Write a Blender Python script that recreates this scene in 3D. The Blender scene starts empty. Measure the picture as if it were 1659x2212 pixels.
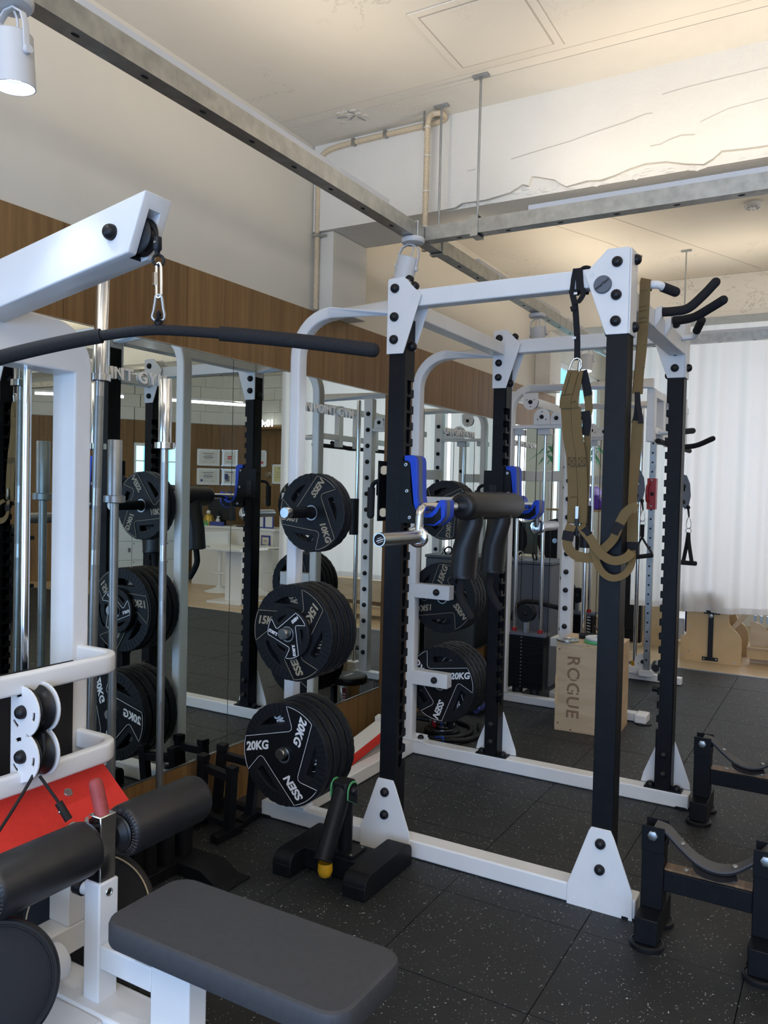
import bpy, bmesh, math, random
from mathutils import Vector, Matrix, Quaternion
random.seed(7)
S = bpy.context.scene
COL = S.collection
PI = math.pi

# ------------------------------------------------------------------ camera
F_PX, YAW, PITCH, ROLL = 1733.1, 0.523694, 0.027167, -0.023434
CAM = Vector((2.4035, 0.0, 1.45))
def cam_axes():
    f = Vector((-math.sin(YAW), math.cos(YAW), 0)); r = Vector((math.cos(YAW), math.sin(YAW), 0)); d = Vector((0, 0, -1))
    f2 = f*math.cos(PITCH)+d*math.sin(PITCH); d2 = d*math.cos(PITCH)-f*math.sin(PITCH)
    r3 = r*math.cos(ROLL)+d2*math.sin(ROLL); d3 = d2*math.cos(ROLL)-r*math.sin(ROLL)
    return r3, -d3, -f2
cd = bpy.data.cameras.new('camera'); co = bpy.data.objects.new('camera', cd); COL.objects.link(co)
rx, uy, bz = cam_axes()
co.matrix_world = Matrix(((rx.x, uy.x, bz.x, CAM.x), (rx.y, uy.y, bz.y, CAM.y), (rx.z, uy.z, bz.z, CAM.z), (0, 0, 0, 1)))
cd.sensor_fit = 'VERTICAL'; cd.sensor_height = 36.0; cd.lens = F_PX/2212*36.0
cd.clip_start = 0.05; cd.clip_end = 60
S.camera = co

# ------------------------------------------------------------------ world, daylight, exposure
W = bpy.data.worlds.new('world'); S.world = W; W.use_nodes = True
bg = W.node_tree.nodes['Background']; bg.inputs[0].default_value = (0.90, 0.94, 1.0, 1); bg.inputs[1].default_value = 0.50
S.view_settings.view_transform = 'Standard'; S.view_settings.look = 'None'
S.view_settings.gamma = 1.0; S.view_settings.use_curve_mapping = False
S.view_settings.exposure = 0.36
def area(name, loc, rot, sx, sy, power, col, spread=PI):
    l = bpy.data.lights.new(name, 'AREA'); l.shape = 'RECTANGLE'; l.size = sx; l.size_y = sy; l.energy = power; l.color = col; l.spread = spread
    o = bpy.data.objects.new(name, l); COL.objects.link(o); o.location = loc; o.rotation_euler = rot
    return o
# daylight through the shop front behind the camera (faces +Y) and through the windows behind the sheer curtain
area('daylight_front', (2.9, -2.7, 1.35), (PI/2, 0, 0), 4.6, 2.1, 140, (0.33, 0.58, 1.0))
area('daylight_curtain', (1.95, 8.9, 1.7), (-PI/2, 0, 0), 2.2, 2.4, 40, (0.86, 0.90, 1.0))
# two wide uplights added out of view to brighten the ceiling, without fixtures
area('added_wash_front', (3.2, -1.5, 2.2), (PI, 0, 0), 4.6, 2.0, 150, (1.0, 0.90, 0.76))
area('added_wash_side', (5.6, 3.4, 2.2), (PI, 0, 0), 2.2, 3.6, 85, (1.0, 0.91, 0.79))
UPLIGHTS = []
def uplight(x0, y0, x1, y1, z, power):
    UPLIGHTS.append((x0, y0, x1, y1, z))
    L = math.hypot(x1-x0, y1-y0); a = math.atan2(y1-y0, x1-x0)
    o = area('led_wash', ((x0+x1)/2, (y0+y1)/2, z), (PI, 0, a), L, 0.05, power, (1.0, 0.86, 0.68))
for (a, b) in ((-0.6, 0.9), (1.3, 2.8), (3.7, 5.0), (5.2, 6.4)): uplight(0.76, a, 0.76, b, 2.63, 3.6)  # uplight from the LED bars that lie on top of the hanging rails
for (a, b) in ((1.25, 2.55), (2.75, 4.05)): uplight(a, 3.12, b, 3.12, 2.63, 3.6)
for (a, b) in ((-0.6, 0.9), (1.3, 2.8), (3.7, 5.0)): uplight(3.3, a, 3.3, b, 2.63, 3.6)
for (a, b) in ((1.2, 2.6), (2.8, 4.2)): uplight(a, 5.98, b, 5.98, 2.63, 3.2)
for (a, b) in ((4.6, 6.2), (7.0, 9.0)): uplight(5.0, a, 5.0, b, 2.63, 3.6)

# ------------------------------------------------------------------ materials
def mat(name, col, rough=0.5, metal=0.0, spec=0.5, coat=0.0):
    m = bpy.data.materials.new(name); m.use_nodes = True
    b = m.node_tree.nodes['Principled BSDF']
    b.inputs['Base Color'].default_value = (*col, 1); b.inputs['Roughness'].default_value = rough
    b.inputs['Metallic'].default_value = metal; b.inputs['Specular IOR Level'].default_value = spec
    b.inputs['Coat Weight'].default_value = coat
    return m
def nt(m): return m.node_tree, m.node_tree.nodes['Principled BSDF']
def ramp(t, fac, stops):
    r = t.nodes.new('ShaderNodeValToRGB'); e = r.color_ramp.elements
    while len(e) < len(stops): e.new(0.5)
    for i, (p, c) in enumerate(stops): e[i].position = p; e[i].color = (*c, 1) if len(c) == 3 else c
    t.links.new(fac, r.inputs[0]); return r
def pos(t, scale=(1, 1, 1), gen=False):
    if gen: g = t.nodes.new('ShaderNodeTexCoord'); src = g.outputs['Object']
    else: g = t.nodes.new('ShaderNodeNewGeometry'); src = g.outputs['Position']
    mp = t.nodes.new('ShaderNodeMapping'); mp.inputs['Scale'].default_value = scale
    t.links.new(src, mp.inputs[0]); return mp.outputs[0]
def noise(t, vec, scale, detail=4, rough=0.5, dist=0.0):
    n = t.nodes.new('ShaderNodeTexNoise'); n.inputs['Scale'].default_value = scale; n.inputs['Detail'].default_value = detail
    n.inputs['Roughness'].default_value = rough; n.inputs['Distortion'].default_value = dist
    t.links.new(vec, n.inputs['Vector']); return n.outputs['Fac']
def bump(t, b, h, strength, dist=0.01):
    n = t.nodes.new('ShaderNodeBump'); n.inputs['Strength'].default_value = strength; n.inputs['Distance'].default_value = dist
    t.links.new(h, n.inputs['Height']); t.links.new(n.outputs[0], b.inputs['Normal'])
def var(name, c1, c2, scale, rough, bstr=0.0, bscale=None, metal=0, spec=0.5, stretch=(1, 1, 1), detail=5, bdist=0.01):
    m = mat(name, c1, rough, metal, spec); t, b = nt(m); p = pos(t, stretch)
    r = ramp(t, noise(t, p, scale, detail), [(0.3, c1), (0.7, c2)]); t.links.new(r.outputs[0], b.inputs['Base Color'])
    if bstr: bump(t, b, noise(t, p, bscale or scale, 6, 0.6), bstr, bdist)
    return m
M = {}
M['white'] = var('white_powder_coat', (0.80, 0.80, 0.81), (0.76, 0.76, 0.77), 9, 0.33, 0.04, 180, bdist=0.002)
M['cream'] = var('cream_powder_coat', (0.74, 0.72, 0.66), (0.70, 0.68, 0.62), 9, 0.38)
M['black'] = var('black_powder_coat', (0.006, 0.0065, 0.0085), (0.009, 0.0095, 0.012), 30, 0.42, 0.05, 260, bdist=0.002, spec=0.16)
M['satin'] = mat('satin_black_plastic', (0.010, 0.0105, 0.013), 0.42, 0, 0.3)
M['rubber'] = var('plate_rubber', (0.009, 0.010, 0.0125), (0.012, 0.0135, 0.017), 40, 0.5, 0.06, 300, bdist=0.002, spec=0.22)
M['panel'] = mat('plate_panel', (0.006, 0.0065, 0.0085), 0.42, 0, 0.22)
M['foam'] = var('black_foam', (0.013, 0.013, 0.015), (0.020, 0.020, 0.022), 200, 0.85, 0.25, 350, bdist=0.002, spec=0.3)
M['vinyl'] = var('black_vinyl', (0.011, 0.011, 0.013), (0.015, 0.015, 0.018), 30, 0.42, 0.12, 420, bdist=0.002)
M['grey_vinyl'] = var('charcoal_upholstery', (0.040, 0.042, 0.050), (0.048, 0.050, 0.058), 60, 0.62, 0.15, 500, bdist=0.002)
M['chrome'] = mat('chrome', (0.74, 0.75, 0.77), 0.12, 1.0)
M['steel'] = var('brushed_steel', (0.46, 0.47, 0.48), (0.56, 0.57, 0.58), 30, 0.28, metal=1, stretch=(20, 20, 1))
M['dull_steel'] = var('dull_zinc_steel', (0.33, 0.35, 0.36), (0.44, 0.46, 0.47), 14, 0.45, metal=1)
M['galv'] = var('galvanised_steel', (0.36, 0.36, 0.34), (0.50, 0.50, 0.47), 26, 0.42, metal=1)
M['line_white'] = mat('white_print', (0.78, 0.78, 0.80), 0.5)
M['line_gold'] = mat('beige_print', (0.33, 0.275, 0.19), 0.5)
M['blue'] = mat('blue_plastic', (0.002, 0.055, 0.55), 0.45)
M['red'] = var('red_felt', (0.72, 0.035, 0.022), (0.66, 0.03, 0.02), 60, 0.8, 0.2, 400, bdist=0.002)
M['redrub'] = var('worn_red_rubber', (0.26, 0.035, 0.035), (0.33, 0.06, 0.06), 40, 0.6, 0.15, 90, bdist=0.003)
M['redmetal'] = mat('red_metal', (0.36, 0.015, 0.018), 0.35)
M['yellow'] = mat('yellow_plastic', (0.50, 0.27, 0.01), 0.5)
M['brightyellow'] = mat('yellow_board', (0.80, 0.55, 0.03), 0.6)
M['green'] = mat('green_plastic', (0.10, 0.40, 0.16), 0.5)
M['greyplastic'] = mat('grey_plastic', (0.11, 0.125, 0.16), 0.5)
M['lampgrey'] = mat('lamp_paint', (0.60, 0.60, 0.61), 0.45)
M['conduit'] = mat('ivory_conduit', (0.62, 0.50, 0.34), 0.55)
M['joint'] = mat('joint_beige', (0.50, 0.455, 0.385), 0.85)  # even beige for ceiling joints, cracks and hatch gaps
M['dark'] = mat('dark_inside', (0.004, 0.004, 0.005), 0.7)
M['purple'] = mat('purple_ball', (0.12, 0.04, 0.42), 0.5)
M['navy'] = mat('navy_vinyl', (0.004, 0.012, 0.09), 0.5)
M['skin'] = mat('skin', (0.50, 0.30, 0.22), 0.55)
M['plant'] = mat('leaf_green', (0.03, 0.16, 0.05), 0.6)
M['gold'] = mat('gold_foil', (0.55, 0.36, 0.06), 0.3, 0.6)
M['whiteplain'] = mat('white_laminate', (0.80, 0.79, 0.76), 0.45)
M['paper'] = mat('paper', (0.74, 0.73, 0.68), 0.7)
M['yellowpaper'] = mat('yellow_paper', (0.70, 0.62, 0.30), 0.7)
M['ink'] = mat('ink_grey', (0.22, 0.22, 0.24), 0.7)
M['inkred'] = mat('ink_red', (0.60, 0.08, 0.07), 0.7)
M['inkblue'] = mat('ink_blue', (0.06, 0.08, 0.32), 0.7)
M['screen'] = mat('dark_screen', (0.012, 0.016, 0.022), 0.15)
M['glassclear'] = mat('acrylic', (0.86, 0.86, 0.84), 0.15)
M['locker'] = mat('locker_white', (0.66, 0.76, 0.82), 0.4)

# plaster and ceiling paint
def plaster(name, c1, c2, cracks=0.0, rel=0.25):
    m = mat(name, c1, 0.85, 0, 0.25); t, b = nt(m); p = pos(t)
    r = ramp(t, noise(t, p, 1.6, 6, 0.6), [(0.35, c1), (0.68, c2)])
    out = r.outputs[0]
    if cracks:
        v = noise(t, pos(t, (1.0, 0.55, 2.2)), 2.3, 8, 0.62, 0.7)
        r2 = ramp(t, v, [(0.492, (1, 1, 1)), (0.5, (1-cracks,)*3), (0.508, (1, 1, 1))])
        mask = ramp(t, noise(t, p, 1.1, 3), [(0.52, (0, 0, 0)), (0.62, (1, 1, 1))])
        mx = t.nodes.new('ShaderNodeMix'); mx.data_type = 'RGBA'; mx.blend_type = 'MULTIPLY'
        t.links.new(mask.outputs[0], mx.inputs[0]); t.links.new(out, mx.inputs[6]); t.links.new(r2.outputs[0], mx.inputs[7]); out = mx.outputs[2]
    t.links.new(out, b.inputs['Base Color'])
    bump(t, b, noise(t, p, 16, 8, 0.65), rel, 0.012)
    return m
M['wallpaint'] = plaster('cream_wall_paint', (0.66, 0.62, 0.54), (0.69, 0.65, 0.57), 0, 0.04)
M['ceil'] = plaster('cream_ceiling_paint', (0.74, 0.69, 0.60), (0.78, 0.73, 0.645), 0.25, 0.10)
M['beam'] = plaster('rough_beam_plaster', (0.70, 0.66, 0.585), (0.765, 0.725, 0.645), 0.4, 0.42)

# veneer
def wood(name, dark, light, stretch=(26, 26, 1.3), rough=0.5, gloss=0.4, mid=None):
    m = mat(name, light, rough, 0, gloss); t, b = nt(m); p = pos(t, stretch)
    n1 = noise(t, p, 1.0, 8, 0.62, 0.5)
    oi = t.nodes.new('ShaderNodeObjectInfo'); ad = t.nodes.new('ShaderNodeMath'); ad.operation = 'MULTIPLY_ADD'
    ad.inputs[1].default_value = 0.16; t.links.new(oi.outputs['Random'], ad.inputs[0]); t.links.new(n1, ad.inputs[2])
    r = ramp(t, ad.outputs[0], [(0.38, dark), (0.58, mid or tuple((a+c)/2 for a, c in zip(dark, light))), (0.78, light)])
    t.links.new(r.outputs[0], b.inputs['Base Color']); bump(t, b, n1, 0.08, 0.004); return m
M['veneer'] = wood('oak_veneer', (0.150, 0.078, 0.026), (0.265, 0.150, 0.056), (30, 30, 1.1), 0.5, 0.35)
M['birch'] = wood('birch_plywood', (0.46, 0.33, 0.20), (0.60, 0.46, 0.30), (3, 3, 14), 0.55)
M['maple'] = wood('maple_ply', (0.52, 0.36, 0.18), (0.64, 0.46, 0.25), (3, 3, 3), 0.5)
M['floorwood'] = wood('pale_floor_boards', (0.48, 0.34, 0.20), (0.62, 0.47, 0.30), (2.0, 24, 4), 0.38)
M['stencil'] = mat('burnt_stencil', (0.24, 0.14, 0.075), 0.6)
M['wornwood'] = wood('worn_step_wood', (0.10, 0.05, 0.025), (0.30, 0.19, 0.10), (24, 2, 2), 0.5)

# rubber floor tile with pale flecks
m = mat('rubber_floor', (0.011, 0.012, 0.014), 0.55, 0, 0.55); t, b = nt(m)
p = pos(t)
wob = t.nodes.new('ShaderNodeTexNoise'); wob.inputs['Scale'].default_value = 70; t.links.new(p, wob.inputs['Vector'])
mixv = t.nodes.new('ShaderNodeVectorMath'); mixv.operation = 'MULTIPLY_ADD'; mixv.inputs[1].default_value = (0.02, 0.02, 0.02)
t.links.new(wob.outputs['Color'], mixv.inputs[0]); t.links.new(p, mixv.inputs[2])
v = t.nodes.new('ShaderNodeTexVoronoi'); v.inputs['Scale'].default_value = 125; t.links.new(mixv.outputs[0], v.inputs['Vector'])
sep = t.nodes.new('ShaderNodeSeparateColor'); t.links.new(v.outputs['Color'], sep.inputs[0])
thr = t.nodes.new('ShaderNodeMath'); thr.operation = 'MULTIPLY'; thr.inputs[1].default_value = 0.30; t.links.new(sep.outputs[0], thr.inputs[0])
lt = t.nodes.new('ShaderNodeMath'); lt.operation = 'LESS_THAN'; t.links.new(v.outputs['Distance'], lt.inputs[0]); t.links.new(thr.outputs[0], lt.inputs[1])
sel = t.nodes.new('ShaderNodeMath'); sel.operation = 'GREATER_THAN'; sel.inputs[1].default_value = 0.62; t.links.new(sep.outputs[1], sel.inputs[0])
mu = t.nodes.new('ShaderNodeMath'); mu.operation = 'MULTIPLY'; t.links.new(lt.outputs[0], mu.inputs[0]); t.links.new(sel.outputs[0], mu.inputs[1])
r0 = ramp(t, noise(t, p, 3.5, 5), [(0.35, (0.0105, 0.012, 0.014)), (0.7, (0.017, 0.0185, 0.021))])
mx = t.nodes.new('ShaderNodeMix'); mx.data_type = 'RGBA'; t.links.new(mu.outputs[0], mx.inputs[0]); t.links.new(r0.outputs[0], mx.inputs[6]); mx.inputs[7].default_value = (0.50, 0.51, 0.52, 1)
t.links.new(mx.outputs[2], b.inputs['Base Color']); bump(t, b, noise(t, p, 240, 4, 0.7), 0.5, 0.003)
M['floor'] = m
# webbing
def web(name, c, sc=420):
    m = mat(name, c, 0.8, 0, 0.25); t, b = nt(m)
    w = t.nodes.new('ShaderNodeTexWave'); w.inputs['Scale'].default_value = sc*0.4; w.bands_direction = 'DIAGONAL'; t.links.new(pos(t), w.inputs['Vector'])
    bump(t, b, w.outputs['Fac'], 0.35, 0.002); return m
M['tan'] = web('tan_webbing', (0.155, 0.105, 0.045)); M['blackweb'] = web('black_webbing', (0.014, 0.014, 0.017)); M['greyweb'] = web('grey_webbing', (0.10, 0.10, 0.105))
M['mesh'] = web('dark_mesh_cloth', (0.020, 0.021, 0.026), 300)
M['stitch'] = mat('dark_thread', (0.02, 0.015, 0.01), 0.8)
# mirror silver with the green cast of float glass
M['mirror'] = mat('mirror_silver', (0.73, 0.79, 0.77), 0.0, 1.0)
# sheer curtain: diffuse + translucent
m = bpy.data.materials.new('sheer_curtain'); m.use_nodes = True; t = m.node_tree; t.nodes.clear()
o = t.nodes.new('ShaderNodeOutputMaterial'); d = t.nodes.new('ShaderNodeBsdfDiffuse'); d.inputs[0].default_value = (0.86, 0.84, 0.82, 1)
tr = t.nodes.new('ShaderNodeBsdfTranslucent'); tr.inputs[0].default_value = (0.86, 0.85, 0.84, 1); ms = t.nodes.new('ShaderNodeMixShader'); ms.inputs[0].default_value = 0.45
t.links.new(d.outputs[0], ms.inputs[1]); t.links.new(tr.outputs[0], ms.inputs[2]); t.links.new(ms.outputs[0], o.inputs[0]); M['curtain'] = m
def emit(name, col, s):
    m = bpy.data.materials.new(name); m.use_nodes = True; t = m.node_tree; t.nodes.clear()
    o = t.nodes.new('ShaderNodeOutputMaterial'); e = t.nodes.new('ShaderNodeEmission'); e.inputs[0].default_value = (*col, 1); e.inputs[1].default_value = s
    t.links.new(e.outputs[0], o.inputs[0]); return m
M['led'] = emit('led_glow', (0.80, 0.90, 1.0), 9.0)
M['ledwarm'] = emit('led_strip_glow', (1.0, 0.97, 0.92), 5.0)
M['clock'] = emit('clock_digits_glow', (0.95, 0.97, 1.0), 4.0)
# daylight outside a window: pale facades seen through the pane
m = emit('street_daylight', (0.45, 0.85, 1.0), 1.6); t = m.node_tree; e = t.nodes['Emission']
br = t.nodes.new('ShaderNodeTexBrick'); br.inputs['Scale'].default_value = 1.6; br.inputs['Color1'].default_value = (0.42, 0.85, 1.0, 1); br.inputs['Color2'].default_value = (0.62, 0.93, 1.0, 1); br.inputs['Mortar'].default_value = (0.20, 0.55, 0.72, 1); br.inputs['Mortar Size'].default_value = 0.03
g = t.nodes.new('ShaderNodeTexCoord'); t.links.new(g.outputs['Object'], br.inputs['Vector']); t.links.new(br.outputs[0], e.inputs[0]); M['street'] = m
# painted block wall
m = mat('painted_block', (0.70, 0.67, 0.58), 0.85); t, b = nt(m)
M['block'] = plaster('painted_blocks', (0.68, 0.65, 0.56), (0.74, 0.71, 0.62), 0, 0.35)

# ------------------------------------------------------------------ geometry helpers
def worg(o):
    v = Vector((0, 0, 0))
    while o is not None: v += o.location; o = o.parent
    return v
def finish(ob, parent, bevel=0.0, seg=2):
    COL.objects.link(ob)
    if parent is not None: ob.parent = parent
    if bevel:
        md = ob.modifiers.new('bevel', 'BEVEL'); md.width = bevel; md.segments = seg; md.limit_method = 'ANGLE'; md.angle_limit = 0.6
        md.harden_normals = False
    return ob
class MB:
    """collects shapes in world coordinates; build() links them as ONE mesh object"""
    def __init__(s): s.v = []; s.f = []
    def add(s, vs, fs):
        o = len(s.v); s.v += [Vector(v) for v in vs]; s.f += [tuple(i+o for i in f) for f in fs]; return s
    def box(s, x0, x1, y0, y1, z0, z1, rot=None, c=None):
        vs = [Vector((x, y, z)) for z in (z0, z1) for y in (y0, y1) for x in (x0, x1)]
        if rot is not None:
            c = Vector(c) if c is not None else Vector(((x0+x1)/2, (y0+y1)/2, (z0+z1)/2))
            vs = [rot @ (v-c)+c for v in vs]
        return s.add(vs, [(0, 2, 3, 1), (4, 5, 7, 6), (0, 1, 5, 4), (2, 6, 7, 3), (0, 4, 6, 2), (1, 3, 7, 5)])
    def prism(s, poly, axis, a, b):
        """poly: 2D points; axis 'x': (y,z), 'y': (x,z), 'z': (x,y); extruded from a to b"""
        n = len(poly)
        def P(p, t): return {'x': (t, p[0], p[1]), 'y': (p[0], t, p[1]), 'z': (p[0], p[1], t)}[axis]
        vs = [P(p, a) for p in poly]+[P(p, b) for p in poly]
        return s.add(vs, [tuple(range(n))[::-1], tuple(range(n, 2*n))]+[(i, (i+1) % n, n+(i+1) % n, n+i) for i in range(n)])
    def sweep(s, path, prof, up=(0, 0, 1), closed=False, cap=True, scales=None, ups=None):
        """prof: list of (side, up) offsets swept along the path"""
        path = [Vector(p) for p in path]; n = len(path); k = len(prof); rings = []
        for i, p in enumerate(path):
            if closed: t = (path[(i+1) % n]-path[i-1]).normalized()
            elif i == 0: t = (path[1]-p).normalized()
            elif i == n-1: t = (p-path[-2]).normalized()
            else: t = ((path[i+1]-p).normalized()+(p-path[i-1]).normalized()).normalized()
            u = Vector(ups[i]) if ups else Vector(up)
            sd = t.cross(u)
            if sd.length < 1e-5: sd = t.cross(Vector((1, 0.01, 0)))
            sd.normalize(); u2 = sd.cross(t).normalized()
            c = 1.0
            if 0 < i < n-1 and not closed:
                q = max(0.5, (path[i+1]-p).normalized().dot(t)); c = 1/q
            sc = scales[i] if scales else 1.0
            rings.append([p+sd*(a*sc)*1.0+u2*(bb*sc) for a, bb in prof])
        vs = [v for r in rings for v in r]; fs = []
        m = n if closed else n-1
        for i in range(m):
            j = (i+1) % n
            for a in range(k):
                b2 = (a+1) % k; fs.append((i*k+a, i*k+b2, j*k+b2, j*k+a))
        if cap and not closed: fs += [tuple(range(k))[::-1], tuple((n-1)*k+a for a in range(k))]
        return s.add(vs, fs)
    def tube(s, path, r, n=12, up=(0.13, 0.07, 0.99), closed=False, scales=None):
        return s.sweep(path, [(r*math.cos(2*PI*i/n), r*math.sin(2*PI*i/n)) for i in range(n)], up, closed, True, scales)
    def cyl(s, p0, p1, r, n=20, r2=None):
        return s.tube([p0, p1], r, n, scales=[1, (r2/r if r2 is not None else 1)])
    def lathe(s, prof, o, axis=(0, 0, 1), n=28, cap=True):
        """prof: (radius, height) along axis from o"""
        o = Vector(o); q = Vector((0, 0, 1)).rotation_difference(Vector(axis).normalized())
        vs = [o+q @ Vector((r*math.cos(2*PI*i/n), r*math.sin(2*PI*i/n), h)) for r, h in prof for i in range(n)]
        fs = [(j*n+i, j*n+(i+1) % n, (j+1)*n+(i+1) % n, (j+1)*n+i) for j in range(len(prof)-1) for i in range(n)]
        if cap: fs += [tuple(range(n))[::-1], tuple((len(prof)-1)*n+i for i in range(n))]
        return s.add(vs, fs)
    def ball(s, c, r, n=16, sc=(1, 1, 1)):
        m = n//2; c = Vector(c)
        vs = [c+Vector((0, 0, r*sc[2]))]
        for j in range(1, m):
            a = PI*j/m
            vs += [c+Vector((r*sc[0]*math.sin(a)*math.cos(2*PI*i/n), r*sc[1]*math.sin(a)*math.sin(2*PI*i/n), r*sc[2]*math.cos(a))) for i in range(n)]
        vs.append(c-Vector((0, 0, r*sc[2])))
        fs = [(0, 1+i, 1+(i+1) % n) for i in range(n)]
        for j in range(m-2): fs += [(1+j*n+i, 1+(j+1)*n+i, 1+(j+1)*n+(i+1) % n, 1+j*n+(i+1) % n) for i in range(n)]
        e = len(vs)-1; fs += [(e, 1+(m-2)*n+(i+1) % n, 1+(m-2)*n+i) for i in range(n)]
        return s.add(vs, fs)
    def torus(s, c, axis, R, r, n=28, k=10, sc=(1, 1)):
        c = Vector(c); q = Vector((0, 0, 1)).rotation_difference(Vector(axis).normalized())
        return s.tube([c+q @ Vector((R*sc[0]*math.cos(2*PI*i/n), R*sc[1]*math.sin(2*PI*i/n), 0)) for i in range(n)], r, k, up=Vector(axis), closed=True)
    def mesh(s, name, off=Vector((0, 0, 0)), ang=35):
        me = bpy.data.meshes.new(name); me.from_pydata([v-off for v in s.v], [], s.f)
        bm = bmesh.new(); bm.from_mesh(me); bmesh.ops.recalc_face_normals(bm, faces=bm.faces); bm.to_mesh(me); bm.free()
        for p in me.polygons: p.use_smooth = True
        me.set_sharp_from_angle(angle=math.radians(ang)); me.update(); return me
    def build(s, name, m, parent=None, bevel=0.0, ang=35, loc=None, seg=2):
        off = worg(parent) if parent is not None else (Vector(loc) if loc is not None else s.base())
        me = s.mesh(name, off, ang); me.materials.append(M[m] if isinstance(m, str) else m)
        ob = bpy.data.objects.new(name, me)
        if parent is None: ob.location = off
        return finish(ob, parent, bevel, seg)
    def base(s):
        n = len(s.v); return Vector((sum(v.x for v in s.v)/n, sum(v.y for v in s.v)/n, min(v.z for v in s.v)))
def place(me, name, mtx, parent=None, m=None):
    """an object that shares a mesh, put at a world matrix (parents are unrotated empties or meshes at local zero)"""
    if m is not None and not me.materials: me.materials.append(M[m])
    ob = bpy.data.objects.new(name, me); COL.objects.link(ob)
    if parent is not None: ob.parent = parent; mtx = Matrix.Translation(-worg(parent)) @ mtx
    ob.matrix_basis = mtx; return ob
def curve_mesh(cu, name):
    ob = bpy.data.objects.new('tmp', cu); COL.objects.link(ob)
    dg = bpy.context.evaluated_depsgraph_get(); me = bpy.data.meshes.new_from_object(ob.evaluated_get(dg)); me.name = name
    bpy.data.objects.remove(ob); bpy.data.curves.remove(cu); return me
def flat(outlines, thick, bevel=0.0, name='flat'):
    cu = bpy.data.curves.new(name, 'CURVE'); cu.dimensions = '2D'; cu.fill_mode = 'BOTH'; cu.extrude = max(thick/2-bevel, 0.0001); cu.bevel_depth = bevel; cu.bevel_resolution = 1
    for pl in outlines:
        sp = cu.splines.new('POLY'); sp.points.add(len(pl)-1); sp.use_cyclic_u = True
        for i, p in enumerate(pl): sp.points[i].co = (p[0], p[1], 0, 1)
    me = curve_mesh(cu, name)
    for p in me.polygons: p.use_smooth = True
    me.set_sharp_from_angle(angle=math.radians(35)); return me
def text_mesh(s, size, depth, bold=0.0, shear=0.0, space=1.0):
    cu = bpy.data.curves.new('txt', 'FONT'); cu.body = s; cu.size = size; cu.extrude = depth; cu.offset = bold; cu.shear = shear; cu.space_character = space
    cu.align_x = 'CENTER'; cu.align_y = 'CENTER'; cu.resolution_u = 3
    return curve_mesh(cu, 'lettering')
def join_meshes(parts, name):
    bm = bmesh.new()
    for me, mt in parts:
        m2 = me.copy(); m2.transform(mt); bm.from_mesh(m2); bpy.data.meshes.remove(m2)
    me = bpy.data.meshes.new(name); bm.to_mesh(me); bm.free(); return me
def tag(o, label, cat, group=None):
    o['label'] = label; o['category'] = cat
    if group: o['group'] = group
    return o
def thing(name, label, cat, loc, group=None):
    o = bpy.data.objects.new(name, None); COL.objects.link(o); o.location = loc; o.empty_display_size = 0.05
    return tag(o, label, cat, group)
def struct(o): o['kind'] = 'structure'; return o
def stuff(o): o['kind'] = 'stuff'; return o
def arc(c, r, a0, a1, n, plane='xz', other=0.0):
    out = []
    for i in range(n+1):
        a = math.radians(a0+(a1-a0)*i/n); u = c[0]+r*math.cos(a); v = c[1]+r*math.sin(a)
        out.append({'xz': (u, other, v), 'yz': (other, u, v), 'xy': (u, v, other), '2d': (u, v)}[plane])
    return out
def rrect(w, h, r=0.006, n=3):
    out = []
    for cx, cy, a in ((w/2-r, h/2-r, 0), (-w/2+r, h/2-r, 90), (-w/2+r, -h/2+r, 180), (w/2-r, -h/2+r, 270)):
        for i in range(n+1):
            t = math.radians(a+90*i/n); out.append((cx+r*math.cos(t), cy+r*math.sin(t)))
    return out
def smooth(pts, n=6):
    """Catmull-Rom through the points"""
    P = [Vector(p) for p in pts]; P = [2*P[0]-P[1]]+P+[2*P[-1]-P[-2]]; out = []
    for i in range(1, len(P)-2):
        for j in range(n):
            u = j/n; a, b, c, d = P[i-1:i+3]
            out.append(0.5*((2*b)+(c-a)*u+(2*a-5*b+4*c-d)*u*u+(3*b-a-3*c+d)*u**3))
    out.append(P[-2]); return out
def ribbon(mb, pts, wid, thick=0.003, wdirs=None, n=6):
    path = smooth(pts, n)
    prof = [(-thick/2, -wid/2), (thick/2, -wid/2), (thick/2, wid/2), (-thick/2, wid/2)]
    if wdirs:
        ups = smooth(wdirs, n); mb.sweep(path, prof, ups=[u.normalized() for u in ups])
    else: mb.sweep(path, prof, up=(0, 1, 0))
    return mb
def RX(d): return Matrix.Rotation(math.radians(d), 3, 'X')
def RY(d): return Matrix.Rotation(math.radians(d), 3, 'Y')
def RZ(d): return Matrix.Rotation(math.radians(d), 3, 'Z')
def basis(o, ex, ey):
    ex = Vector(ex).normalized(); ez = ex.cross(Vector(ey)).normalized(); ey = ez.cross(ex); o = Vector(o)
    return Matrix(((ex.x, ey.x, ez.x, o.x), (ex.y, ey.y, ez.y, o.y), (ex.z, ey.z, ez.z, o.z), (0, 0, 0, 1)))
# a black domed bolt cap, one shared mesh, axis +Z
_b = MB(); _b.lathe([(0.0185, 0), (0.0185, 0.004), (0.0172, 0.010), (0.0138, 0.0155), (0.0085, 0.0190), (0.001, 0.0202)], (0, 0, 0), n=18, cap=False)
CAP = _b.mesh('bolt_cap', ang=60); CAP.materials.append(M['satin'])
def caps(parent, pts, d, s=1.0, name='bolt_cap'):
    q = Vector((0, 0, 1)).rotation_difference(Vector(d)).to_matrix().to_4x4()
    for p in pts: place(CAP, name, Matrix.Translation(p) @ q @ Matrix.Scale(s, 4), parent)
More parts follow.
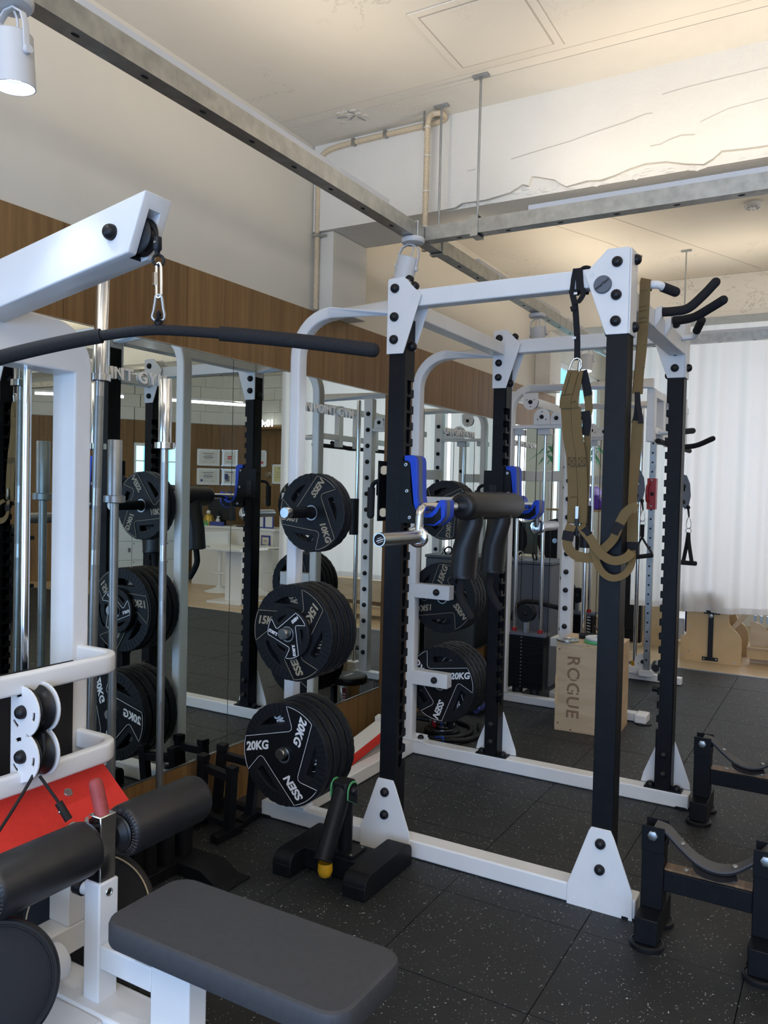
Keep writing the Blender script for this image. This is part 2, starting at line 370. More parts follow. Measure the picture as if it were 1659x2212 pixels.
# ------------------------------------------------------------------ room shell
H = 3.19
def sbox(name, m, *b, parent=None, bevel=0):
    o = MB().box(*b).build(name, m, parent, bevel); 
    return struct(o) if parent is None else o
floor = sbox('floor', 'dark', -0.05, 8.9, -3.0, 10.1, -0.06, -0.016)
tile = MB(); tile.box(-0.2485, 0.2485, -0.2485, 0.2485, -0.016, 0.0); tme = tile.mesh('tile'); tme.materials.append(M['floor'])
for i in range(-1, 14):
    for j in range(-2, 15):
        cx, cy = 0.43+0.5*i, 0.37+0.5*j
        o = place(tme, 'rubber_tile', Matrix.Translation((cx, cy, random.uniform(-0.0006, 0.0006))), floor)
        if i == -1: o.scale.x = 0.36; o.location.x += 0.16
# boards of the raised timber floor beyond the mats
bi = 0; y = 7.125
while y < 10.0:
    x = -0.03-random.random()*1.2
    while x < 8.8:
        x1 = min(x+1.25, 8.85); x0 = max(x, -0.03)
        if x1-x0 > 0.05: MB().box(x0, x1-0.002, y, y+0.117, -0.016, 0.004).build('floor_board', 'floorwood', floor)
        x += 1.25
    y += 0.119
tr = sbox('trim_1', 'dull_steel', 0.0, 8.5, 7.117, 7.128, -0.01, 0.007)
ceil = sbox('ceiling', 'ceil', -0.14, 9.0, -3.0, 10.1, H, H+0.1)
# plastered drop along the beam edge: a slight step in the slab next to the beam
MB().box(0.0, 8.6, 3.15, 3.40, H-0.002, H).build('plaster_band', 'beam', ceil)
hat = MB().box(0.95, 1.395, 2.60, 3.05, H-0.006, H).build('hatch_frame', 'ceil', ceil)
MB().box(0.985, 1.36, 2.635, 3.02, H-0.009, H-0.0065).build('access_panel', 'ceil', ceil, 0.002)
g = MB()
for (x0, x1, y0, y1) in ((0.978, 0.985, 2.628, 3.027), (1.36, 1.367, 2.628, 3.027), (0.985, 1.36, 2.628, 2.635), (0.985, 1.36, 3.02, 3.027)): g.box(x0, x1, y0, y1, H-0.0064, H-0.0055)
for (x0, x1, y0, y1) in ((0.947, 0.950, 2.597, 3.053), (1.395, 1.398, 2.597, 3.053), (0.95, 1.395, 2.597, 2.60), (0.95, 1.395, 3.05, 3.053)): g.box(x0, x1, y0, y1, H-0.002, H-0.0005)
g.build('panel_gap', 'joint', hat)
wl = MB(); wl.box(-0.15, -0.010, -3.0, 7.38, 0, H); wl.box(-0.15, -0.010, 8.9, 10.1, 0, H); wl.box(-0.15, -0.01, 7.38, 8.9, 0, 0.9); wl.box(-0.15, -0.01, 7.38, 8.9, 2.72, H)
wall_left = struct(wl.build('wall_left', 'wallpaint'))
# oak veneer band above the mirrors
y = 0.06-0.607*3
while y < 7.3:
    y1 = min(y+0.607, 7.32)
    MB().box(-0.0098, -0.0005, y+0.0012, y1-0.0012, 2.024, 2.360).build('veneer_panel', 'veneer', wall_left)
    y += 0.607
# mirrors
for y0, y1 in ((0.045, 1.413), (1.416, 2.783), (2.787, 4.150), (4.556, 5.930), (5.933, 7.310), (-1.32, 0.042)):
    o = MB().box(-0.008, -0.001, y0, y1, 0.268, 2.020).build('mirror_panel', 'mirror', wall_left)
MB().box(-0.0098, -0.001, 4.153, 4.553, 0.268, 2.020).build('veneer_panel', 'veneer', wall_left)
MB().box(-0.0098, 0.003, -1.3, 7.31, 2.0205, 2.0235).build('mirror_rail', 'galv', wall_left)
MB().box(-0.0098, 0.003, -1.3, 7.31, 0.2635, 0.2675).build('mirror_rail', 'steel', wall_left)
base = None
bb = struct(MB().box(-0.0105, -0.0095, -3.0, 7.31, 0.0, 0.263).build('baseboard_left', 'dark'))
y = -1.2
while y < 7.3:
    y1 = min(y+1.214, 7.31); MB().box(-0.0095, -0.0005, y+0.001, y1-0.001, 0.0, 0.263).build('kick_panel', 'veneer', bb); y += 1.214
# raised lettering on each mirror
chm = {c: text_mesh(c, 0.063, 0.004, 0.0012) for c in 'ONPITGYM'}
for me in chm.values(): me.materials.append(M['whiteplain'])
for ye, wh in ((2.303, 'mirror behind the chrome bars'), (3.718, 'mirror behind the near plate post'), (5.391, 'mirror between the far posts of the rack'), (6.742, 'last mirror behind the weight stack'), (0.9, 'nearest mirror behind the white pulldown machine')):
    t = thing('mirror_lettering', 'raised white letters ON POINT GYM on the '+wh, 'lettering', (0.0045, ye-0.22, 1.865)); y = ye-0.447
    for c in 'ON POINT GYM':
        if c == ' ': y += 0.022; continue
        xs = [v.co.x for v in chm[c].vertices]; w = max(xs)-min(xs); y += 0.0085
        place(chm[c], 'letter', basis((0.0045, y-min(xs), 1.865), (0, 1, 0), (0, 0, 1)), t); y += w
# pilaster and beams
pil = struct(MB().box(-0.009, 0.106, 3.400, 3.73, 2.3605, 2.7555).build('trim_2', 'wallpaint', bevel=0.004))
bm1 = MB(); bm1.box(-0.009, 8.8, 3.402, 3.73, 2.757, H); beam = struct(bm1.build('trim_3', 'beam'))
# plaster skin that has broken away along the lower edge of the beam
jag = [(0.70, 2.757), (0.792, 2.760), (0.826, 2.774), (0.941, 2.771), (1.019, 2.780), (1.057, 2.785), (1.116, 2.811), (1.143, 2.801), (1.158, 2.839), (1.179, 2.834), (1.215, 2.822), (1.263, 2.806), (1.29, 2.783), (1.315, 2.768), (1.40, 2.778), (1.46, 2.771), (1.521, 2.781), (1.58, 2.797), (1.642, 2.807), (1.724, 2.800), (1.80, 2.777), (1.866, 2.763), (1.899, 2.778), (1.932, 2.803), (2.02, 2.796), (2.096, 2.793)]
x = 2.2
while x < 8.6: jag.append((x, 2.775+random.uniform(-0.012, 0.03))); x += random.uniform(0.05, 0.13)
for k in (0.30, 0.72):
    pass
MB().prism([(-0.005, 2.757)]+jag+[(8.7, 2.80), (8.7, H-0.001), (-0.005, H-0.001)], 'y', 3.380, 3.402).build('plaster_skin', 'beam', beam)
rough = MB()
for i in range(150):
    x = random.uniform(0.75, 4.2); z = 2.757+abs(random.gauss(0, 0.02)); s = random.uniform(0.006, 0.02)
    rough.ball((x, 3.402, z+0.004), s, 6, (random.uniform(1, 2.4), 0.35, random.uniform(0.4, 1)))
stuff(rough.build('plaster_crumbs', 'beam', beam))
crk = MB()
def crack(pts, w=0.002):
    for a, b_ in zip(pts, pts[1:]):
        L = math.hypot(b_[0]-a[0], b_[1]-a[1]); nx, nz = -(b_[1]-a[1])/L*w/2, (b_[0]-a[0])/L*w/2
        crk.prism([(a[0]-nx, a[1]-nz), (b_[0]-nx, b_[1]-nz), (b_[0]+nx, b_[1]+nz), (a[0]+nx, a[1]+nz)], 'y', 3.3785, 3.3798)
crack([(1.06, 2.93), (1.20, 2.945), (1.33, 2.957), (1.42, 2.972), (1.56, 2.99), (1.64, 3.006), (1.665, 3.003)], 0.003)
crack([(1.66, 2.872), (1.70, 2.872), (1.735, 2.884), (1.78, 2.892), (1.83, 2.884)], 0.004)
crack([(1.7, 3.07), (1.8, 3.078), (2.1, 3.085)], 0.002); crack([(0.85, 2.915), (0.89, 2.916)], 0.003); crack([(1.85, 2.93), (1.95, 2.96), (2.1, 2.97)], 0.002)
stuff(crk.build('hairline_crack', 'joint', beam))
# damaged patch in the ceiling near the corner
dm = MB()
for i in range(40):
    a = random.uniform(0, 6.28); r = random.uniform(0, 1); dm.ball((0.33+0.10*r*math.cos(a), 3.18+0.06*r*math.sin(a), H-0.002), random.uniform(0.005, 0.014), 6, (1.6, 1, 0.35))
stuff(dm.build('peeling_plaster', 'beam', ceil))
dk = MB()
for (x, y, a, l) in ((0.30, 3.165, 0.3, 0.05), (0.345, 3.185, -0.5, 0.05), (0.375, 3.215, 1.3, 0.05), (0.365, 3.14, 1.0, 0.035)): dk.box(x-l/2, x+l/2, y-0.002, y+0.002, H-0.0085, H-0.006, RZ(math.degrees(a)))
stuff(dk.build('plaster_crack', 'ink', ceil))
sm = MB()
sm.box(0.0, 8.6, 3.148, 3.1495, H-0.0022, H-0.0002); sm.box(0.0, 8.6, 3.085, 3.086, H-0.0012, H-0.0002)
for (x0, y0, x1, y1) in ((1.06, 5.08, 1.78, 6.70), (0.50, 4.6, 0.92, 5.6), (0.92, 5.6, 1.0, 5.9), (0.94, 4.2, 0.945, 4.9)):
    L = math.hypot(x1-x0, y1-y0); a = math.degrees(math.atan2(y1-y0, x1-x0)); c = ((x0+x1)/2, (y0+y1)/2); sm.box(c[0]-L/2, c[0]+L/2, c[1]-0.003, c[1]+0.003, H-0.001, H-0.0002, RZ(a))
stuff(sm.build('ceiling_joint', 'joint', ceil))
b2 = MB(); b2.box(-0.009, 8.6, 6.76, 7.06, 2.865, H); b2.box(-0.009, 0.13, 6.76, 7.06, 2.36, 2.865); beam2 = struct(b2.build('trim_4', 'beam', bevel=0.004))
MB().box(1.2, 8.5, 6.75, 6.765, 2.865, 2.905).build('plaster_edge', 'beam', beam2, 0.004)
ps = MB()
for i in range(60):
    x = random.uniform(0.4, 3); z = random.uniform(2.9, 3.17); ps.ball((x, 6.76, z), random.uniform(0.004, 0.012), 6, (random.uniform(1, 2), 0.3, 0.7))
stuff(ps.build('plaster_crumbs', 'beam', beam2))
# window in the left wall past the mirrors, and far end wall behind the curtain
def window(name, y0, y1, z0, z1, x):
    w = MB()
    for b_ in ((y0, y0+0.05, z0, z1), (y1-0.05, y1, z0, z1), (y0, y1, z0, z0+0.05), (y0, y1, z1-0.05, z1), ((y0+y1)/2-0.025, (y0+y1)/2+0.025, z0, z1)): w.box(x-0.06, x, *b_)
    o = struct(w.build(name, 'whiteplain'))
    MB().box(x-0.045, x-0.035, y0+0.02, y1-0.02, z0+0.02, z1-0.02).build('lit_pane', 'street', o); return o
window('window_1', 7.38, 8.9, 0.9, 2.72, -0.03)
struct(MB().box(-0.15, 4.6, 9.96, 10.1, 0, H).build('wall_far', 'wallpaint'))
struct(MB().box(-0.15, 0.6, -3.12, -3.0, 0, H).build('wall_front', 'wallpaint'))
struct(MB().box(8.62, 8.74, -3.0, 6.6, 0, H).build('wall_right', 'wallpaint'))
# curved reception wall (seen in the mirrors): oak below, painted blocks above
wc = [(8.65, 6.55), (7.86, 7.52), (7.35, 8.10), (6.95, 8.60), (6.62, 9.20), (6.25, 9.72), (5.75, 9.98), (4.5, 9.98)]
rec = struct(MB().box(8.60, 8.72, 6.5, 6.62, 0, H).build('wall_reception', 'veneer'))
blk = MB(); blk.box(-0.195, 0.195, 0.0, 0.09, 0.002, 0.188); blkm = blk.mesh('block'); blkm.materials.append(M['block'])
for si, ((xa, ya), (xb, yb)) in enumerate(zip(wc, wc[1:])):
    L = math.hypot(xb-xa, yb-ya); a = math.atan2(yb-ya, xb-xa); nx, ny = math.sin(a), -math.cos(a)
    if nx*(5-xa)+ny*(5-ya) > 0: nx, ny = -nx, -ny
    R3 = Matrix.Rotation(a, 3, 'Z'); c = Vector(((xa+xb)/2, (ya+yb)/2, 0))
    if si == 3:   # window opening above the lockers
        for z0, z1 in ((0.0, 1.05), (2.08, 2.42)): MB().box(c.x-L/2, c.x+L/2, c.y-0.03, c.y+0.03, z0, z1, R3, (c.x, c.y, 1)).build('oak_panel', 'veneer', rec)
    else: MB().box(c.x-L/2, c.x+L/2, c.y-0.03, c.y+0.03, 0, 2.42, R3, (c.x, c.y, 1)).build('oak_panel', 'veneer', rec)
    MB().box(c.x-L/2, c.x+L/2, c.y-0.02, c.y+0.02, 2.42, H, R3, (c.x, c.y, 1)).build('mortar_backing', 'block', rec)
    n = max(1, round(L/0.395)); 
    for r in range(4):
        for k in range(n):
            s = (k+0.5+(0.25 if r % 2 else -0.0))/n
            if s > 1: continue
            p = Vector((xa+(xb-xa)*s, ya+(yb-ya)*s, 2.423+r*0.191)); 
            mt = Matrix.Translation(p) @ Matrix.Rotation(a, 4, 'Z') @ Matrix.Translation((0, -0.045, 0)) @ Matrix.Diagonal((L/n/0.395, 1, 1, 1))
            place(blkm, 'block', mt, rec)
(xa, ya), (xb, yb) = wc[3], wc[4]
a = math.atan2(yb-ya, xb-xa); L = math.hypot(xb-xa, yb-ya); c = ((xa+xb)/2, (ya+yb)/2); R3 = Matrix.Rotation(a, 3, 'Z')
win = MB()
for b_ in ((-L/2, -L/2+0.03, 1.05, 2.08), (L/2-0.03, L/2, 1.05, 2.08), (-L/2, L/2, 1.05, 1.09), (-L/2, L/2, 2.035, 2.08), (-L/2, L/2, 1.80, 1.815)): win.box(c[0]+b_[0], c[0]+b_[1], c[1]-0.04, c[1]+0.04, b_[2], b_[3], R3, (c[0], c[1], 1.5))
win = struct(win.build('window_2', 'whiteplain'))
MB().box(c[0]-L/2, c[0]+L/2, c[1]-0.008, c[1]+0.008, 1.07, 2.06, R3, (c[0], c[1], 1.5)).build('lit_pane', 'street', win)

# ------------------------------------------------------------------ hanging rails, rods, LED bars and spot lamps
def channel(name, p0, p1, label):
    """galvanised lipped channel, 45 wide x 60 high, along X or Y"""
    p0, p1 = Vector(p0), Vector(p1); d = (p1-p0).normalized(); sd = Vector((-d.y, d.x, 0)); m = MB()
    prof = [(-0.028, 0.06), (-0.028, 0), (0.028, 0), (0.028, 0.06), (0.022, 0.06), (0.022, 0.004), (-0.022, 0.004), (-0.022, 0.06)]
    vs = [p+sd*a+Vector((0, 0, b_)) for p in (p0, p1) for a, b_ in prof]; n = 8
    m.add(vs, [(i, (i+1) % n, n+(i+1) % n, n+i) for i in range(n)]+[(0, 1, 6, 7), (1, 2, 5, 6), (2, 3, 4, 5), (8, 15, 14, 9), (9, 14, 13, 10), (10, 13, 12, 11)])
    o = m.build(name, 'galv', loc=p0); tag(o, label, 'rail', 'galvanised ceiling rails')
    L = (p1-p0).length; k = int(L/0.22); hb = MB(); hb.lathe([(0.008, 0), (0.008, 0.0015)], (0, 0, 0), n=12); hm = hb.mesh('slot')
    hm.materials.append(M['dark'])
    for i in range(min(k, 40)): place(hm, 'slot_hole', Matrix.Translation(p0+d*(0.15+0.22*i)+Vector((0, 0, -0.001))) @ Matrix.Rotation(math.atan2(d.y, d.x), 4, 'Z') @ Matrix.Diagonal((1.5, 0.8, 1, 1)), o)
    return o
ZR = 2.525
channel('ceiling_rail', (0.76, -2.8, ZR), (0.76, 6.02, ZR), 'long galvanised rail running above the mirrors from the near lamp to the back')
channel('ceiling_rail', (0.79, 3.12, ZR+0.003), (8.3, 3.12, ZR+0.003), 'galvanised rail crossing the room in front of the rough beam')
channel('ceiling_rail', (0.79, 5.98, ZR+0.003), (8.3, 5.98, ZR+0.003), 'far galvanised rail crossing in front of the curtain')
channel('ceiling_rail', (3.3, -2.8, ZR), (3.3, 3.08, ZR), 'galvanised rail over the walkway at the right')
def hanger(x, y, label, along):
    t = thing('rail_hanger', label, 'hanger', (x, y, ZR), 'threaded rods that hang the ceiling rails')
    r = MB().cyl((x, y, ZR+0.06), (x, y, H-0.004), 0.0055, 10).build('threaded_rod', 'dull_steel', t)
    MB().box(x-0.035, x+0.035, y-0.014, y+0.014, H-0.010, H-0.0005).build('ceiling_plate', 'dull_steel', t, 0.001)
    c = MB(); a, b_ = (0.017, 0.034) if along == 'x' else (0.034, 0.017)
    for s in (-1, 1):
        if along == 'x': c.box(x-a, x+a, y+s*0.031-0.002, y+s*0.031+0.002, ZR-0.006, ZR+0.078)
        else: c.box(x+s*0.031-0.002, x+s*0.031+0.002, y-b_, y+b_, ZR-0.006, ZR+0.078)
    c.box(x-a, x+a, y-b_ , y+b_, ZR-0.009, ZR-0.005); c.box(x-a, x+a, y-b_, y+b_, ZR+0.074, ZR+0.078)
    c.build('clip', 'galv', t); MB().lathe([(0.008, 0), (0.008, 0.01)], (x, y, ZR+0.078), n=6).build('nut', 'dull_steel', t)
hanger(1.02, 3.12, 'thin rod hanging the cross rail, just below the ceiling hatch', 'x')
hanger(2.3, 3.12, 'thin rod hanging the cross rail, right of the one under the hatch', 'x')
hanger(1.02, 5.98, 'thin rod behind the near rack beam holding the far rail', 'x')
hanger(1.36, 5.98, 'thin rod beside the pull up handles holding the far rail', 'x')
hanger(0.76, 3.28, 'short rod on the long rail right behind the crossing with the near cross rail', 'y')
hanger(0.76, 0.7, 'rod on the long rail near the first spot lamp', 'y')
for i, (x0, y0, x1, y1, z) in enumerate(UPLIGHTS):
    dx, dy = (x1-x0), (y1-y0); L = math.hypot(dx, dy); ax = abs(dx) > abs(dy)
    if (x0, y0) == (5.0, 4.6) or (x0, y0) == (5.0, 7.0): continue
    b_ = (x0, x1, y0-0.018, y0+0.018) if ax else (x0-0.018, x0+0.018, y0, y1)
    o = MB().box(*b_, ZR+0.006, ZR+0.085).build('led_bar', 'lampgrey', loc=((x0+x1)/2, (y0+y1)/2, ZR+0.006))
    tag(o, 'slim LED bar lying in the %s, %s' % (('long rail above the mirrors' if x0 < 1 else 'walkway rail') if not ax else ('near cross rail' if y0 < 4 else 'far cross rail'), ('nearest piece', 'second piece', 'third piece', 'farthest piece')[sum(1 for u in UPLIGHTS[:i] if (abs(u[2]-u[0]) > abs(u[3]-u[1])) == ax and (abs(u[1]-y0) < 0.1 if ax else abs(u[0]-x0) < 0.1))]), 'light', 'LED bars lying on the ceiling rails')
def spot(x, y, label, tilt=(0, 0), on=True, size=1.0):
    zt = ZR-0.001; t = thing('spot_lamp', label, 'lamp', (x, y, zt), 'white spot lamps under the rails')
    MB().lathe([(0.046, 0), (0.05, -0.004), (0.05, -0.016), (0.046, -0.022), (0.01, -0.024)], (x, y, zt), n=28).build('ceiling_rose', 'lampgrey', t, ang=50)
    q = (Matrix.Rotation(math.radians(tilt[0]), 3, 'X') @ Matrix.Rotation(math.radians(tilt[1]), 3, 'Y'))
    P = lambda v: q @ Vector(v)+Vector((x, y, zt))
    yk = MB(); path = [P((-0.048, 0, -0.125)), P((-0.048, 0, -0.070)), P((-0.040, 0, -0.045)), P((-0.015, 0, -0.028)), P((0.015, 0, -0.028)), P((0.040, 0, -0.045)), P((0.048, 0, -0.070)), P((0.048, 0, -0.125))]
    yk.sweep(path, rrect(0.005, 0.016, 0.002), up=P((0, 1, 0))-P((0, 0, 0))); yk.build('yoke', 'lampgrey', t)
    MB().tube(smooth([P((0.0, 0.005, -0.02)), P((0.008, 0.01, -0.05)), P((0.0, 0.012, -0.085))], 5), 0.003, 8).build('lead', 'lampgrey', t)
    cup = MB(); ax = P((0, 0, 1))-P((0, 0, 0))
    cup.lathe([(0.002, -0.080), (0.040, -0.080), (0.044, -0.084), (0.045, -0.195), (0.0425, -0.195), (0.041, -0.165), (0.002, -0.165)], P((0, 0, 0)), ax, n=32, cap=False); cup.build('lamp_cup', 'lampgrey', t, ang=40)
    MB().lathe([(0.001, -0.168), (0.032, -0.168)], P((0, 0, 0)), ax, n=24, cap=False).build('lamp_lens', 'led', t)
    MB().cyl(P((0.046, 0, -0.125)), P((0.058, 0, -0.125)), 0.009, 14).build('pivot_knob', 'lampgrey', t); MB().cyl(P((-0.046, 0, -0.125)), P((-0.055, 0, -0.125)), 0.009, 14).build('pivot_knob', 'lampgrey', t)
    l = bpy.data.lights.new('spot', 'SPOT'); l.energy = 14; l.spot_size = math.radians(70); l.spot_blend = 0.7; l.color = (0.80, 0.90, 1.0); l.shadow_soft_size = 0.03
    lo = bpy.data.objects.new('spot_beam', l); COL.objects.link(lo); lo.location = P((0, 0, -0.172))
    lo.rotation_mode = 'QUATERNION'; lo.rotation_quaternion = (-ax).to_track_quat('-Z', 'Y')
spot(0.76, 1.137, 'nearest white spot lamp, lit, at the top left', (4, 0))
spot(0.765, 3.03, 'white spot lamp where the two rails cross, tilted over the rack', (0, 14))
spot(0.76, 4.62, 'white spot lamp under the long rail behind the near rack beam', (3, -4))
spot(0.76, 5.7, 'last white spot lamp of the long rail, near the curtain', (-8, 0))
spot(3.3, 1.8, 'white spot lamp over the walkway, seen in the mirror', (0, -6))
spot(3.3, -0.6, 'white spot lamp over the walkway behind the viewer', (0, 0))
# cable ties
ct = MB(); ct.sweep([(0.728, 3.02, ZR-0.004), (0.792, 3.02, ZR-0.004), (0.792, 3.02, ZR+0.066), (0.728, 3.02, ZR+0.066)], rrect(0.004, 0.003, 0.001), (0, 1, 0), closed=True)
ct.sweep([(0.728, 3.95, ZR-0.004), (0.792, 3.95, ZR-0.004), (0.792, 3.95, ZR+0.066), (0.728, 3.95, ZR+0.066)], rrect(0.004, 0.003, 0.001), (0, 1, 0), closed=True)
tag(ct.build('cable_tie', 'whiteplain'), 'white cable ties looped round the long ceiling rail', 'cable tie')
# long LED strip lamp over reception (seen in the mirrors)
for (x0, y0, x1, y1, wh) in ((6.75, 6.75, 5.9, 7.45, 'left of the two, over the lockers'), (5.7, 7.75, 4.85, 9.0, 'right of the two, over the counter')):
    t = thing('strip_lamp', 'long white LED strip lamp seen in the mirror, '+wh, 'lamp', ((x0+x1)/2, (y0+y1)/2, 2.6))
    MB().tube([(x0, y0, 2.6), (x1, y1, 2.6)], 0.018, 10).build('lamp_tube', 'ledwarm', t); MB().box(-0.02, 0.02, -0.02, 0.02, 0, 0.03).build
    MB().sweep([(x0, y0, 2.632), (x1, y1, 2.632)], rrect(0.05, 0.03)).build('lamp_housing', 'lampgrey', t)
    MB().cyl((x0*0.8+x1*0.2, y0*0.8+y1*0.2, 2.64), (x0*0.8+x1*0.2, y0*0.8+y1*0.2, H), 0.004, 8).build('hanging_wire', 'dull_steel', t)
    MB().cyl((x0*0.2+x1*0.8, y0*0.2+y1*0.8, 2.64), (x0*0.2+x1*0.8, y0*0.2+y1*0.8, H), 0.004, 8).build('hanging_wire', 'dull_steel', t)
# ivory corrugated conduit along the corner and the beam
cpath = smooth([(0.022, 3.378, 2.362), (0.022, 3.378, 2.7), (0.022, 3.378, 3.0), (0.024, 3.376, 3.09), (0.06, 3.372, 3.140), (0.14, 3.370, 3.156), (0.30, 3.370, 3.160), (0.50, 3.370, 3.161), (0.66, 3.370, 3.161)], 8)
t = thing('conduit', 'ivory corrugated conduit in the wall corner and along the beam top', 'conduit', (0.022, 3.378, 2.362))
MB().tube(cpath, 0.0125, 12).build('pipe', 'conduit', t)
rg = MB()
acc = 0
for a_, b_ in zip(cpath, cpath[1:]):
    n = max(1, int((b_-a_).length/0.008))
    for k in range(n): rg.torus(a_.lerp(b_, k/n), b_-a_, 0.0125, 0.0018, 10, 4)
stuff(rg.build('corrugation', 'conduit', t))
for (x, z, hz) in ((0.024, 3.055, 0), (0.024, 2.735, 0), (0.24, 3.158, 1), (0.42, 3.161, 1), (0.64, 3.161, 1)):
    if hz: c = MB().box(x-0.008, x+0.008, 3.352, 3.386, z-0.016, z+0.016).box(x-0.007, x+0.007, 3.386, 3.389, z-0.055, z-0.014)
    else: c = MB().box(x-0.016, x+0.016, 3.360, 3.396, z-0.008, z+0.008).box(x+0.014, x+0.050, 3.386, 3.389, z-0.007, z+0.007)
    c.build('pipe_clip', 'galv', t, 0.001)
t = thing('drop_conduit', 'ivory conduit drop hanging in front of the beam beside the cross rail rod', 'conduit', (0.70, 3.30, 2.55))
c2 = smooth([(0.66, 3.37, 3.161), (0.725, 3.365, 3.165), (0.745, 3.34, 3.170), (0.735, 3.31, 3.172), (0.700, 3.295, 3.163), (0.685, 3.293, 3.12), (0.684, 3.293, 3.0), (0.683, 3.293, 2.75), (0.682, 3.293, 2.55)], 8)
MB().tube(c2, 0.0125, 12).build('pipe', 'conduit', t)
rg = MB()
for a_, b_ in zip(c2[30:], c2[31:]):
    n = max(1, int((b_-a_).length/0.008))
    for k in range(n): rg.torus(a_.lerp(b_, k/n), b_-a_, 0.0125, 0.0018, 10, 4)
stuff(rg.build('corrugation', 'conduit', t))
MB().cyl((0.665, 3.293, 3.10), (0.665, 3.293, H-0.001), 0.004, 8).build('fixing_rod', 'dull_steel', t)
for z in (3.11, 2.98, 2.82, 2.66): MB().torus((0.684, 3.293, z), (0, 0, 1), 0.0145, 0.002, 16, 6).build('tie', 'whiteplain', t)
# small round vent / detector on the far ceiling
t = thing('smoke_detector', 'small white round detector on the ceiling at the right edge', 'detector', (1.86, 5.2, H-0.03))
MB().lathe([(0.05, 0.03), (0.05, 0.012), (0.042, 0.002), (0.01, 0.0)], (1.86, 5.2, H-0.0305), n=28).build('body', 'lampgrey', t, ang=50)
sl = MB()
for k in range(8): a_ = k*PI/4; sl.box(1.86+0.03*math.cos(a_)-0.008, 1.86+0.03*math.cos(a_)+0.008, 5.2+0.03*math.sin(a_)-0.002, 5.2+0.03*math.sin(a_)+0.002, H-0.0315, H-0.029, RZ(math.degrees(a_)))
sl.build('vent_slots', 'ink', t)
# sheer curtain on its rail in front of the windows
def curtain(name, x0, x1, y, z0, z1, seed, label, amp=0.030, lam=0.27):
    rnd = random.Random(seed); n = int((x1-x0)/0.012); m = MB(); ph = [rnd.uniform(0, 6.28) for _ in range(4)]; rows = 14; vs = []; fs = []
    for j in range(rows+1):
        f = j/rows; z = z1+(z0-z1)*f
        for i in range(n+1):
            x = x0+(x1-x0)*i/n
            k = amp*(0.6+0.5*f)
            k *= 0.55+0.45*math.sin(x*2.7+ph[3]); yy = y+k*math.sin(x*2*PI/lam+ph[0]+0.9*math.sin(x*3+ph[1]))+0.4*k*math.sin(x*2*PI/(lam*0.43)+ph[2]+f*1.2)+0.02*f*math.sin(x*4+ph[3])
            vs.append((x+0.012*f*math.sin(x*9+ph[1]), yy, z+(0.02*math.sin(x*3.1+ph[2]) if j == rows else 0)))
    for j in range(rows):
        for i in range(n): a_ = j*(n+1)+i; fs.append((a_, a_+1, a_+n+2, a_+n+1))
    m.add(vs, fs); o = m.build(name, 'curtain', ang=80, loc=((x0+x1)/2, y, z0))
    hm = MB(); hv = []; hf = []
    for i in range(n+1):
        v = Vector(vs[rows*(n+1)+i]); hv += [(v.x, v.y-0.002, v.z+0.05), (v.x, v.y-0.003, v.z-0.001)]
    for i in range(n): hf.append((2*i, 2*i+2, 2*i+3, 2*i+1))
    hm.add(hv, hf); hm.build('hem', 'curtain', o, ang=80)
    return tag(o, label, 'curtain')
curtain('curtain', 0.70, 1.165, 7.52, 0.47, 3.10, 3, 'narrow left panel of sheer white curtain, behind the far rack upright', 0.03, 0.12)
curtain('curtain', 1.175, 3.3, 7.46, 0.47, 3.10, 8, 'wide right panel of sheer white curtain, hem above the wooden apparatus')
t = tag(MB().box(0.3, 8.0, 7.44, 7.50, 3.10, 3.14).build('curtain_rail', 'whiteplain'), 'white curtain rail under the ceiling behind the far beam', 'rail')
# ------------------------------------------------------------------ power rack
rack = thing('power_rack', 'white and black power rack standing beside the mirror wall', 'rack', (1.0, 3.35, 0.0))
def rbox(name, m, b, bev=0.004, par=None): return MB().box(*b).build(name, m, par or rack, bev)
YN0, YN1, YF0, YF1 = 2.782, 2.862, 3.900, 3.980
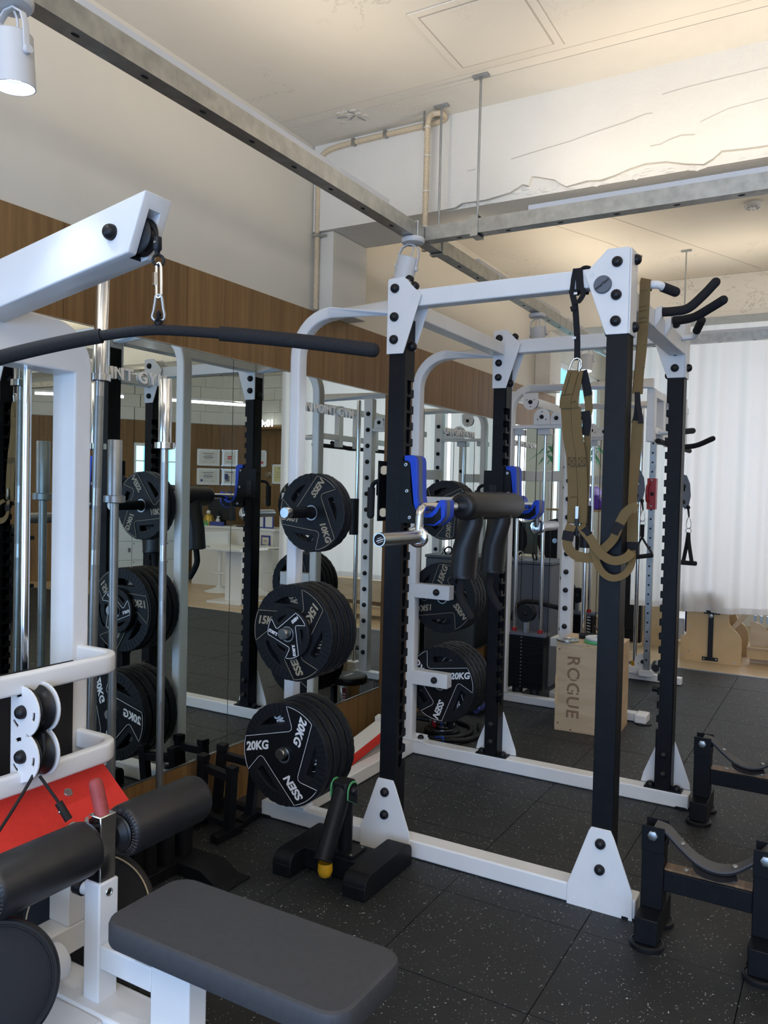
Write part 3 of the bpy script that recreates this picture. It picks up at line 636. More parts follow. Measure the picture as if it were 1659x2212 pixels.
# base frame
rbox('base_beam', 'white', (0.205, 1.822, YN0, YN1, 0.002, 0.070), 0.006)
rbox('base_beam', 'white', (0.305, 1.812, YF0, YF1, 0.002, 0.070), 0.006)
rbox('base_side', 'white', (0.300, 0.372, YN1, YF0, 0.002, 0.070), 0.006)
for x, y in ((0.235, 2.822), (1.79, 2.822), (0.335, 3.94), (1.78, 3.94)): MB().lathe([(0.048, 0), (0.048, 0.009), (0.044, 0.012), (0.01, 0.012)], (x, y, -0.0005), n=24).build('rubber_foot', 'satin', rack)
PITCH_, TOPZ, NS = 0.0652, 1.888, 24
def upright(x0, x1, y0, y1, ix, iy, z0, z1=2.13):
    m = MB(); D = 0.062; T = 0.004
    cy = (y0, y1-D) if iy > 0 else (y0+D, y1)
    m.box(x0, x1, cy[0], cy[1], z0, z1)
    e = y1 if iy > 0 else y0; sg = -iy                       # depth v measured from the interior edge
    xa, xb = (x1-T, x1) if ix > 0 else (x0, x0+T)
    pl = [(0, z1), (D+0.002, z1), (D+0.002, z0), (0, z0)]
    for k in range(NS)[::-1]:
        zt = TOPZ-k*PITCH_
        low = [(0.052*0+0.042+0.013*math.cos(a), zt-0.043+0.013*math.sin(a)) for a in [0-PI*i/4 for i in range(5)]]
        pl += [(0, zt-0.033), (0.028, zt-0.033)]+[(0.029+0.0, zt-0.043)]+[(p[0], p[1]) for p in low[::-1][1:]]+[(0.056, zt), (0, zt)]
    m.prism([(e+sg*v, z) for v, z in pl], 'x', xa, xb)
    xo = (x0, x0+T) if ix > 0 else (x1-T, x1)
    m.box(xo[0], xo[1], min(e, e+sg*(D+0.002)), max(e, e+sg*(D+0.002)), z0, z1)
    xi = x1 if ix > 0 else x0; sx = -ix
    pl = [(0, z1), (x1-x0, z1), (x1-x0, z0), (0, z0)]
    for k in range(NS)[::-1]:
        zt = TOPZ-k*PITCH_; pl += [(0, zt-0.033), (0.013, zt-0.033), (0.013, zt), (0, zt)]
    ya, yb = (y1-T, y1) if iy > 0 else (y0, y0+T)
    m.prism([(xi+sx*u, z) for u, z in pl], 'y', ya, yb)
    return m.build('upright', 'black', rack, 0.0012, seg=1)
U1 = (0.804, 0.877); U2 = (1.665, 1.738); V1 = (0.792, 0.862); V2 = (1.657, 1.731)
upright(*U1, YN0, YN1, 1, 1, 0.07); upright(*U2, YN0, YN1, -1, 1, 0.07)
upright(*V1, YF0, YF1, 1, -1, 0.078); upright(*V2, YF0, YF1, -1, -1, 0.078)
# foot gussets, near frame: plates bolted on the front
G1 = [(0.803, 0.292), (0.870, 0.292), (0.882, 0.268), (0.950, 0.092), (0.952, -0.004), (0.723, -0.004), (0.723, 0.07), (0.795, 0.278)]
G2 = [(0.863+p[0]-0.0, p[1]) for p in G1]
for gp, nm in ((G1, 0), (G2, 1)):
    g = MB().prism(gp, 'y', 2.7755, 2.7815).build('foot_gusset', 'white', rack, 0.0015)
    cx = 0.836 if nm == 0 else 1.700
    caps(rack, [(cx, 2.7755, 0.240), (cx, 2.7755, 0.149)], (0, -1, 0))
    for hx in (cx-0.085, cx, cx+0.09): MB().torus((hx, 2.7757, 0.03), (0, 1, 0), 0.0055, 0.0016, 14, 6).build('weld_plug', 'white', g)
# foot gussets, far frame: plate behind, black base plate with bolts in front
for vx in (V1, V2):
    cx = (vx[0]+vx[1])/2
    MB().prism([(cx-0.115, 0.07), (cx-0.105, 0.115), (cx-0.036, 0.29), (cx+0.036, 0.29), (cx+0.108, 0.10), (cx+0.112, 0.07)], 'y', 3.981, 3.987).build('foot_gusset', 'white', rack, 0.0015)
    rbox('foot_plate', 'black', (cx-0.085, cx+0.085, 3.902, 3.968, 0.0702, 0.078), 0.002)
    caps(rack, [(cx-0.060, 3.93, 0.078), (cx+0.060, 3.93, 0.078)], (0, 0, 1)); caps(rack, [(cx, 3.9, 0.240), (cx, 3.9, 0.149)], (0, -1, 0))
# top brackets
B1 = [(0.794, 1.991), (0.869, 1.990), (0.943, 2.211), (0.866, 2.290), (0.800, 2.288), (0.794, 2.280)]
B2 = [(1.738, 2.001), (1.663, 2.002), (1.584, 2.218), (1.661, 2.295), (1.731, 2.295), (1.738, 2.287)]
def bracket(pl, yf, yb, dx=0, far=False):
    pl = [(x+dx, z) for x, z in pl]
    a = MB().prism(pl, 'y', yf-0.006, yf).build('top_bracket', 'white', rack, 0.0018)
    b_ = MB().prism(pl, 'y', yb, yb+0.006).build('top_bracket', 'white', rack, 0.0018)
    cx = pl[0][0]+(0.034 if pl is not None and pl[0][0] < pl[1][0] else -0.042)
    caps(rack, [(cx, yf-0.006, 2.247), (cx, yf-0.006, 2.135 if not far else 2.12), (cx, yf-0.006, 2.046)], (0, -1, 0))
    hx = pl[2][0]+(-0.028 if pl[0][0] < pl[1][0] else 0.028)
    MB().torus((hx, yf-0.0059, 2.212), (0, 1, 0), 0.006, 0.0018, 14, 6).build('weld_plug', 'white', a)
bracket(B1, YN0, YN1); bracket(B2, YN0, YN1); bracket(B1, YF0, YF1, -0.009, True); bracket(B2, YF0, YF1, -0.006, True)
for (x0, x1, y0, y1) in ((0.797, 0.875, YN0, YN1), (1.660, 1.735, YN0, YN1), (0.788, 0.866, YF0, YF1), (1.654, 1.729, YF0, YF1)):
    rbox('beam_head', 'white', (x0, x1, y0, y1, 2.131, 2.284), 0.004)
rbox('bracket_side', 'white', (1.7385, 1.7445, YN0-0.006, YN1+0.006, 2.001, 2.291), 0.002)
rbox('bracket_side', 'white', (1.7325, 1.7385, YF0-0.006, YF1+0.006, 2.001, 2.291), 0.002)
caps(rack, [(1.7445, 2.83, 2.262), (1.7445, 2.83, 2.031), (1.7385, 3.94, 2.05)], (1, 0, 0)); caps(rack, [(0.866, 2.82, 2.2855)], (0.5, 0, 0.86)); caps(rack, [(0.797, 2.83, 2.25), (0.797, 2.83, 2.02), (0.788, 3.94, 2.25), (0.788, 3.94, 2.02)], (-1, 0, 0))
caps(rack, [(0.90, 2.8, 2.252), (0.892, 3.92, 2.252)], (0.7, 0, 0.7)); caps(rack, [(0.877, 2.835, 2.025), (0.862, 3.945, 2.02)], (1, 0, 0)); caps(rack, [(1.665, 2.835, 2.10), (1.665, 2.835, 2.02), (1.657, 3.945, 2.02)], (-1, 0, 0))
# beams
rbox('top_beam', 'white', (0.877, 1.660, 2.790, 2.850, 2.172, 2.239), 0.005)
rbox('top_beam', 'white', (0.864, 1.654, 3.908, 3.968, 2.168, 2.237), 0.005)
rbox('cross_beam', 'white', (0.782, 0.850, YN1+0.006, YF0-0.006, 2.158, 2.222), 0.005)
rbox('cross_beam', 'white', (1.662, 1.735, YN1+0.006, YF0-0.006, 2.104, 2.172), 0.005)
# plate storage posts with their bent tops
for y0, y1, ax in ((2.792, 2.850, 0.795), (3.905, 3.965, 0.787)):
    yc = (y0+y1)/2; path = [(0.332, yc, 0.07), (0.332, yc, 1.3), (0.332, yc, 2.010)]+arc((0.507, 2.010), 0.175, 172, 90, 10, 'xz', yc)+[(ax, yc, 2.185)]
    MB().sweep(path, rrect(0.058, 0.050, 0.008), (1, 0, 0), ups=None).build('storage_post', 'white', rack, ang=50)
    rbox('post_foot', 'white', (0.302, 0.432, y0-0.006, y1+0.006, 0.0701, 0.082), 0.002); caps(rack, [(0.40, yc, 0.082)], (0, 0, 1), 0.95)
    rbox('post_web', 'white', (0.357, 0.430, yc+0.02, yc+0.026, 0.082, 0.10), 0.001)
# plate horns on their blocks
for s, y0, y1 in ((-1, 2.792, 2.850), (1, 3.900, 3.962)):
    for z in (0.424, 0.903, 1.382):
        rbox('horn_block', 'white', (0.354, 0.567, y0, y1, z-0.039, z+0.039), 0.003)
        yb = y0 if s < 0 else y1; L = 0.262
        h = MB().cyl((0.49, yb, z-0.03), (0.49, yb+s*(L-0.03), z-0.03), 0.0225, 24).build('plate_horn', 'black', rack)
        MB().lathe([(0.0225, 0), (0.0225, 0.026), (0.020, 0.030), (0.001, 0.030)], (0.49, yb+s*(L-0.03), z-0.03), (0, s, 0), 24, False).build('horn_tip', 'steel', h)
        if s > 0: caps(rack, [(0.491, y0, z)], (0, -1, 0))
# pull up handles on the front cross beam
def grip(pts, r, label=None):
    pth = smooth(pts, 8); o = MB().tube(pth, r, 14).build('pull_up_grip', 'foam', rack, ang=60)
    MB().ball(pts[-1], r, 14).build('grip_end', 'foam', o); return o
grip([(1.755, 3.23, 2.163), (1.80, 3.235, 2.163), (1.85, 3.245, 2.172), (1.90, 3.25, 2.215), (1.945, 3.25, 2.262)], 0.0175)
grip([(1.765, 3.42, 2.166), (1.81, 3.415, 2.166), (1.855, 3.40, 2.172), (1.91, 3.37, 2.192), (1.962, 3.34, 2.213)], 0.0175)
for y in (3.23, 3.42): MB().prism([(1.735, 2.10), (1.760, 2.14), (1.760, 2.185), (1.735, 2.175)], 'y', y-0.022, y+0.022).build('grip_socket', 'white', rack, 0.003)
for (a_, b_, c_) in (((1.735, 2.95, 2.200), (1.790, 2.955, 2.201), (1.845, 3.01, 2.182)), ((1.735, 3.80, 2.165), (1.785, 3.80, 2.170), (1.830, 3.70, 2.215))):
    pth = smooth([a_, b_, tuple((Vector(b_)*0.6+Vector(c_)*0.4))], 8); MB().tube(pth, 0.0145, 14).build('handle_stub', 'white', rack, ang=60)
    e = tuple(Vector(b_)*0.68+Vector(c_)*0.32); o = MB().tube([e, tuple(Vector(c_)*1.0)], 0.0175, 14).build('pull_up_grip', 'foam', rack, ang=60); MB().ball(c_, 0.0175, 14).build('grip_end', 'foam', o)
# maker's disc
dsc = MB().lathe([(0.031, 0), (0.031, 0.006), (0.028, 0.009), (0.001, 0.009)], (1.649, 2.776, 2.174), (0, -1, 0), 36, False).build('maker_disc', 'greyplastic', rack)
tm = text_mesh('WHATDAY', 0.0108, 0.0006, 0.0004); place(tm, 'disc_lettering', basis((1.649, 2.7663, 2.174), (math.cos(0.62), 0, math.sin(0.62)), (-math.sin(0.62), 0, math.cos(0.62))), dsc, 'dark')

# ------------------------------------------------------------------ weight plates (face towards local +Z)
def pw(r, a, fl): a = math.radians(a); return (r*math.cos(a)*(-1 if fl else 1), r*math.sin(a))
def plate_meshes(R, T, kg, printm, fl, slim=False):
    rin = 0.026; sl = []; panel = []
    for k in range(3):
        o = 120*k
        Vv = pw(0.55, 67+o, False); E = (0.97*math.cos(math.radians(167+o)), 0.97*math.sin(math.radians(167+o)))
        d = Vector((E[0]-Vv[0], E[1]-Vv[1])).normalized(); n1 = Vector((d.y, -d.x)); 
        if n1.dot(Vector((math.cos(math.radians(110+o)), math.sin(math.radians(110+o))))) < 0: n1 = -n1
        h1 = n1.dot(Vector(Vv))+0.135
        A = Vector((0.97*math.cos(math.radians(87+o)), 0.97*math.sin(math.radians(87+o)))); d2 = (Vector(Vv)-A).normalized(); n2 = Vector((d2.y, -d2.x))
        if n2.dot(Vector((math.cos(math.radians(130+o)), math.sin(math.radians(130+o))))) < 0: n2 = -n2
        h2 = n2.dot(Vector(Vv))+0.14
        pts_ = []
        for a in range(60, 200, 3):
            p = Vector((0.775*math.cos(math.radians(a+o)), 0.775*math.sin(math.radians(a+o))))
            if n1.dot(p) >= h1 and n2.dot(p) >= h2: pts_.append(p)
        det = n1.x*n2.y-n1.y*n2.x; q = Vector(((h1*n2.y-h2*n1.y)/det, (n1.x*h2-n2.x*h1)/det)); c = pts_+[q]
        # round the corners
        rc = []
        for i, p in enumerate(c):
            a_, b_ = c[i-1], c[(i+1) % len(c)]; u, w = (a_-p), (b_-p)
            if u.normalized().dot(w.normalized()) > -0.9:
                l = min(0.06, u.length*0.45, w.length*0.45); p1 = p+u.normalized()*l; p2 = p+w.normalized()*l
                rc += [p1, p1*0.25+p*0.5+p2*0.25, p2]
            else: rc.append(p)
        sl.append([(p.x*R*(-1 if fl else 1), p.y*R) for p in rc])
        panel += [(0.965*math.cos(math.radians(a+o)), 0.965*math.sin(math.radians(a+o))) for a in range(47, 88, 4)]
        A1 = Vector(panel[-1]); B1_ = Vector(E)*0.965/0.97; v0 = Vector(Vv)
        p1 = v0+(A1-v0).normalized()*0.09; p2 = v0+(B1_-v0).normalized()*0.09; panel += [tuple(p1), tuple(p1*0.3+v0*0.4+p2*0.3+ (p1-p1)), tuple(p2)]
    panel = [(x*R*(-1 if fl else 1), y*R) for x, y in panel]
    outer = []
    for i in range(96):
        a = 2*PI*i/96; aa = (math.degrees(a)*(1) - 0) % 120
        if fl: aa = (180-math.degrees(a)) % 120
        rr = R*(0.985+0.015*(1 if (aa < 36 or aa > 96) and i % 3 else 0.2)) if not (47 <= aa <= 88) else R
        outer.append((rr*math.cos(a), rr*math.sin(a)))
    hub = [(rin*math.cos(2*PI*i/32), rin*math.sin(2*PI*i/32)) for i in range(32)]
    body = flat([outer, hub]+sl, T*0.80, 0.0035, 'plate_body'); body.materials.append(M['rubber'])
    pan = flat([panel, [(x*1.06, y*1.06) for x, y in hub]], T*0.10, 0.0006, 'face_panel'); pan.transform(Matrix.Translation((0, 0, T*0.45))); pan.materials.append(M['panel'])
    zt = T*0.5
    ln = MB(); ln.sweep([(x, y, zt) for x, y in panel], [(-0.0010, -0.0004), (0.0010, -0.0004), (0.0010, 0.0005), (-0.0010, 0.0005)], (0, 0, 1), closed=True); lme = ln.mesh('edge_line'); lme.materials.append(M[printm])
    tx = []
    for k in range(3):
        s = kg if k < 2 else 'SSEN'
        me = text_mesh(s, R*(0.235 if not slim else 0.17), 0.0004, R*0.009, 0.22 if not slim else 0.1, 1.0)
        an = 54+120*k; dirn = 67+120*k+180+6
        if fl: an = 180-an; dirn = 180-(67+120*k)-6
        c = pw(0.655 if not slim else 0.70, an, False); tx.append((me, Matrix.Translation((c[0]*R, c[1]*R, zt+0.0003)) @ Matrix.Rotation(math.radians(dirn), 4, 'Z')))
    tme_ = []
    for me, mt in tx: me.transform(mt); me.materials.append(M[printm]); tme_.append(me)
    rg = MB(); rg.lathe([(rin*1.04, zt-0.004), (rin*1.22, zt-0.004), (rin*1.22, zt+0.0006), (rin*1.04, zt+0.0006)], (0, 0, 0), n=32, cap=False); rg.lathe([(rin, -T*0.43), (rin*1.04, -T*0.43), (rin*1.04, zt), (rin, zt)], (0, 0, 0), n=32, cap=False); rme = rg.mesh('hub_ring'); rme.materials.append(M['dull_steel'])
    rb = MB()
    for k in range(3):
        for a in range(92, 166, 7):
            t_ = math.radians(a+120*k); 
            for r0, r1, z0, z1 in ((0.80, 0.985, T*0.39, T*0.425),):
                c = Vector((math.cos(t_)*(-1 if fl else 1), math.sin(t_), 0)); n_ = Vector((-c.y, c.x, 0))*R*0.0045
                vs = [c*R*rr+n_*s+Vector((0, 0, z)) for z in (z0, z1) for rr in (r0, r1) for s in (-1, 1)]
                rb.add(vs, [(0, 1, 3, 2), (4, 6, 7, 5), (0, 4, 5, 1), (2, 3, 7, 6), (0, 2, 6, 4), (1, 5, 7, 3)])
            c = Vector((math.cos(t_)*(-1 if fl else 1), math.sin(t_), 0)); n_ = Vector((-c.y, c.x, 0))*R*0.0045
            vs = [c*R*rr+n_*s+Vector((0, 0, z)) for z in (-T*0.40, T*0.40) for rr in (0.97, 1.006) for s in (-1, 1)]
            rb.add(vs, [(0, 1, 3, 2), (4, 6, 7, 5), (0, 4, 5, 1), (2, 3, 7, 6), (0, 2, 6, 4), (1, 5, 7, 3)])
    bme = rb.mesh('grip_ribs'); bme.materials.append(M['panel'])
    return dict(plate_body=body, face_panel=pan, edge_line=lme, plate_lettering=tme_, hub_ring=rme, grip_ribs=bme), T
PM = {('20', 0): plate_meshes(0.205, 0.052, '20KG', 'line_white', False), ('15', 0): plate_meshes(0.192, 0.0465, '15KG', 'line_gold', False), ('10', 0): plate_meshes(0.160, 0.034, '10KG', 'line_gold', True),
      ('2.5', 0): plate_meshes(0.100, 0.026, '2.5KG', 'line_white', True, True), ('20', 1): plate_meshes(0.205, 0.046, '20KG', 'line_white', True), ('15', 1): plate_meshes(0.192, 0.040, '15KG', 'line_gold', True)}
PM[('10', 1)] = PM[('10', 0)]
def plate(key, x, yface, z, roll, label, group):
    ms, T = PM[key]; t = thing('weight_plate', label, 'weight plate', (x, yface+T/2, z), group)
    t.rotation_euler = (PI/2, 0, 0)
    q = Matrix.Rotation(math.radians(roll), 4, 'Z'); bd = None
    for nm, me in [(a, c) for a, b in ms.items() for c in (b if isinstance(b, list) else [b])]:
        o = bpy.data.objects.new(nm, me); COL.objects.link(o); o.parent = t; o.matrix_basis = q
        if nm == 'grip_ribs': stuff(o)
    return yface+T
ordn = ['outermost', 'second', 'third', 'fourth', 'innermost']
y = 2.556
for i, r in enumerate((0, 63, -22, 131)): y = plate(('20', 0), 0.49, y, 0.385, r, '%s black 20KG grip plate on the bottom horn of the near post' % ('front' if i == 0 else ordn[i]+' from the front'), 'near 20KG plates')+0.0008
y = plate(('2.5', 0), 0.49, 2.566, 0.868, 173, 'small black 2.5KG plate in front of the 15KG plates on the near post', 'near small plate')
y += 0.001
for i, r in enumerate((-12, 48, 100, -70)): y = plate(('15', 0), 0.49, y, 0.868, r, '%s black 15KG grip plate on the middle horn of the near post' % ('front' if i == 0 else ordn[i]+' from the front'), 'near 15KG plates')+0.0006
y = 2.712
for i, r in enumerate((187, 161)): y = plate(('10', 0), 0.49, y, 1.350, r, '%s black 10KG grip plate on the top horn of the near post' % ('front' if i == 0 else 'rear'), 'near 10KG plates')+0.0008
y = 3.974
for i, r in enumerate((0, 40, -50, 90, 20)): y = plate(('20', 1), 0.49, y, 0.385, r+22, '%s black 20KG grip plate on the bottom horn of the far post' % ('front' if i == 0 else ordn[i]+' from the front'), 'far 20KG plates')+0.0008
y = 3.974
for i, r in enumerate((0, 40, -50, 90)): y = plate(('15', 1), 0.49, y, 0.865, r+84, '%s black 15KG grip plate on the middle horn of the far post' % ('front' if i == 0 else ordn[i]+' from the front'), 'far 15KG plates')+0.0008
y = 3.974
for i, r in enumerate((0, 30, -50)): y = plate(('10', 1), 0.49, y, 1.348, r+159, '%s black 10KG grip plate on the top horn of the far post' % ('front' if i == 0 else ordn[i]+' from the front'), 'far 10KG plates')+0.0008

# ------------------------------------------------------------------ bar holders with blue liners
def bar_holder(dx, dy, label):
    t = thing('bar_holder', label, 'bar holder', (0.84+dx, 2.83+dy, 1.32), 'bar holders on the rack uprights')
    P = lambda L: [(x+dx, z) for x, z in L]
    y0, y1 = 2.776+dy, 2.868+dy
    blue = P([(0.885, 1.589), (0.922, 1.590), (0.936, 1.582), (0.941, 1.566), (0.945, 1.43), (0.954, 1.388), (0.968, 1.369), (0.985, 1.362), (1.006, 1.366), (1.026, 1.384), (1.040, 1.412), (1.050, 1.418), (1.064, 1.417), (1.068, 1.408), (1.067, 1.356), (1.050, 1.332), (1.022, 1.316), (0.96, 1.322), (0.93, 1.40), (0.912, 1.55), (0.905, 1.565), (0.885, 1.569)])
    MB().prism(blue, 'y', y0+0.004, y0+0.024).build('blue_liner', 'blue', t, 0.002)
    MB().prism([(x, z) for x, z in blue], 'y', y0+0.0245, y0+0.055).build('grey_liner', 'greyplastic', t, 0.003); MB().prism([(x, z) for x, z in blue], 'y', y0+0.0555, y1-0.004).build('blue_liner', 'blue', t, 0.002)
    side = P([(0.872, 1.567), (0.900, 1.568), (0.911, 1.560), (0.918, 1.46), (0.926, 1.40), (0.950, 1.362), (0.985, 1.346), (1.014, 1.350), (1.034, 1.366), (1.049, 1.392), (1.052, 1.345), (1.022, 1.322), (0.872, 1.322)])
    for a_ in (y0, y1-0.006): MB().prism(side, 'y', a_, a_+0.006).build('side_plate', 'black', t, 0.001)
    for bx, bz in ((0.896, 1.552), (0.903, 1.449), (0.918, 1.345)):
        MB().lathe([(0.008, 0), (0.008, 0.003), (0.006, 0.005), (0.003, 0.005), (0.003, 0.002)], (bx+dx, y0, bz), (0, -1, 0), 16, False).build('bolt', 'steel', t)
    # sleeve around the upright
    sx0, sx1 = 0.768+dx, 0.872+dx
    MB().box(0.878+dx, 0.884+dx, y0+0.004, y1-0.004, 1.322, 1.567).build('sleeve_plate', 'black', t, 0.001)
    far = dy > 0
    if far: 
        MB().box(0.768+dx, 0.877+dx, 3.886, 3.896, 1.385, 1.565).build('sleeve_plate', 'black', t, 0.002)
        MB().box(0.80+dx, 0.84+dx, 3.8835, 3.8862, 1.40, 1.49).build('latch_plate', 'satin', t, 0.003)
    else: MB().box(0.764, 0.770, 2.782, 2.862, 1.325, 1.568).build('sleeve_plate', 'black', t, 0.001)
    if not far: MB().box(0.770, 0.803, 2.850, 2.868, 1.325, 1.568).build('sleeve_plate', 'black', t, 0.001)
    for z in (1.36, 1.53): MB().cyl((0.785+dx, y0+0.018+(0.13 if far else 0), z), (0.785+dx, y0+0.060+(0.06 if far else 0), z), 0.018, 16).build('guide_roller', 'yellow' if False else 'conduit', t)
    hy = 2.822+dy
    MB().tube(smooth([(0.766+dx, hy, 1.488), (0.740+dx, hy, 1.486), (0.720+dx, hy, 1.474), (0.712+dx, hy, 1.450), (0.711+dx, hy, 1.435)], 5), 0.009, 12).build('handle_rod', 'black', t, ang=60)
    h = MB().cyl((0.712+dx, hy, 1.460), (0.7105+dx, hy, 1.347), 0.0155, 16); h.ball((0.7105+dx, hy, 1.347), 0.0155, 14); h.build('handle_grip', 'foam', t, ang=60)
bar_holder(0, 0, 'blue lined bar holder on the near rear upright, carrying the near bar end')
bar_holder(-0.013, 1.118, 'blue lined bar holder on the far rear upright, carrying the far bar end')

# ------------------------------------------------------------------ safety squat bar
t = thing('safety_squat_bar', 'chrome safety squat bar with black yoke pad resting in the blue holders', 'barbell', (0.985, 3.38, 1.275))
XB, ZB = 0.990, 1.389
sh = [(XB, 2.712, 1.276), (XB, 2.716, 1.30)]+[(XB, 2.722+0.03*(1-math.cos(a)), 1.355+0.034*math.sin(a)) for a in [PI/2*i/6 for i in range(7)]]+[(XB, 3.0, ZB), (XB, 3.4, ZB), (XB, 3.98, ZB)]+[(XB, 4.03+0.03*math.sin(a), 1.355+0.034*math.cos(a)) for a in [PI/2*i/6 for i in range(7)]]+[(XB, 4.066, 1.30), (XB, 4.07, 1.276)]
MB().tube(sh, 0.0172, 18, up=(1, 0, 0)).build('shaft', 'chrome', t, ang=70)
for s, ys in ((-1, 2.712), (1, 4.070)):
    MB().lathe([(0.030, -0.014), (0.040, -0.012), (0.042, -0.004), (0.042, 0.006), (0.038, 0.010), (0.025, 0.010)], (XB, ys, 1.276), (0, s, 0), 32).build('collar', 'chrome', t, ang=50)
    sl = MB().lathe([(0.0255, 0.008), (0.0255, 0.290), (0.0245, 0.294), (0.021, 0.294), (0.021, 0.288)], (XB, ys, 1.276), (0, s, 0), 32, False).build('sleeve', 'steel', t, ang=50)
    e = MB().lathe([(0.021, 0.2885), (0.001, 0.2888)], (XB, ys, 1.276), (0, s, 0), 28, False).build('end_cap', 'dark', t)
    if s < 0:
        tx = []
        for i, (sx, sz) in enumerate(((0.018, 0.002), (0.03, 0.0035), (0.024, 0.002))): tx.append(MB().box(XB-sx/2, XB+sx/2, ys-0.2895, ys-0.2889, 1.282-i*0.007-sz/2, 1.282-i*0.007+sz/2, RY(-20), (XB, ys, 1.276)).build('cap_print', 'line_white', e))
for y in (3.03, 3.75): MB().cyl((XB, y-0.004, ZB), (XB, y+0.004, ZB), 0.0178, 18).build('shaft_ring', 'steel', t)
pad = MB(); pad.lathe([(0.022, 0.004), (0.040, 0.0), (0.056, 0.010), (0.060, 0.028), (0.060, 0.60), (0.056, 0.618), (0.040, 0.628), (0.022, 0.624)], (XB, 3.10, ZB), (0, 1, 0), 28); pad.build('yoke_pad', 'vinyl', t, ang=50)
MB().sweep([(XB, 3.11+0.6*i/14, ZB+0.0605+0.0012*math.sin(i*2.1)) for i in range(15)], rrect(0.014, 0.004, 0.0015), (0, 0, 1)).build('pad_seam', 'vinyl', t)
for y, in ((3.235,), (3.57,)):
    arm = MB().tube([(0.985, y, 1.36), (0.972, y, 1.32), (0.955, y+0.0, 1.20), (0.943, y, 1.075)], 0.058, 24, scales=[0.85, 1, 1.0, 1.02]); arm.build('arm_pad', 'vinyl', t, ang=60)
    MB().lathe([(0.060, -0.012), (0.060, 0.0), (0.04, 0.006)], (0.943, y, 1.075), (-0.1, 0, -1), 22).build('pad_collar', 'vinyl', t)
    pth = smooth([(0.942, y, 1.08), (0.933, y, 1.03), (0.932, y, 0.995), (0.950, y, 0.955), (0.985, y, 0.905)], 7); g_ = MB().tube(pth, 0.0175, 14); g_.ball(pth[-1], 0.0175, 14); g_.build('handle_grip', 'foam', t, ang=60)

# ------------------------------------------------------------------ suspension trainer on the near top beam
t = thing('suspension_trainer', 'tan suspension strap hung by a black anchor from the near top beam', 'suspension strap', (1.56, 2.80, 1.3))
wr = MB()
for x, w_, tl in ((1.537, 0.016, 0.01), (1.566, 0.026, -0.006)):
    for k in (0, 1):
        lp = [(x+0.003*k, 2.785-0.002*k, 2.166), (x+tl*0.4, 2.786-0.002*k, 2.205), (x+tl, 2.786, 2.243), (x+tl, 2.82, 2.246), (x+tl, 2.854, 2.243), (x, 2.855, 2.20), (x, 2.853, 2.166), (x, 2.82, 2.163)]
        wr.sweep([Vector(p) for p in lp], rrect(w_, 0.003, 0.001), (0, 0, 1), closed=True, ups=[(0, -1, 0), (0, -1, 0), (0, -0.7, 0.7), (0, 0, 1), (0, 0.7, 0.7), (0, 1, 0), (0, 0.7, -0.7), (0, -0.7, -0.7)])
wr.build('beam_loop', 'blackweb', t, ang=60)
MB().ball((1.575, 2.82, 2.251), 0.016, 12, (1.2, 1, 0.5)).build('buckle_knot', 'blackweb', t)
b1 = MB(); ribbon(b1, [(1.537, 2.784, 2.17), (1.545, 2.782, 2.14), (1.552, 2.782, 2.11), (1.556, 2.790, 2.05), (1.558, 2.80, 1.99), (1.559, 2.80, 1.925)], 0.021, 0.004, [(1, 0, 0)]*6)
ribbon(b1, [(1.575, 2.784, 2.17), (1.580, 2.78, 2.15), (1.566, 2.778, 2.125), (1.550, 2.776, 2.105), (1.538, 2.776, 2.10)], 0.018, 0.003, [(1, 0, 0), (1, 0, .3), (.7, 0, .7), (.5, 0, .9), (.7, 0, .7)]); b1.build('anchor_strap', 'blackweb', t, ang=60)
for z in (2.155, 2.0): MB().box(1.547, 1.559, 2.7775, 2.7795, z-0.004, z+0.004).build('strap_tag', 'line_white', t)
ka = smooth([(1.560, 2.80, 1.932), (1.545, 2.798, 1.925), (1.533, 2.797, 1.897), (1.527, 2.797, 1.862), (1.536, 2.798, 1.850), (1.556, 2.80, 1.868), (1.573, 2.80, 1.898), (1.574, 2.80, 1.922), (1.560, 2.80, 1.932)], 5)[:-1]
MB().tube(ka, 0.004, 10, up=(0, 1, 0), closed=True).build('carabiner', 'chrome', t, ang=70); MB().cyl((1.570, 2.80, 1.918), (1.567, 2.80, 1.888), 0.0065, 12).build('carabiner_gate', 'steel', t)
s1 = MB()
ribbon(s1, [(1.548, 2.795, 1.888), (1.540, 2.783, 1.84), (1.528, 2.781, 1.785), (1.526, 2.785, 1.755)], 0.040, 0.005, [(1, 0, 0)]*4)
ribbon(s1, [(1.566, 2.800, 1.888), (1.562, 2.790, 1.84), (1.555, 2.784, 1.785), (1.556, 2.788, 1.755)], 0.034, 0.005, [(1, 0, 0)]*4)
ribbon(s1, [(1.580, 2.81, 1.886), (1.590, 2.815, 1.83), (1.602, 2.815, 1.76), (1.600, 2.812, 1.735)], 0.026, 0.005, [(1, 0, 0)]*4)
s1.build('equaliser_loop', 'tan', t, ang=60)
b2_ = MB(); ribbon(b2_, [(1.580, 2.807, 1.888), (1.594, 2.811, 1.83), (1.600, 2.812, 1.80)], 0.027, 0.006, [(1, 0, 0)]*3); b2_.build('anchor_pad', 'blackweb', t, ang=60); b2_ = MB(); ribbon(b2_, [(1.592, 2.81, 1.745), (1.598, 2.81, 1.70), (1.592, 2.81, 1.66)], 0.03, 0.006, [(1, 0, 0)]*3); b2_.build('anchor_pad', 'blackweb', t, ang=60)
s2 = MB()
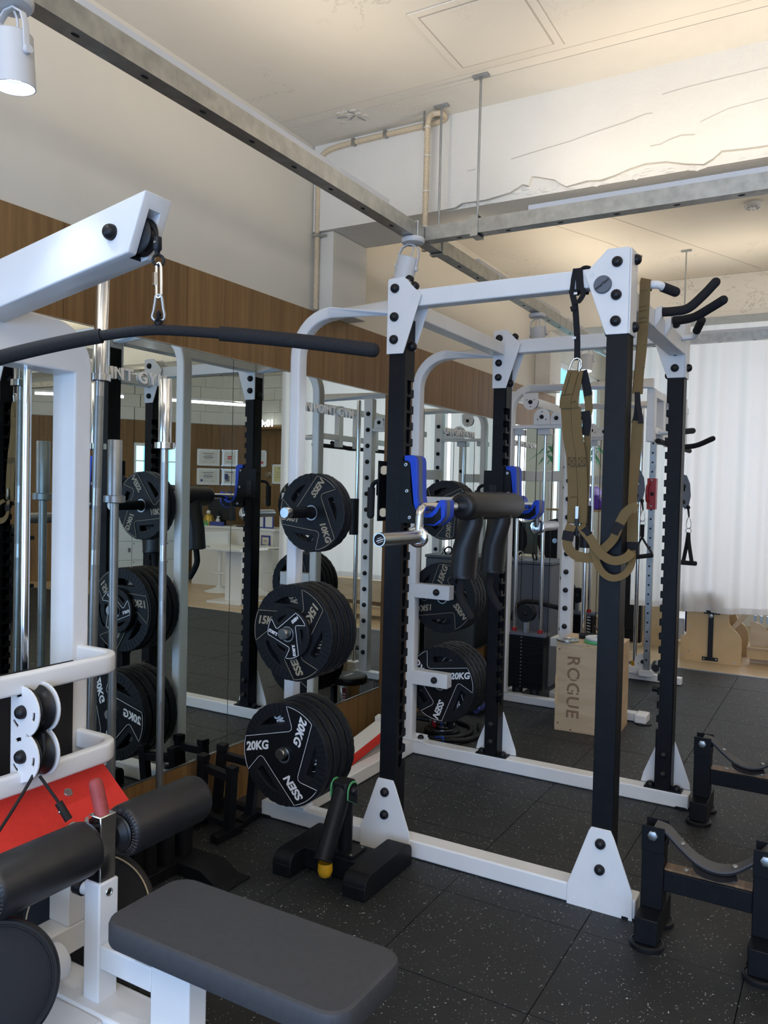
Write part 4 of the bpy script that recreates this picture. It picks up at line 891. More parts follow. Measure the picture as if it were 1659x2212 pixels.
for x in (0, 1):
    xa = (1.530, 1.566)[x]; ribbon(s2, [(xa-0.004, 2.792, 1.758), (xa+0.006, 2.790, 1.66), (xa+0.020, 2.790, 1.59), (xa+0.028, 2.790, 1.50), (xa+0.031, 2.790, 1.44), (xa+0.031, 2.790, 1.352)], 0.0345, 0.005, [(1, 0, 0)]*6)
ribbon(s2, [(1.598, 2.815, 1.74), (1.600, 2.812, 1.65), (1.603, 2.81, 1.50), (1.598, 2.81, 1.352)], 0.022, 0.004, [(1, 0, 0)]*4)
s2.build('main_strap', 'tan', t, ang=60)
st = MB()
def xbox(cx, cz, w_, h_, y):
    for a_, b_ in (((-1, -1), (1, -1)), ((1, -1), (1, 1)), ((1, 1), (-1, 1)), ((-1, 1), (-1, -1)), ((-1, -1), (1, 1)), ((-1, 1), (1, -1))): st.cyl((cx+a_[0]*w_/2, y, cz+a_[1]*h_/2), (cx+b_[0]*w_/2, y, cz+b_[1]*h_/2), 0.0007, 5)
for xa in (1.555, 1.591): xbox(xa, 1.567, 0.024, 0.028, 2.7868); xbox(xa+0.004, 1.405, 0.024, 0.026, 2.7868)
for z, x0, x1 in ((1.80, 1.512, 1.552), (1.548, 1.55, 1.606), (1.44, 1.553, 1.578), (1.775, 1.548, 1.566)): st.cyl((x0, 2.7775 if z > 1.7 else 2.7868, z), (x1, 2.7775 if z > 1.7 else 2.7868, z+0.003), 0.0008, 5)
st.cyl((1.545, 2.7795, 1.88), (1.524, 2.776, 1.80), 0.0008, 5); st.build('stitching', 'stitch', t)
for xa in (1.561, 1.597):
    MB().box(xa-0.0175, xa+0.0175, 2.785, 2.797, 1.348, 1.440).build('strap_fold', 'tan', t, 0.004)
bk = MB(); bk.box(1.556, 1.582, 2.782, 2.80, 1.318, 1.330); bk.box(1.584, 1.616, 2.782, 2.80, 1.316, 1.328); bk.box(1.574, 1.588, 2.776, 2.79, 1.305, 1.372); bk.cyl((1.552, 2.79, 1.335), (1.618, 2.79, 1.337), 0.006, 10); bk.build('cam_buckle', 'satin', t, 0.002); MB().box(1.576, 1.588, 2.774, 2.778, 1.365, 1.41).build('buckle_tongue', 'steel', t, 0.001)
l1 = MB()
ribbon(l1, [(1.566, 2.770, 1.345), (1.560, 2.764, 1.32), (1.556, 2.760, 1.282), (1.561, 2.758, 1.262), (1.580, 2.757, 1.243), (1.605, 2.757, 1.234), (1.637, 2.756, 1.233), (1.664, 2.753, 1.247), (1.690, 2.750, 1.270), (1.718, 2.752, 1.303), (1.732, 2.755, 1.345), (1.740, 2.757, 1.364), (1.755, 2.758, 1.392), (1.778, 2.758, 1.410), (1.792, 2.76, 1.405)], 0.034, 0.003, [(1, .2, 0), (1, .2, 0), (.95, .2, .1), (.8, .2, .6), (.4, .2, 1), (.1, .2, 1), (-.1, .2, 1), (-.4, .3, .9), (-.6, .4, .8), (-.8, .4, .5), (-.9, .1, .3), (-.8, .1, .5), (-.6, .1, .7), (-.4, .1, .9), (-.2, .2, 1)])
ribbon(l1, [(1.600, 2.770, 1.345), (1.612, 2.752, 1.330), (1.640, 2.746, 1.300), (1.663, 2.743, 1.268), (1.685, 2.741, 1.246), (1.714, 2.740, 1.231), (1.740, 2.740, 1.231), (1.766, 2.745, 1.243), (1.778, 2.765, 1.262)], 0.030, 0.003, [(.7, .3, .6), (.7, .3, .6), (.6, .3, .7), (.6, .2, .8), (.4, .2, .9), (.1, .2, 1), (-.2, .2, 1), (-.5, .2, .8), (-.6, .2, .8)])
ribbon(l1, [(1.645, 2.752, 1.298), (1.655, 2.748, 1.25), (1.670, 2.744, 1.210), (1.690, 2.742, 1.184), (1.715, 2.741, 1.171), (1.740, 2.742, 1.173), (1.762, 2.745, 1.186), (1.775, 2.755, 1.208), (1.777, 2.775, 1.235), (1.770, 2.80, 1.262)], 0.024, 0.003, [(1, .3, .2), (1, .3, .3), (.8, .3, .5), (.6, .3, .8), (.1, .3, 1), (-.3, .3, .9), (-.6, .3, .8), (-.9, .3, .5), (-1, .2, .2), (-1, .2, 0)])
l1.build('foot_loop', 'tan', t, ang=30)
for (p0, p1, w_) in (((1.5595, 2.762, 1.322), (1.5555, 2.760, 1.288), 0.040), ((1.612, 2.752, 1.332), (1.632, 2.748, 1.308), 0.036), ((1.722, 2.752, 1.318), (1.738, 2.757, 1.356), 0.036)):
    m_ = MB(); d_ = (Vector(p1)-Vector(p0)).normalized(); m_.sweep([p0, p1], [(-0.004, -w_/2), (0.004, -w_/2), (0.004, w_/2), (-0.004, w_/2)], up=Vector((0, 1, 0)).cross(d_)); m_.build('rubber_cuff', 'blackweb', t, 0.002)
t = thing('suspension_trainer', 'tan strap hanging from the pull up stub down the right of the near front upright', 'suspension strap', (1.757, 2.86, 1.25))
b_ = MB(); ribbon(b_, [(1.758, 2.935, 2.219), (1.758, 2.925, 2.20), (1.759, 2.915, 2.11), (1.757, 2.905, 1.98), (1.752, 2.900, 1.88), (1.750, 2.895, 1.81)], 0.036, 0.005, [(.9, .45, 0), (1, .3, 0), (1, .2, 0), (.9, .5, 0), (.7, .7, 0), (.9, .5, 0)]); b_.build('upper_strap', 'tan', t, ang=60)
MB().torus((1.770, 2.955, 2.20), (1, 0, 0), 0.0185, 0.0025, 20, 6).build('stub_loop', 'tan', t)
st = MB()
for z in (2.17, 2.115, 2.10, 2.075, 2.06, 1.98, 1.90): st.cyl((1.744, 2.902, z), (1.770, 2.908, z+0.003), 0.0008, 5)
st.build('stitching', 'stitch', t)
b_ = MB(); ribbon(b_, [(1.750, 2.893, 1.815), (1.752, 2.889, 1.77), (1.750, 2.884, 1.73), (1.745, 2.88, 1.705)], 0.018, 0.004, [(.9, .5, 0)]*4); ribbon(b_, [(1.750, 2.893, 1.815), (1.755, 2.889, 1.77), (1.764, 2.884, 1.73), (1.768, 2.88, 1.705)], 0.018, 0.004, [(.9, .5, 0)]*4); b_.build('strap_collar', 'blackweb', t, ang=60)
b_ = MB(); ribbon(b_, [(1.757, 2.885, 1.712), (1.757, 2.878, 1.68), (1.755, 2.872, 1.60), (1.752, 2.868, 1.52), (1.750, 2.866, 1.44), (1.752, 2.864, 1.38), (1.756, 2.862, 1.31), (1.758, 2.86, 1.25)], 0.038, 0.006, [(.9, .4, 0), (1, .3, 0), (.9, .4, 0), (.7, .7, 0), (.6, .8, 0), (.8, .6, 0), (1, .3, 0), (1, .2, 0)])
b_.build('main_strap', 'tan', t, ang=60)
b_ = MB(); ribbon(b_, [(1.750, 2.868, 1.50), (1.742, 2.86, 1.44), (1.735, 2.84, 1.40), (1.745, 2.80, 1.385)], 0.02, 0.004, [(.8, .5, 0), (.7, .6, .2), (.6, .6, .4), (.5, .5, .7)]); b_.build('loose_end', 'tan', t, ang=60)
MB().box(1.738, 1.778, 2.852, 2.868, 1.245, 1.290).build('rubber_cuff', 'blackweb', t, 0.003)
# ------------------------------------------------------------------ lat pulldown machine (left foreground)
YC = 1.375
lat = thing('pulldown_machine', 'white pulldown machine with red footplate, knee rollers and seat in the left foreground', 'gym machine', (0.6, YC, 0.0))
def lbox(name, m, b, bev=0.004, par=None): return MB().box(*b).build(name, m, par or lat, bev)
# arch frame in the YZ plane
out = [(1.032, 0.03), (1.032, 1.77)]+arc((1.172, 1.80), 0.14, 180, 98, 8, '2d')+[(1.375, 1.945)]+arc((1.578, 1.80), 0.14, 82, 0, 8, '2d')+[(1.718, 1.77), (1.718, 0.03), (1.656, 0.03), (1.656, 1.787), (1.094, 1.787), (1.094, 0.03)]
MB().prism(out, 'x', 0.240, 0.348).build('arch_frame', 'white', lat, 0.007, seg=3)
for y0, y1 in ((1.00, 1.75),): lbox('base_foot', 'white', (0.215, 0.375, y0, y1, 0.0, 0.06), 0.006)
lbox('base_spine', 'white', (0.375, 1.36, 1.315, 1.435, 0.045, 0.168), 0.008); lbox('base_foot', 'white', (1.26, 1.36, 1.10, 1.65, 0.0, 0.06), 0.006)
lbox('base_deck', 'white', (0.62, 0.90, 1.22, 1.315, 0.11, 0.165), 0.008)
# overhead arm, tilted up towards the user, slot and pulley at its tip
ta = math.radians(9.8); ca, sa = math.cos(ta), math.sin(ta)
def A(u, v): return (u*ca-v*sa-0.0, u*sa+v*ca)     # u along the arm, v across
O = Vector((0.926, 1.992)); 
def P2(u, v): a_ = A(u, v); return (O.x+a_[0], O.y+a_[1])
L = 0.86
def cutmesh(solid, cutter, name):
    mo = bpy.data.objects.new('tmp_a', solid); mc = bpy.data.objects.new('tmp_b', cutter); COL.objects.link(mo); COL.objects.link(mc)
    bv = mo.modifiers.new('b', 'BEVEL'); bv.width = 0.005; bv.segments = 3; bv.limit_method = 'ANGLE'; bv.angle_limit = 0.6
    bo = mo.modifiers.new('c', 'BOOLEAN'); bo.operation = 'DIFFERENCE'; bo.object = mc; bo.solver = 'EXACT'
    me = bpy.data.meshes.new_from_object(mo.evaluated_get(bpy.context.evaluated_depsgraph_get())); me.name = name
    bpy.data.objects.remove(mo); bpy.data.objects.remove(mc)
    for p in me.polygons: p.use_smooth = True
    me.set_sharp_from_angle(angle=math.radians(35)); return me
off_ = worg(lat)
so = MB().prism([P2(-L, 0), P2(0, 0), P2(0.078, 0.126), P2(-L, 0.126)], 'y', 1.331, 1.419).mesh('solid', off_)
cu_ = MB().prism([P2(-0.024, -0.03), P2(0.12, -0.03), P2(0.12, 0.094), P2(-0.024, 0.094)], 'y', 1.3565, 1.3935).mesh('cutter', off_)
ame = cutmesh(so, cu_, 'overhead_arm'); ame.materials.clear(); ame.materials.append(M['white']); ao = bpy.data.objects.new('overhead_arm', ame); finish(ao, lat)
MB().prism([P2(-0.0235, 0.0005), P2(-0.022, 0.0005), P2(-0.022, 0.0935), P2(-0.0235, 0.0935)], 'y', 1.357, 1.393).build('slot_back', 'dark', ao)
pc = P2(0.004, 0.050)
pu = MB().lathe([(0.012, -0.016), (0.042, -0.016), (0.046, -0.012), (0.040, -0.004), (0.040, 0.004), (0.046, 0.012), (0.042, 0.016), (0.012, 0.016)], (pc[0], YC, pc[1]), (0, 1, 0), 32).build('pulley', 'satin', lat, ang=50)
caps(lat, [(P2(-0.045, 0.062)[0], 1.331, P2(-0.045, 0.062)[1])], (0, -1, 0), 1.05)
cab = smooth([(pc[0]-0.01, YC, pc[1]+0.043), (pc[0]+0.02, YC, pc[1]+0.037), (pc[0]+0.040, YC, pc[1]+0.015), (0.972, YC, 2.045), (0.977, YC, 2.028)], 6)
MB().tube(cab, 0.0032, 8).build('cable', 'satin', lat)
MB().lathe([(0.005, 0.0), (0.010, -0.002), (0.0105, -0.030), (0.007, -0.034), (0.005, -0.045)], (0.977, YC, 2.034), n=16).build('cable_end', 'satin', lat, ang=50); MB().cyl((0.979, YC-0.012, 2.018), (0.979, YC-0.009, 2.018), 0.003, 10).build('set_screw', 'steel', lat)
MB().torus((0.981, YC, 1.978), (0.8, -0.6, 0), 0.0125, 0.0036, 20, 8).build('eye_ring', 'satin', lat)
def karabiner(name, top, bot, w, parent, m, r=0.0034, pear=True):
    top, bot = Vector(top), Vector(bot); d = bot-top; sd = Vector((0.80, 0.60, 0)); pts = []
    for (s, f) in ((0, 0), (-0.45, 0.06), (-0.55, 0.22), (-0.75 if pear else -0.55, 0.6), (-0.95 if pear else -0.55, 0.84), (-0.5, 0.98), (0.1, 1.0), (0.75 if pear else 0.5, 0.93), (0.9 if pear else 0.55, 0.78), (0.7 if pear else 0.55, 0.5), (0.5, 0.15), (0.3, 0.02)): pts.append(top+d*f+sd*(s*w/2))
    c = smooth(pts+[pts[0]], 5)[:-1]; return MB().tube(c, r, 10, up=(0.6, -0.8, 0), closed=True).build(name, m, parent, ang=70)
karabiner('quick_link', (0.982, YC, 1.972), (0.984, YC, 1.890), 0.020, lat, 'chrome', 0.0036, False); MB().cyl((0.977, YC-0.006, 1.948), (0.977, YC-0.006, 1.918), 0.0062, 6).build('link_nut', 'chrome', lat)
karabiner('carabiner', (0.984, YC, 1.897), (0.984, YC, 1.835), 0.030, lat, 'dull_steel', 0.0036)
# guide rods, shroud
for y in (1.22, 1.53): MB().cyl((0.292, y, 0.3), (0.292, y, 1.787), 0.0125, 20).build('guide_rod', 'chrome', lat)
MB().cyl((0.292, 1.22, 1.775), (0.292, 1.22, 1.787), 0.016, 16).build('rod_bush', 'satin', lat)
lbox('shroud', 'dark', (0.352, 0.358, 1.096, 1.654, 0.07, 0.905), 0.001)
for y, z in ((1.155, 0.875), (1.595, 0.875)): MB().ball((0.359, y, z), 0.006, 10, (0.5, 1, 1)).build('screw', 'steel', lat)
wst = MB()
for i in range(10): wst.box(0.255, 0.340, 1.15, 1.60, 0.10+0.03*i, 0.1285+0.03*i)
wst.build('weight_stack', 'black', lat, 0.0015, seg=1)
# bowed belts round the front of the stack
for z in (0.918, 0.655):
    path = [(0.345, 1.688, z), (0.43, 1.688, z)]+[(0.455+0.07*math.cos(a), 1.618+0.07*math.sin(a), z) for a in [PI/2-PI/2*i/8 for i in range(9)]]+[(0.527, 1.50, z), (0.530, YC, z), (0.527, 1.25, z)]+[(0.455+0.07*math.cos(a), 1.132+0.07*math.sin(a), z) for a in [0-PI/2*i/8 for i in range(9)]]+[(0.43, 1.062, z), (0.345, 1.062, z)]
    MB().sweep(path, rrect(0.030, 0.056, 0.009), (0, 0, 1)).build('front_belt', 'white', lat, ang=50)
# low pulleys between two cheek plates
for y0, y1 in ((1.341, 1.347), (1.403, 1.409)):
    pl = [(0.500, 0.628), (0.500, 0.895), (0.54, 0.913)]+arc((0.548, 0.846), 0.066, 80, -75, 12, '2d')+[(0.565, 0.790)]+arc((0.548, 0.728), 0.066, 75, -80, 12, '2d')+[(0.54, 0.655)]
    me = flat([[(x, z) for x, z in pl]]+[[(cx+0.051*math.cos(a), cz+0.051*math.sin(a)) for a in [math.radians(b0+i*8) for i in range(5)]]+[(cx+0.040*math.cos(a), cz+0.040*math.sin(a)) for a in [math.radians(b0+i*8) for i in range(5)][::-1]] for cx, cz in ((0.548, 0.846), (0.548, 0.728)) for b0 in (95, -25, 215)], 0.005, 0.0008, 'cheek_plate')
    me.materials.append(M['white']); place(me, 'cheek_plate', basis((0, (y0+y1)/2, 0), (1, 0, 0), (0, 0, 1)), lat)
for z in (0.846, 0.728):
    MB().lathe([(0.010, -0.024), (0.058, -0.024), (0.062, -0.019), (0.050, -0.006), (0.050, 0.006), (0.062, 0.019), (0.058, 0.024), (0.010, 0.024)], (0.548, YC, z), (0, 1, 0), 36).build('low_pulley', 'satin', lat, ang=50)
    caps(lat, [(0.548, 1.341, z)], (0, -1, 0), 0.98)
lbox('cheek_web', 'white', (0.498, 0.504, 1.347, 1.403, 0.628, 0.90), 0.001)
# low row cable, end fitting and red grip
MB().tube(smooth([(0.592, 1.372, 0.79), (0.600, 1.368, 0.74), (0.590, 1.34, 0.68), (0.60, 1.28, 0.62), (0.64, 1.20, 0.58), (0.70, 1.12, 0.545), (0.74, 1.05, 0.54)], 8), 0.0042, 10).build('cable', 'dark', lat)
MB().tube([(0.575, YC, 0.672), (0.625, 1.40, 0.600)], 0.0042, 10).build('cable', 'dark', lat)
MB().cyl((0.622, 1.398, 0.604), (0.652, 1.408, 0.560), 0.0105, 16).build('cable_end', 'dark', lat)
MB().ball((0.634, 1.392, 0.582), 0.004, 10).build('set_screw', 'steel', lat)
ch = MB(); ch.torus((0.660, 1.411, 0.545), (0.9, -0.3, 0.3), 0.009, 0.003, 16, 8, (0.7, 1.2)); ch.torus((0.664, 1.413, 0.528), (0.2, 1, 0.2), 0.009, 0.003, 16, 8); ch.build('chain', 'dull_steel', lat)
# red footplate
q = basis((0.440, YC, 0.600), (0, 1, 0), Vector((0.78, 0, -0.62)).normalized()); 
me = flat([[(x, y+0.0) for x, y in [(a, b_+0.125) for a, b_ in rrect(0.62, 0.25, 0.035, 5)]]], 0.016, 0.002, 'footplate'); me.materials.append(M['maple']); fp = place(me, 'footplate', q, lat)
me2 = flat([[(a*0.996, b_*0.996+0.125) for a, b_ in rrect(0.62, 0.25, 0.035, 5)]], 0.003, 0.0005, 'felt'); nrm = (q.to_3x3() @ Vector((0, 0, 1))); sg = 1 if nrm.x > 0 else -1
me2.materials.append(M['red']); place(me2, 'red_felt', q @ Matrix.Translation((0, 0, sg*0.0098)), lat)
for y, v in ((1.525, 0.07), (1.53, 0.175), (1.245, 0.07), (1.25, 0.175)):
    p = q @ Vector((y-YC, v, sg*0.0112)); MB().lathe([(0.0135, 0), (0.0125, 0.002), (0.004, 0.0022), (0.004, 0.0006), (0.001, 0.0006)], p, nrm*sg, 20, False).build('felt_screw', 'dull_steel', lat)
# knee roller post
lbox('knee_post', 'white', (0.790, 0.845, 1.345, 1.405, 0.165, 0.463), 0.004); MB().torus((0.8455, 1.375, 0.435), (1, 0, 0), 0.0085, 0.002, 18, 6).build('pin_hole_rim', 'steel', lat); MB().cyl((0.8445, 1.375, 0.435), (0.8456, 1.375, 0.435), 0.0075, 16).build('pin_hole', 'dark', lat)
lbox('chrome_insert', 'chrome', (0.795, 0.840, 1.350, 1.400, 0.455, 0.628), 0.003)
MB().cyl((0.815, 1.375, 0.425), (0.76, 1.37, 0.425), 0.016, 16).build('pull_pin', 'white', lat); MB().cyl((0.76, 1.37, 0.425), (0.735, 1.37, 0.425), 0.021, 16).build('pin_knob', 'satin', lat)
g_ = MB(); ax = Vector((-0.36, 0.02, 0.93)).normalized(); o_ = Vector((0.818, 1.375, 0.622)); g_.lathe([(0.0175, 0), (0.0175, 0.070), (0.0165, 0.082), (0.012, 0.090), (0.004, 0.092)], o_, ax, 20); g_.build('red_grip', 'redrub', lat, ang=60)
def roller(y0, y1):
    r = 0.066; m_ = MB(); s = 1 if y1 > y0 else -1; L = abs(y1-y0)
    m_.lathe([(0.040, 0.004), (0.052, 0.001), (0.062, 0.006), (r, 0.018), (r, L-0.018), (0.062, L-0.006), (0.052, L-0.001), (0.040, L-0.004)], (0.817, y0, 0.558), (0, s, 0), 36); o = m_.build('knee_roller', 'vinyl', lat, ang=60)
    MB().lathe([(0.046, -0.003), (0.040, -0.008), (0.001, -0.009)], (0.817, y0, 0.558), (0, s, 0), 28, False).build('roller_cap', 'vinyl', o); MB().lathe([(0.046, L+0.003), (0.040, L+0.008), (0.001, L+0.009)], (0.817, y0, 0.558), (0, s, 0), 28, False).build('roller_cap', 'vinyl', o)
    pk = MB()
    for k in range(40):
        a = 2*PI*k/40
        for yy, t_ in ((0.001, 1), (L-0.001, 1)): pk.cyl((0.817+0.047*math.cos(a), y0+s*yy, 0.558+0.047*math.sin(a)), (0.817+0.062*math.cos(a), y0+s*(yy+(0.006 if yy < 0.1 else -0.006)), 0.558+0.062*math.sin(a)), 0.0022, 5)
    stuff(pk.build('gathered_pleats', 'vinyl', o))
roller(1.334, 1.055); roller(1.430, 1.715)
MB().cyl((0.817, 1.06, 0.558), (0.817, 1.70, 0.558), 0.013, 16).build('roller_axle', 'dull_steel', lat)
MB().lathe([(0.03, 0), (0.045, 0.012), (0.03, 0.022)], (0.817, 1.406, 0.558), (0, 1, 0), 28).build('roller_hub', 'satin', lat)
# seat
lbox('seat_beam', 'white', (0.845, 1.022, 1.348, 1.402, 0.252, 0.312), 0.004); lbox('seat_rail', 'white', (1.144, 1.50, 1.348, 1.402, 0.330, 0.388), 0.004); lbox('seat_post', 'white', (1.022, 1.144, 1.345, 1.405, 0.165, 0.388), 0.004)
st_ = flat([[(a, b_) for a, b_ in rrect(0.64, 0.245, 0.045, 6)]], 0.058, 0.010, 'seat'); st_.materials.append(M['grey_vinyl']); place(st_, 'seat', Matrix.Translation((1.285, 1.380, 0.425)), lat)
pm = flat([[(a, b_) for a, b_ in rrect(0.625, 0.23, 0.045, 6)], [(a, b_) for a, b_ in rrect(0.615, 0.22, 0.04, 6)]], 0.012, 0.003, 'piping'); 
ps_ = MB(); ps_.tube([(1.285+a, 1.380+b_, 0.4435) for a, b_ in rrect(0.641, 0.246, 0.045, 6)], 0.0016, 6, closed=True); ps_.build('seat_seam', 'grey_vinyl', lat)
bpy.data.meshes.remove(pm)
lbox('seat_board', 'dark', (0.985, 1.585, 1.275, 1.485, 0.388, 0.397), 0.001)
# low wheel-like rollers and add-on weights under the knee rollers
lbox('low_box', 'white', (0.58, 0.66, 1.10, 1.46, 0.20, 0.275), 0.004); lbox('low_upright', 'white', (0.58, 0.66, 1.405, 1.46, 0.275, 0.50), 0.004); lbox('low_flange', 'white', (0.66, 0.70, 1.16, 1.235, 0.15, 0.285), 0.003)
MB().cyl((0.705, 1.26, 0.235), (0.705, 1.345, 0.235), 0.045, 28).build('transport_roller', 'white', lat, 0.004)
for i in range(3): 
    o = lbox('add_on_weight', 'black', (0.60, 0.735, 1.085, 1.215, 0.345+0.030*i, 0.3735+0.030*i), 0.003)
    if i == 1: place(text_mesh('5 lbs', 0.016, 0.0003, 0.0003), 'weight_lettering', basis((0.7353, 1.15, 0.389), (0, 1, 0), (0, 0, 1)), o, 'line_white')
MB().cyl((0.66, 1.12, 0.2751), (0.66, 1.12, 0.346), 0.03, 20).build('weight_buffer', 'satin', lat)

# pulldown bar
bar = thing('pulldown_bar', 'long curved black pulldown bar hanging from the carabiner', 'bar', (0.985, YC, 1.80))
dr = Vector((0.8687, 0.4953, 0.0)).normalized(); C0 = Vector((0.985, YC, 1.815)); dz = Vector((0, 0, 1))
def bp(s, dpt=0.0): return C0+dr*s+dz*(-0.10*s**1.5 if s > 0 else -0.304*abs(s)**1.44)
pth = [bp(-0.60+1.105*i/40) for i in range(41)]
MB().tube(pth, 0.0125, 16, up=(0, 0, 1)).build('bar_tube', 'foam', bar, ang=60)
for a_, b_ in ((0.145, 0.505), (-0.60, -0.135)):
    pp = [bp(a_+(b_-a_)*i/20) for i in range(21)]; g_ = MB().tube(pp, 0.0175, 16, up=(0, 0, 1)); g_.ball(pp[-1] if b_ > 0.3 else pp[0], 0.0175, 16); g_.build('bar_grip', 'foam', bar, ang=60)
MB().cyl(C0+Vector((0, 0, 0.010)), C0+Vector((0, 0, 0.022)), 0.010, 14).build('swivel_boss', 'black', bar); MB().torus(C0+Vector((0, 0, 0.030)), (dr.x, dr.y, 0), 0.0105, 0.0038, 18, 8, (1.25, 1)).build('swivel_eye', 'black', bar)

# ------------------------------------------------------------------ upright barbells in their floor holder
hd = thing('bar_stand', 'black steel floor stand holding the upright barbells beside the pulldown machine', 'bar stand', (0.22, 2.02, 0.0))
MB().box(0.105, 0.285, 1.78, 2.315, 0.0, 0.045).build('stand_base', 'black', hd, 0.002)
rp = MB(); rp.prism([(0.285, 0.045), (0.40, 0.045), (0.475, 0.006), (0.53, 0.006), (0.53, 0.0), (0.285, 0.0)], 'y', 2.185, 2.315); rp.build('ramp_foot', 'black', hd, 0.001); MB().cyl((0.505, 2.25, 0.006), (0.505, 2.25, 0.0075), 0.008, 14).build('bolt_hole', 'dark', hd)
for x, y in ((0.248, 2.075), (0.248, 2.165), (0.243, 2.262), (0.185, 1.85), (0.190, 1.955), (0.185, 2.19)):
    tb = MB(); tb.lathe([(0.034, 0.045), (0.034, 0.235), (0.030, 0.235), (0.030, 0.06)], (x, y, 0), n=24, cap=False); tb.build('holder_tube', 'black', hd, ang=50)
MB().box(0.200, 0.272, 1.985, 2.035, 0.045, 0.235).build('holder_box', 'black', hd, 0.002)
def barbell(x, y, lean, ztop, zcol, shaft, sl, rs, rsl, ring, label, m='steel', ms='chrome'):
    t = thing('barbell', label, 'barbell', (x, y, 0.06), 'barbells standing upright in the floor stand'); top = Vector((x+lean[0], y+lean[1], ztop)); bot = Vector((x, y, 0.06)); d = (top-bot).normalized()
    P = lambda z: bot+d*((z-0.06)/d.z)
    MB().cyl(P(0.06), P(0.22), rsl, 28).build('sleeve', ms, t, ang=50)
    MB().cyl(P(0.22), P(zcol), rs, 20).build('shaft', m, t)
    kn = MB()
    zz = zcol-0.12
    for z0, z1 in ((zcol-0.95, zcol-0.62), (zcol-0.57, zcol-0.42), (zcol-0.36, zcol-0.05)): kn.cyl(P(z0), P(z1), rs*1.035, 20)
    kn.build('knurling', 'dull_steel', t)
    MB().lathe([(rsl*0.9, 0), (rsl*ring, 0.003), (rsl*ring, 0.025), (rsl*0.9, 0.028)], P(zcol-0.002), d, 32).build('collar', ms, t, ang=40)
    s_ = MB(); s_.lathe([(rsl, 0.026), (rsl, (ztop-zcol)-0.003), (rsl*0.95, (ztop-zcol)), (rsl*0.8, (ztop-zcol)), (rsl*0.78, (ztop-zcol)-0.01), (0.001, (ztop-zcol)-0.011)], P(zcol-0.002), d, 32, False); s_.build('sleeve', ms, t, ang=40)
barbell(0.195, 1.85, (0.014, 0.022), 2.225, 1.795, 0, 0, 0.0145, 0.0245, 1.45, 'tallest chrome barbell, its top behind the white overhead arm')
barbell(0.190, 1.955, (0.0, -0.004), 1.605, 1.385, 0, 0, 0.0145, 0.0245, 1.5, 'shortest dull steel barbell with a square topped sleeve', 'dull_steel', 'dull_steel')
barbell(0.185, 2.19, (0.0, 0.0), 1.848, 1.585, 0, 0, 0.0140, 0.0245, 1.55, 'middle height chrome barbell nearest the 15KG plates')

# ------------------------------------------------------------------ landmine floor base
lm = thing('landmine_base', 'black H shaped floor base with a swivel tube, green washers and yellow tip', 'floor base', (0.80, 2.55, 0.0))
def foot(x0, x1, y0, y1):
    m_ = MB(); pr = [(y0, 0.0), (y0, 0.045)]+arc((y0+0.042, 0.045), 0.042, 180, 90, 6, '2d')+[(y1-0.03, 0.087)]+arc((y1-0.03, 0.057), 0.03, 90, 0, 5, '2d')+[(y1, 0.0)]
    m_.prism(pr, 'x', x0, x1); m_.build('base_foot', 'black', lm, 0.003)
foot(0.578, 0.660, 2.385, 2.715); foot(0.890, 0.985, 2.385, 2.735)
MB().box(0.660, 0.890, 2.475, 2.60, 0.012, 0.085).build('base_bridge', 'black', lm, 0.002); MB().box(0.735, 0.865, 2.49, 2.59, 0.085, 0.093).build('swivel_plate', 'black', lm, 0.001)
for x, y in ((0.748, 2.50), (0.852, 2.50), (0.852, 2.58), (0.748, 2.58)): MB().ball((x, y, 0.094), 0.006, 10, (1, 1, 0.5)).build('bolt', 'dull_steel', lm)
MB().cyl((0.800, 2.54, 0.093), (0.803, 2.54, 0.315), 0.027, 24).build('swivel_post', 'black', lm)
for dx in (-0.038, 0.038):
    pl = [(2.555, 0.262), (2.555, 0.318)]+arc((2.522, 0.328), 0.034, 0, 180, 10, '2d')+[(2.488, 0.30)]
    MB().prism(pl, 'x', 0.802+dx-0.002, 0.802+dx+0.002).build('green_washer', 'green', lm); pk_ = [(2.522+(a-2.522)*0.88, 0.30+(b_-0.30)*0.90) for a, b_ in pl]; xo = 0.802+dx+(0.002 if dx > 0 else -0.0045); MB().prism(pk_, 'x', xo, xo+0.0025).build('side_cover', 'black', lm); caps(lm, [(0.802+dx*1.06, 2.522, 0.327)], (math.copysign(1, dx), 0, 0), 0.95)
yk = MB(); yk.box(0.768, 0.836, 2.487, 2.557, 0.285, 0.362); yk.build('yoke', 'black', lm, 0.012)
p0, p1 = Vector((0.802, 2.520, 0.335)), Vector((0.806, 2.385, 0.108)); dd = (p1-p0).normalized()
MB().lathe([(0.034, 0.0), (0.034, (p1-p0).length), (0.031, (p1-p0).length+0.002), (0.029, (p1-p0).length-0.006), (0.001, (p1-p0).length-0.006)], p0, dd, 28, False).build('bar_tube', 'black', lm, ang=50); MB().torus(p1, dd, 0.0335, 0.0018, 28, 6).build('tube_rim', 'satin', lm)
MB().lathe([(0.026, 0), (0.0275, -0.03), (0.022, -0.048), (0.010, -0.055), (0.001, -0.056)], (0.808, 2.397, 0.097), (0, 0, 1), 24, False).build('yellow_tip', 'yellow', lm, ang=60)

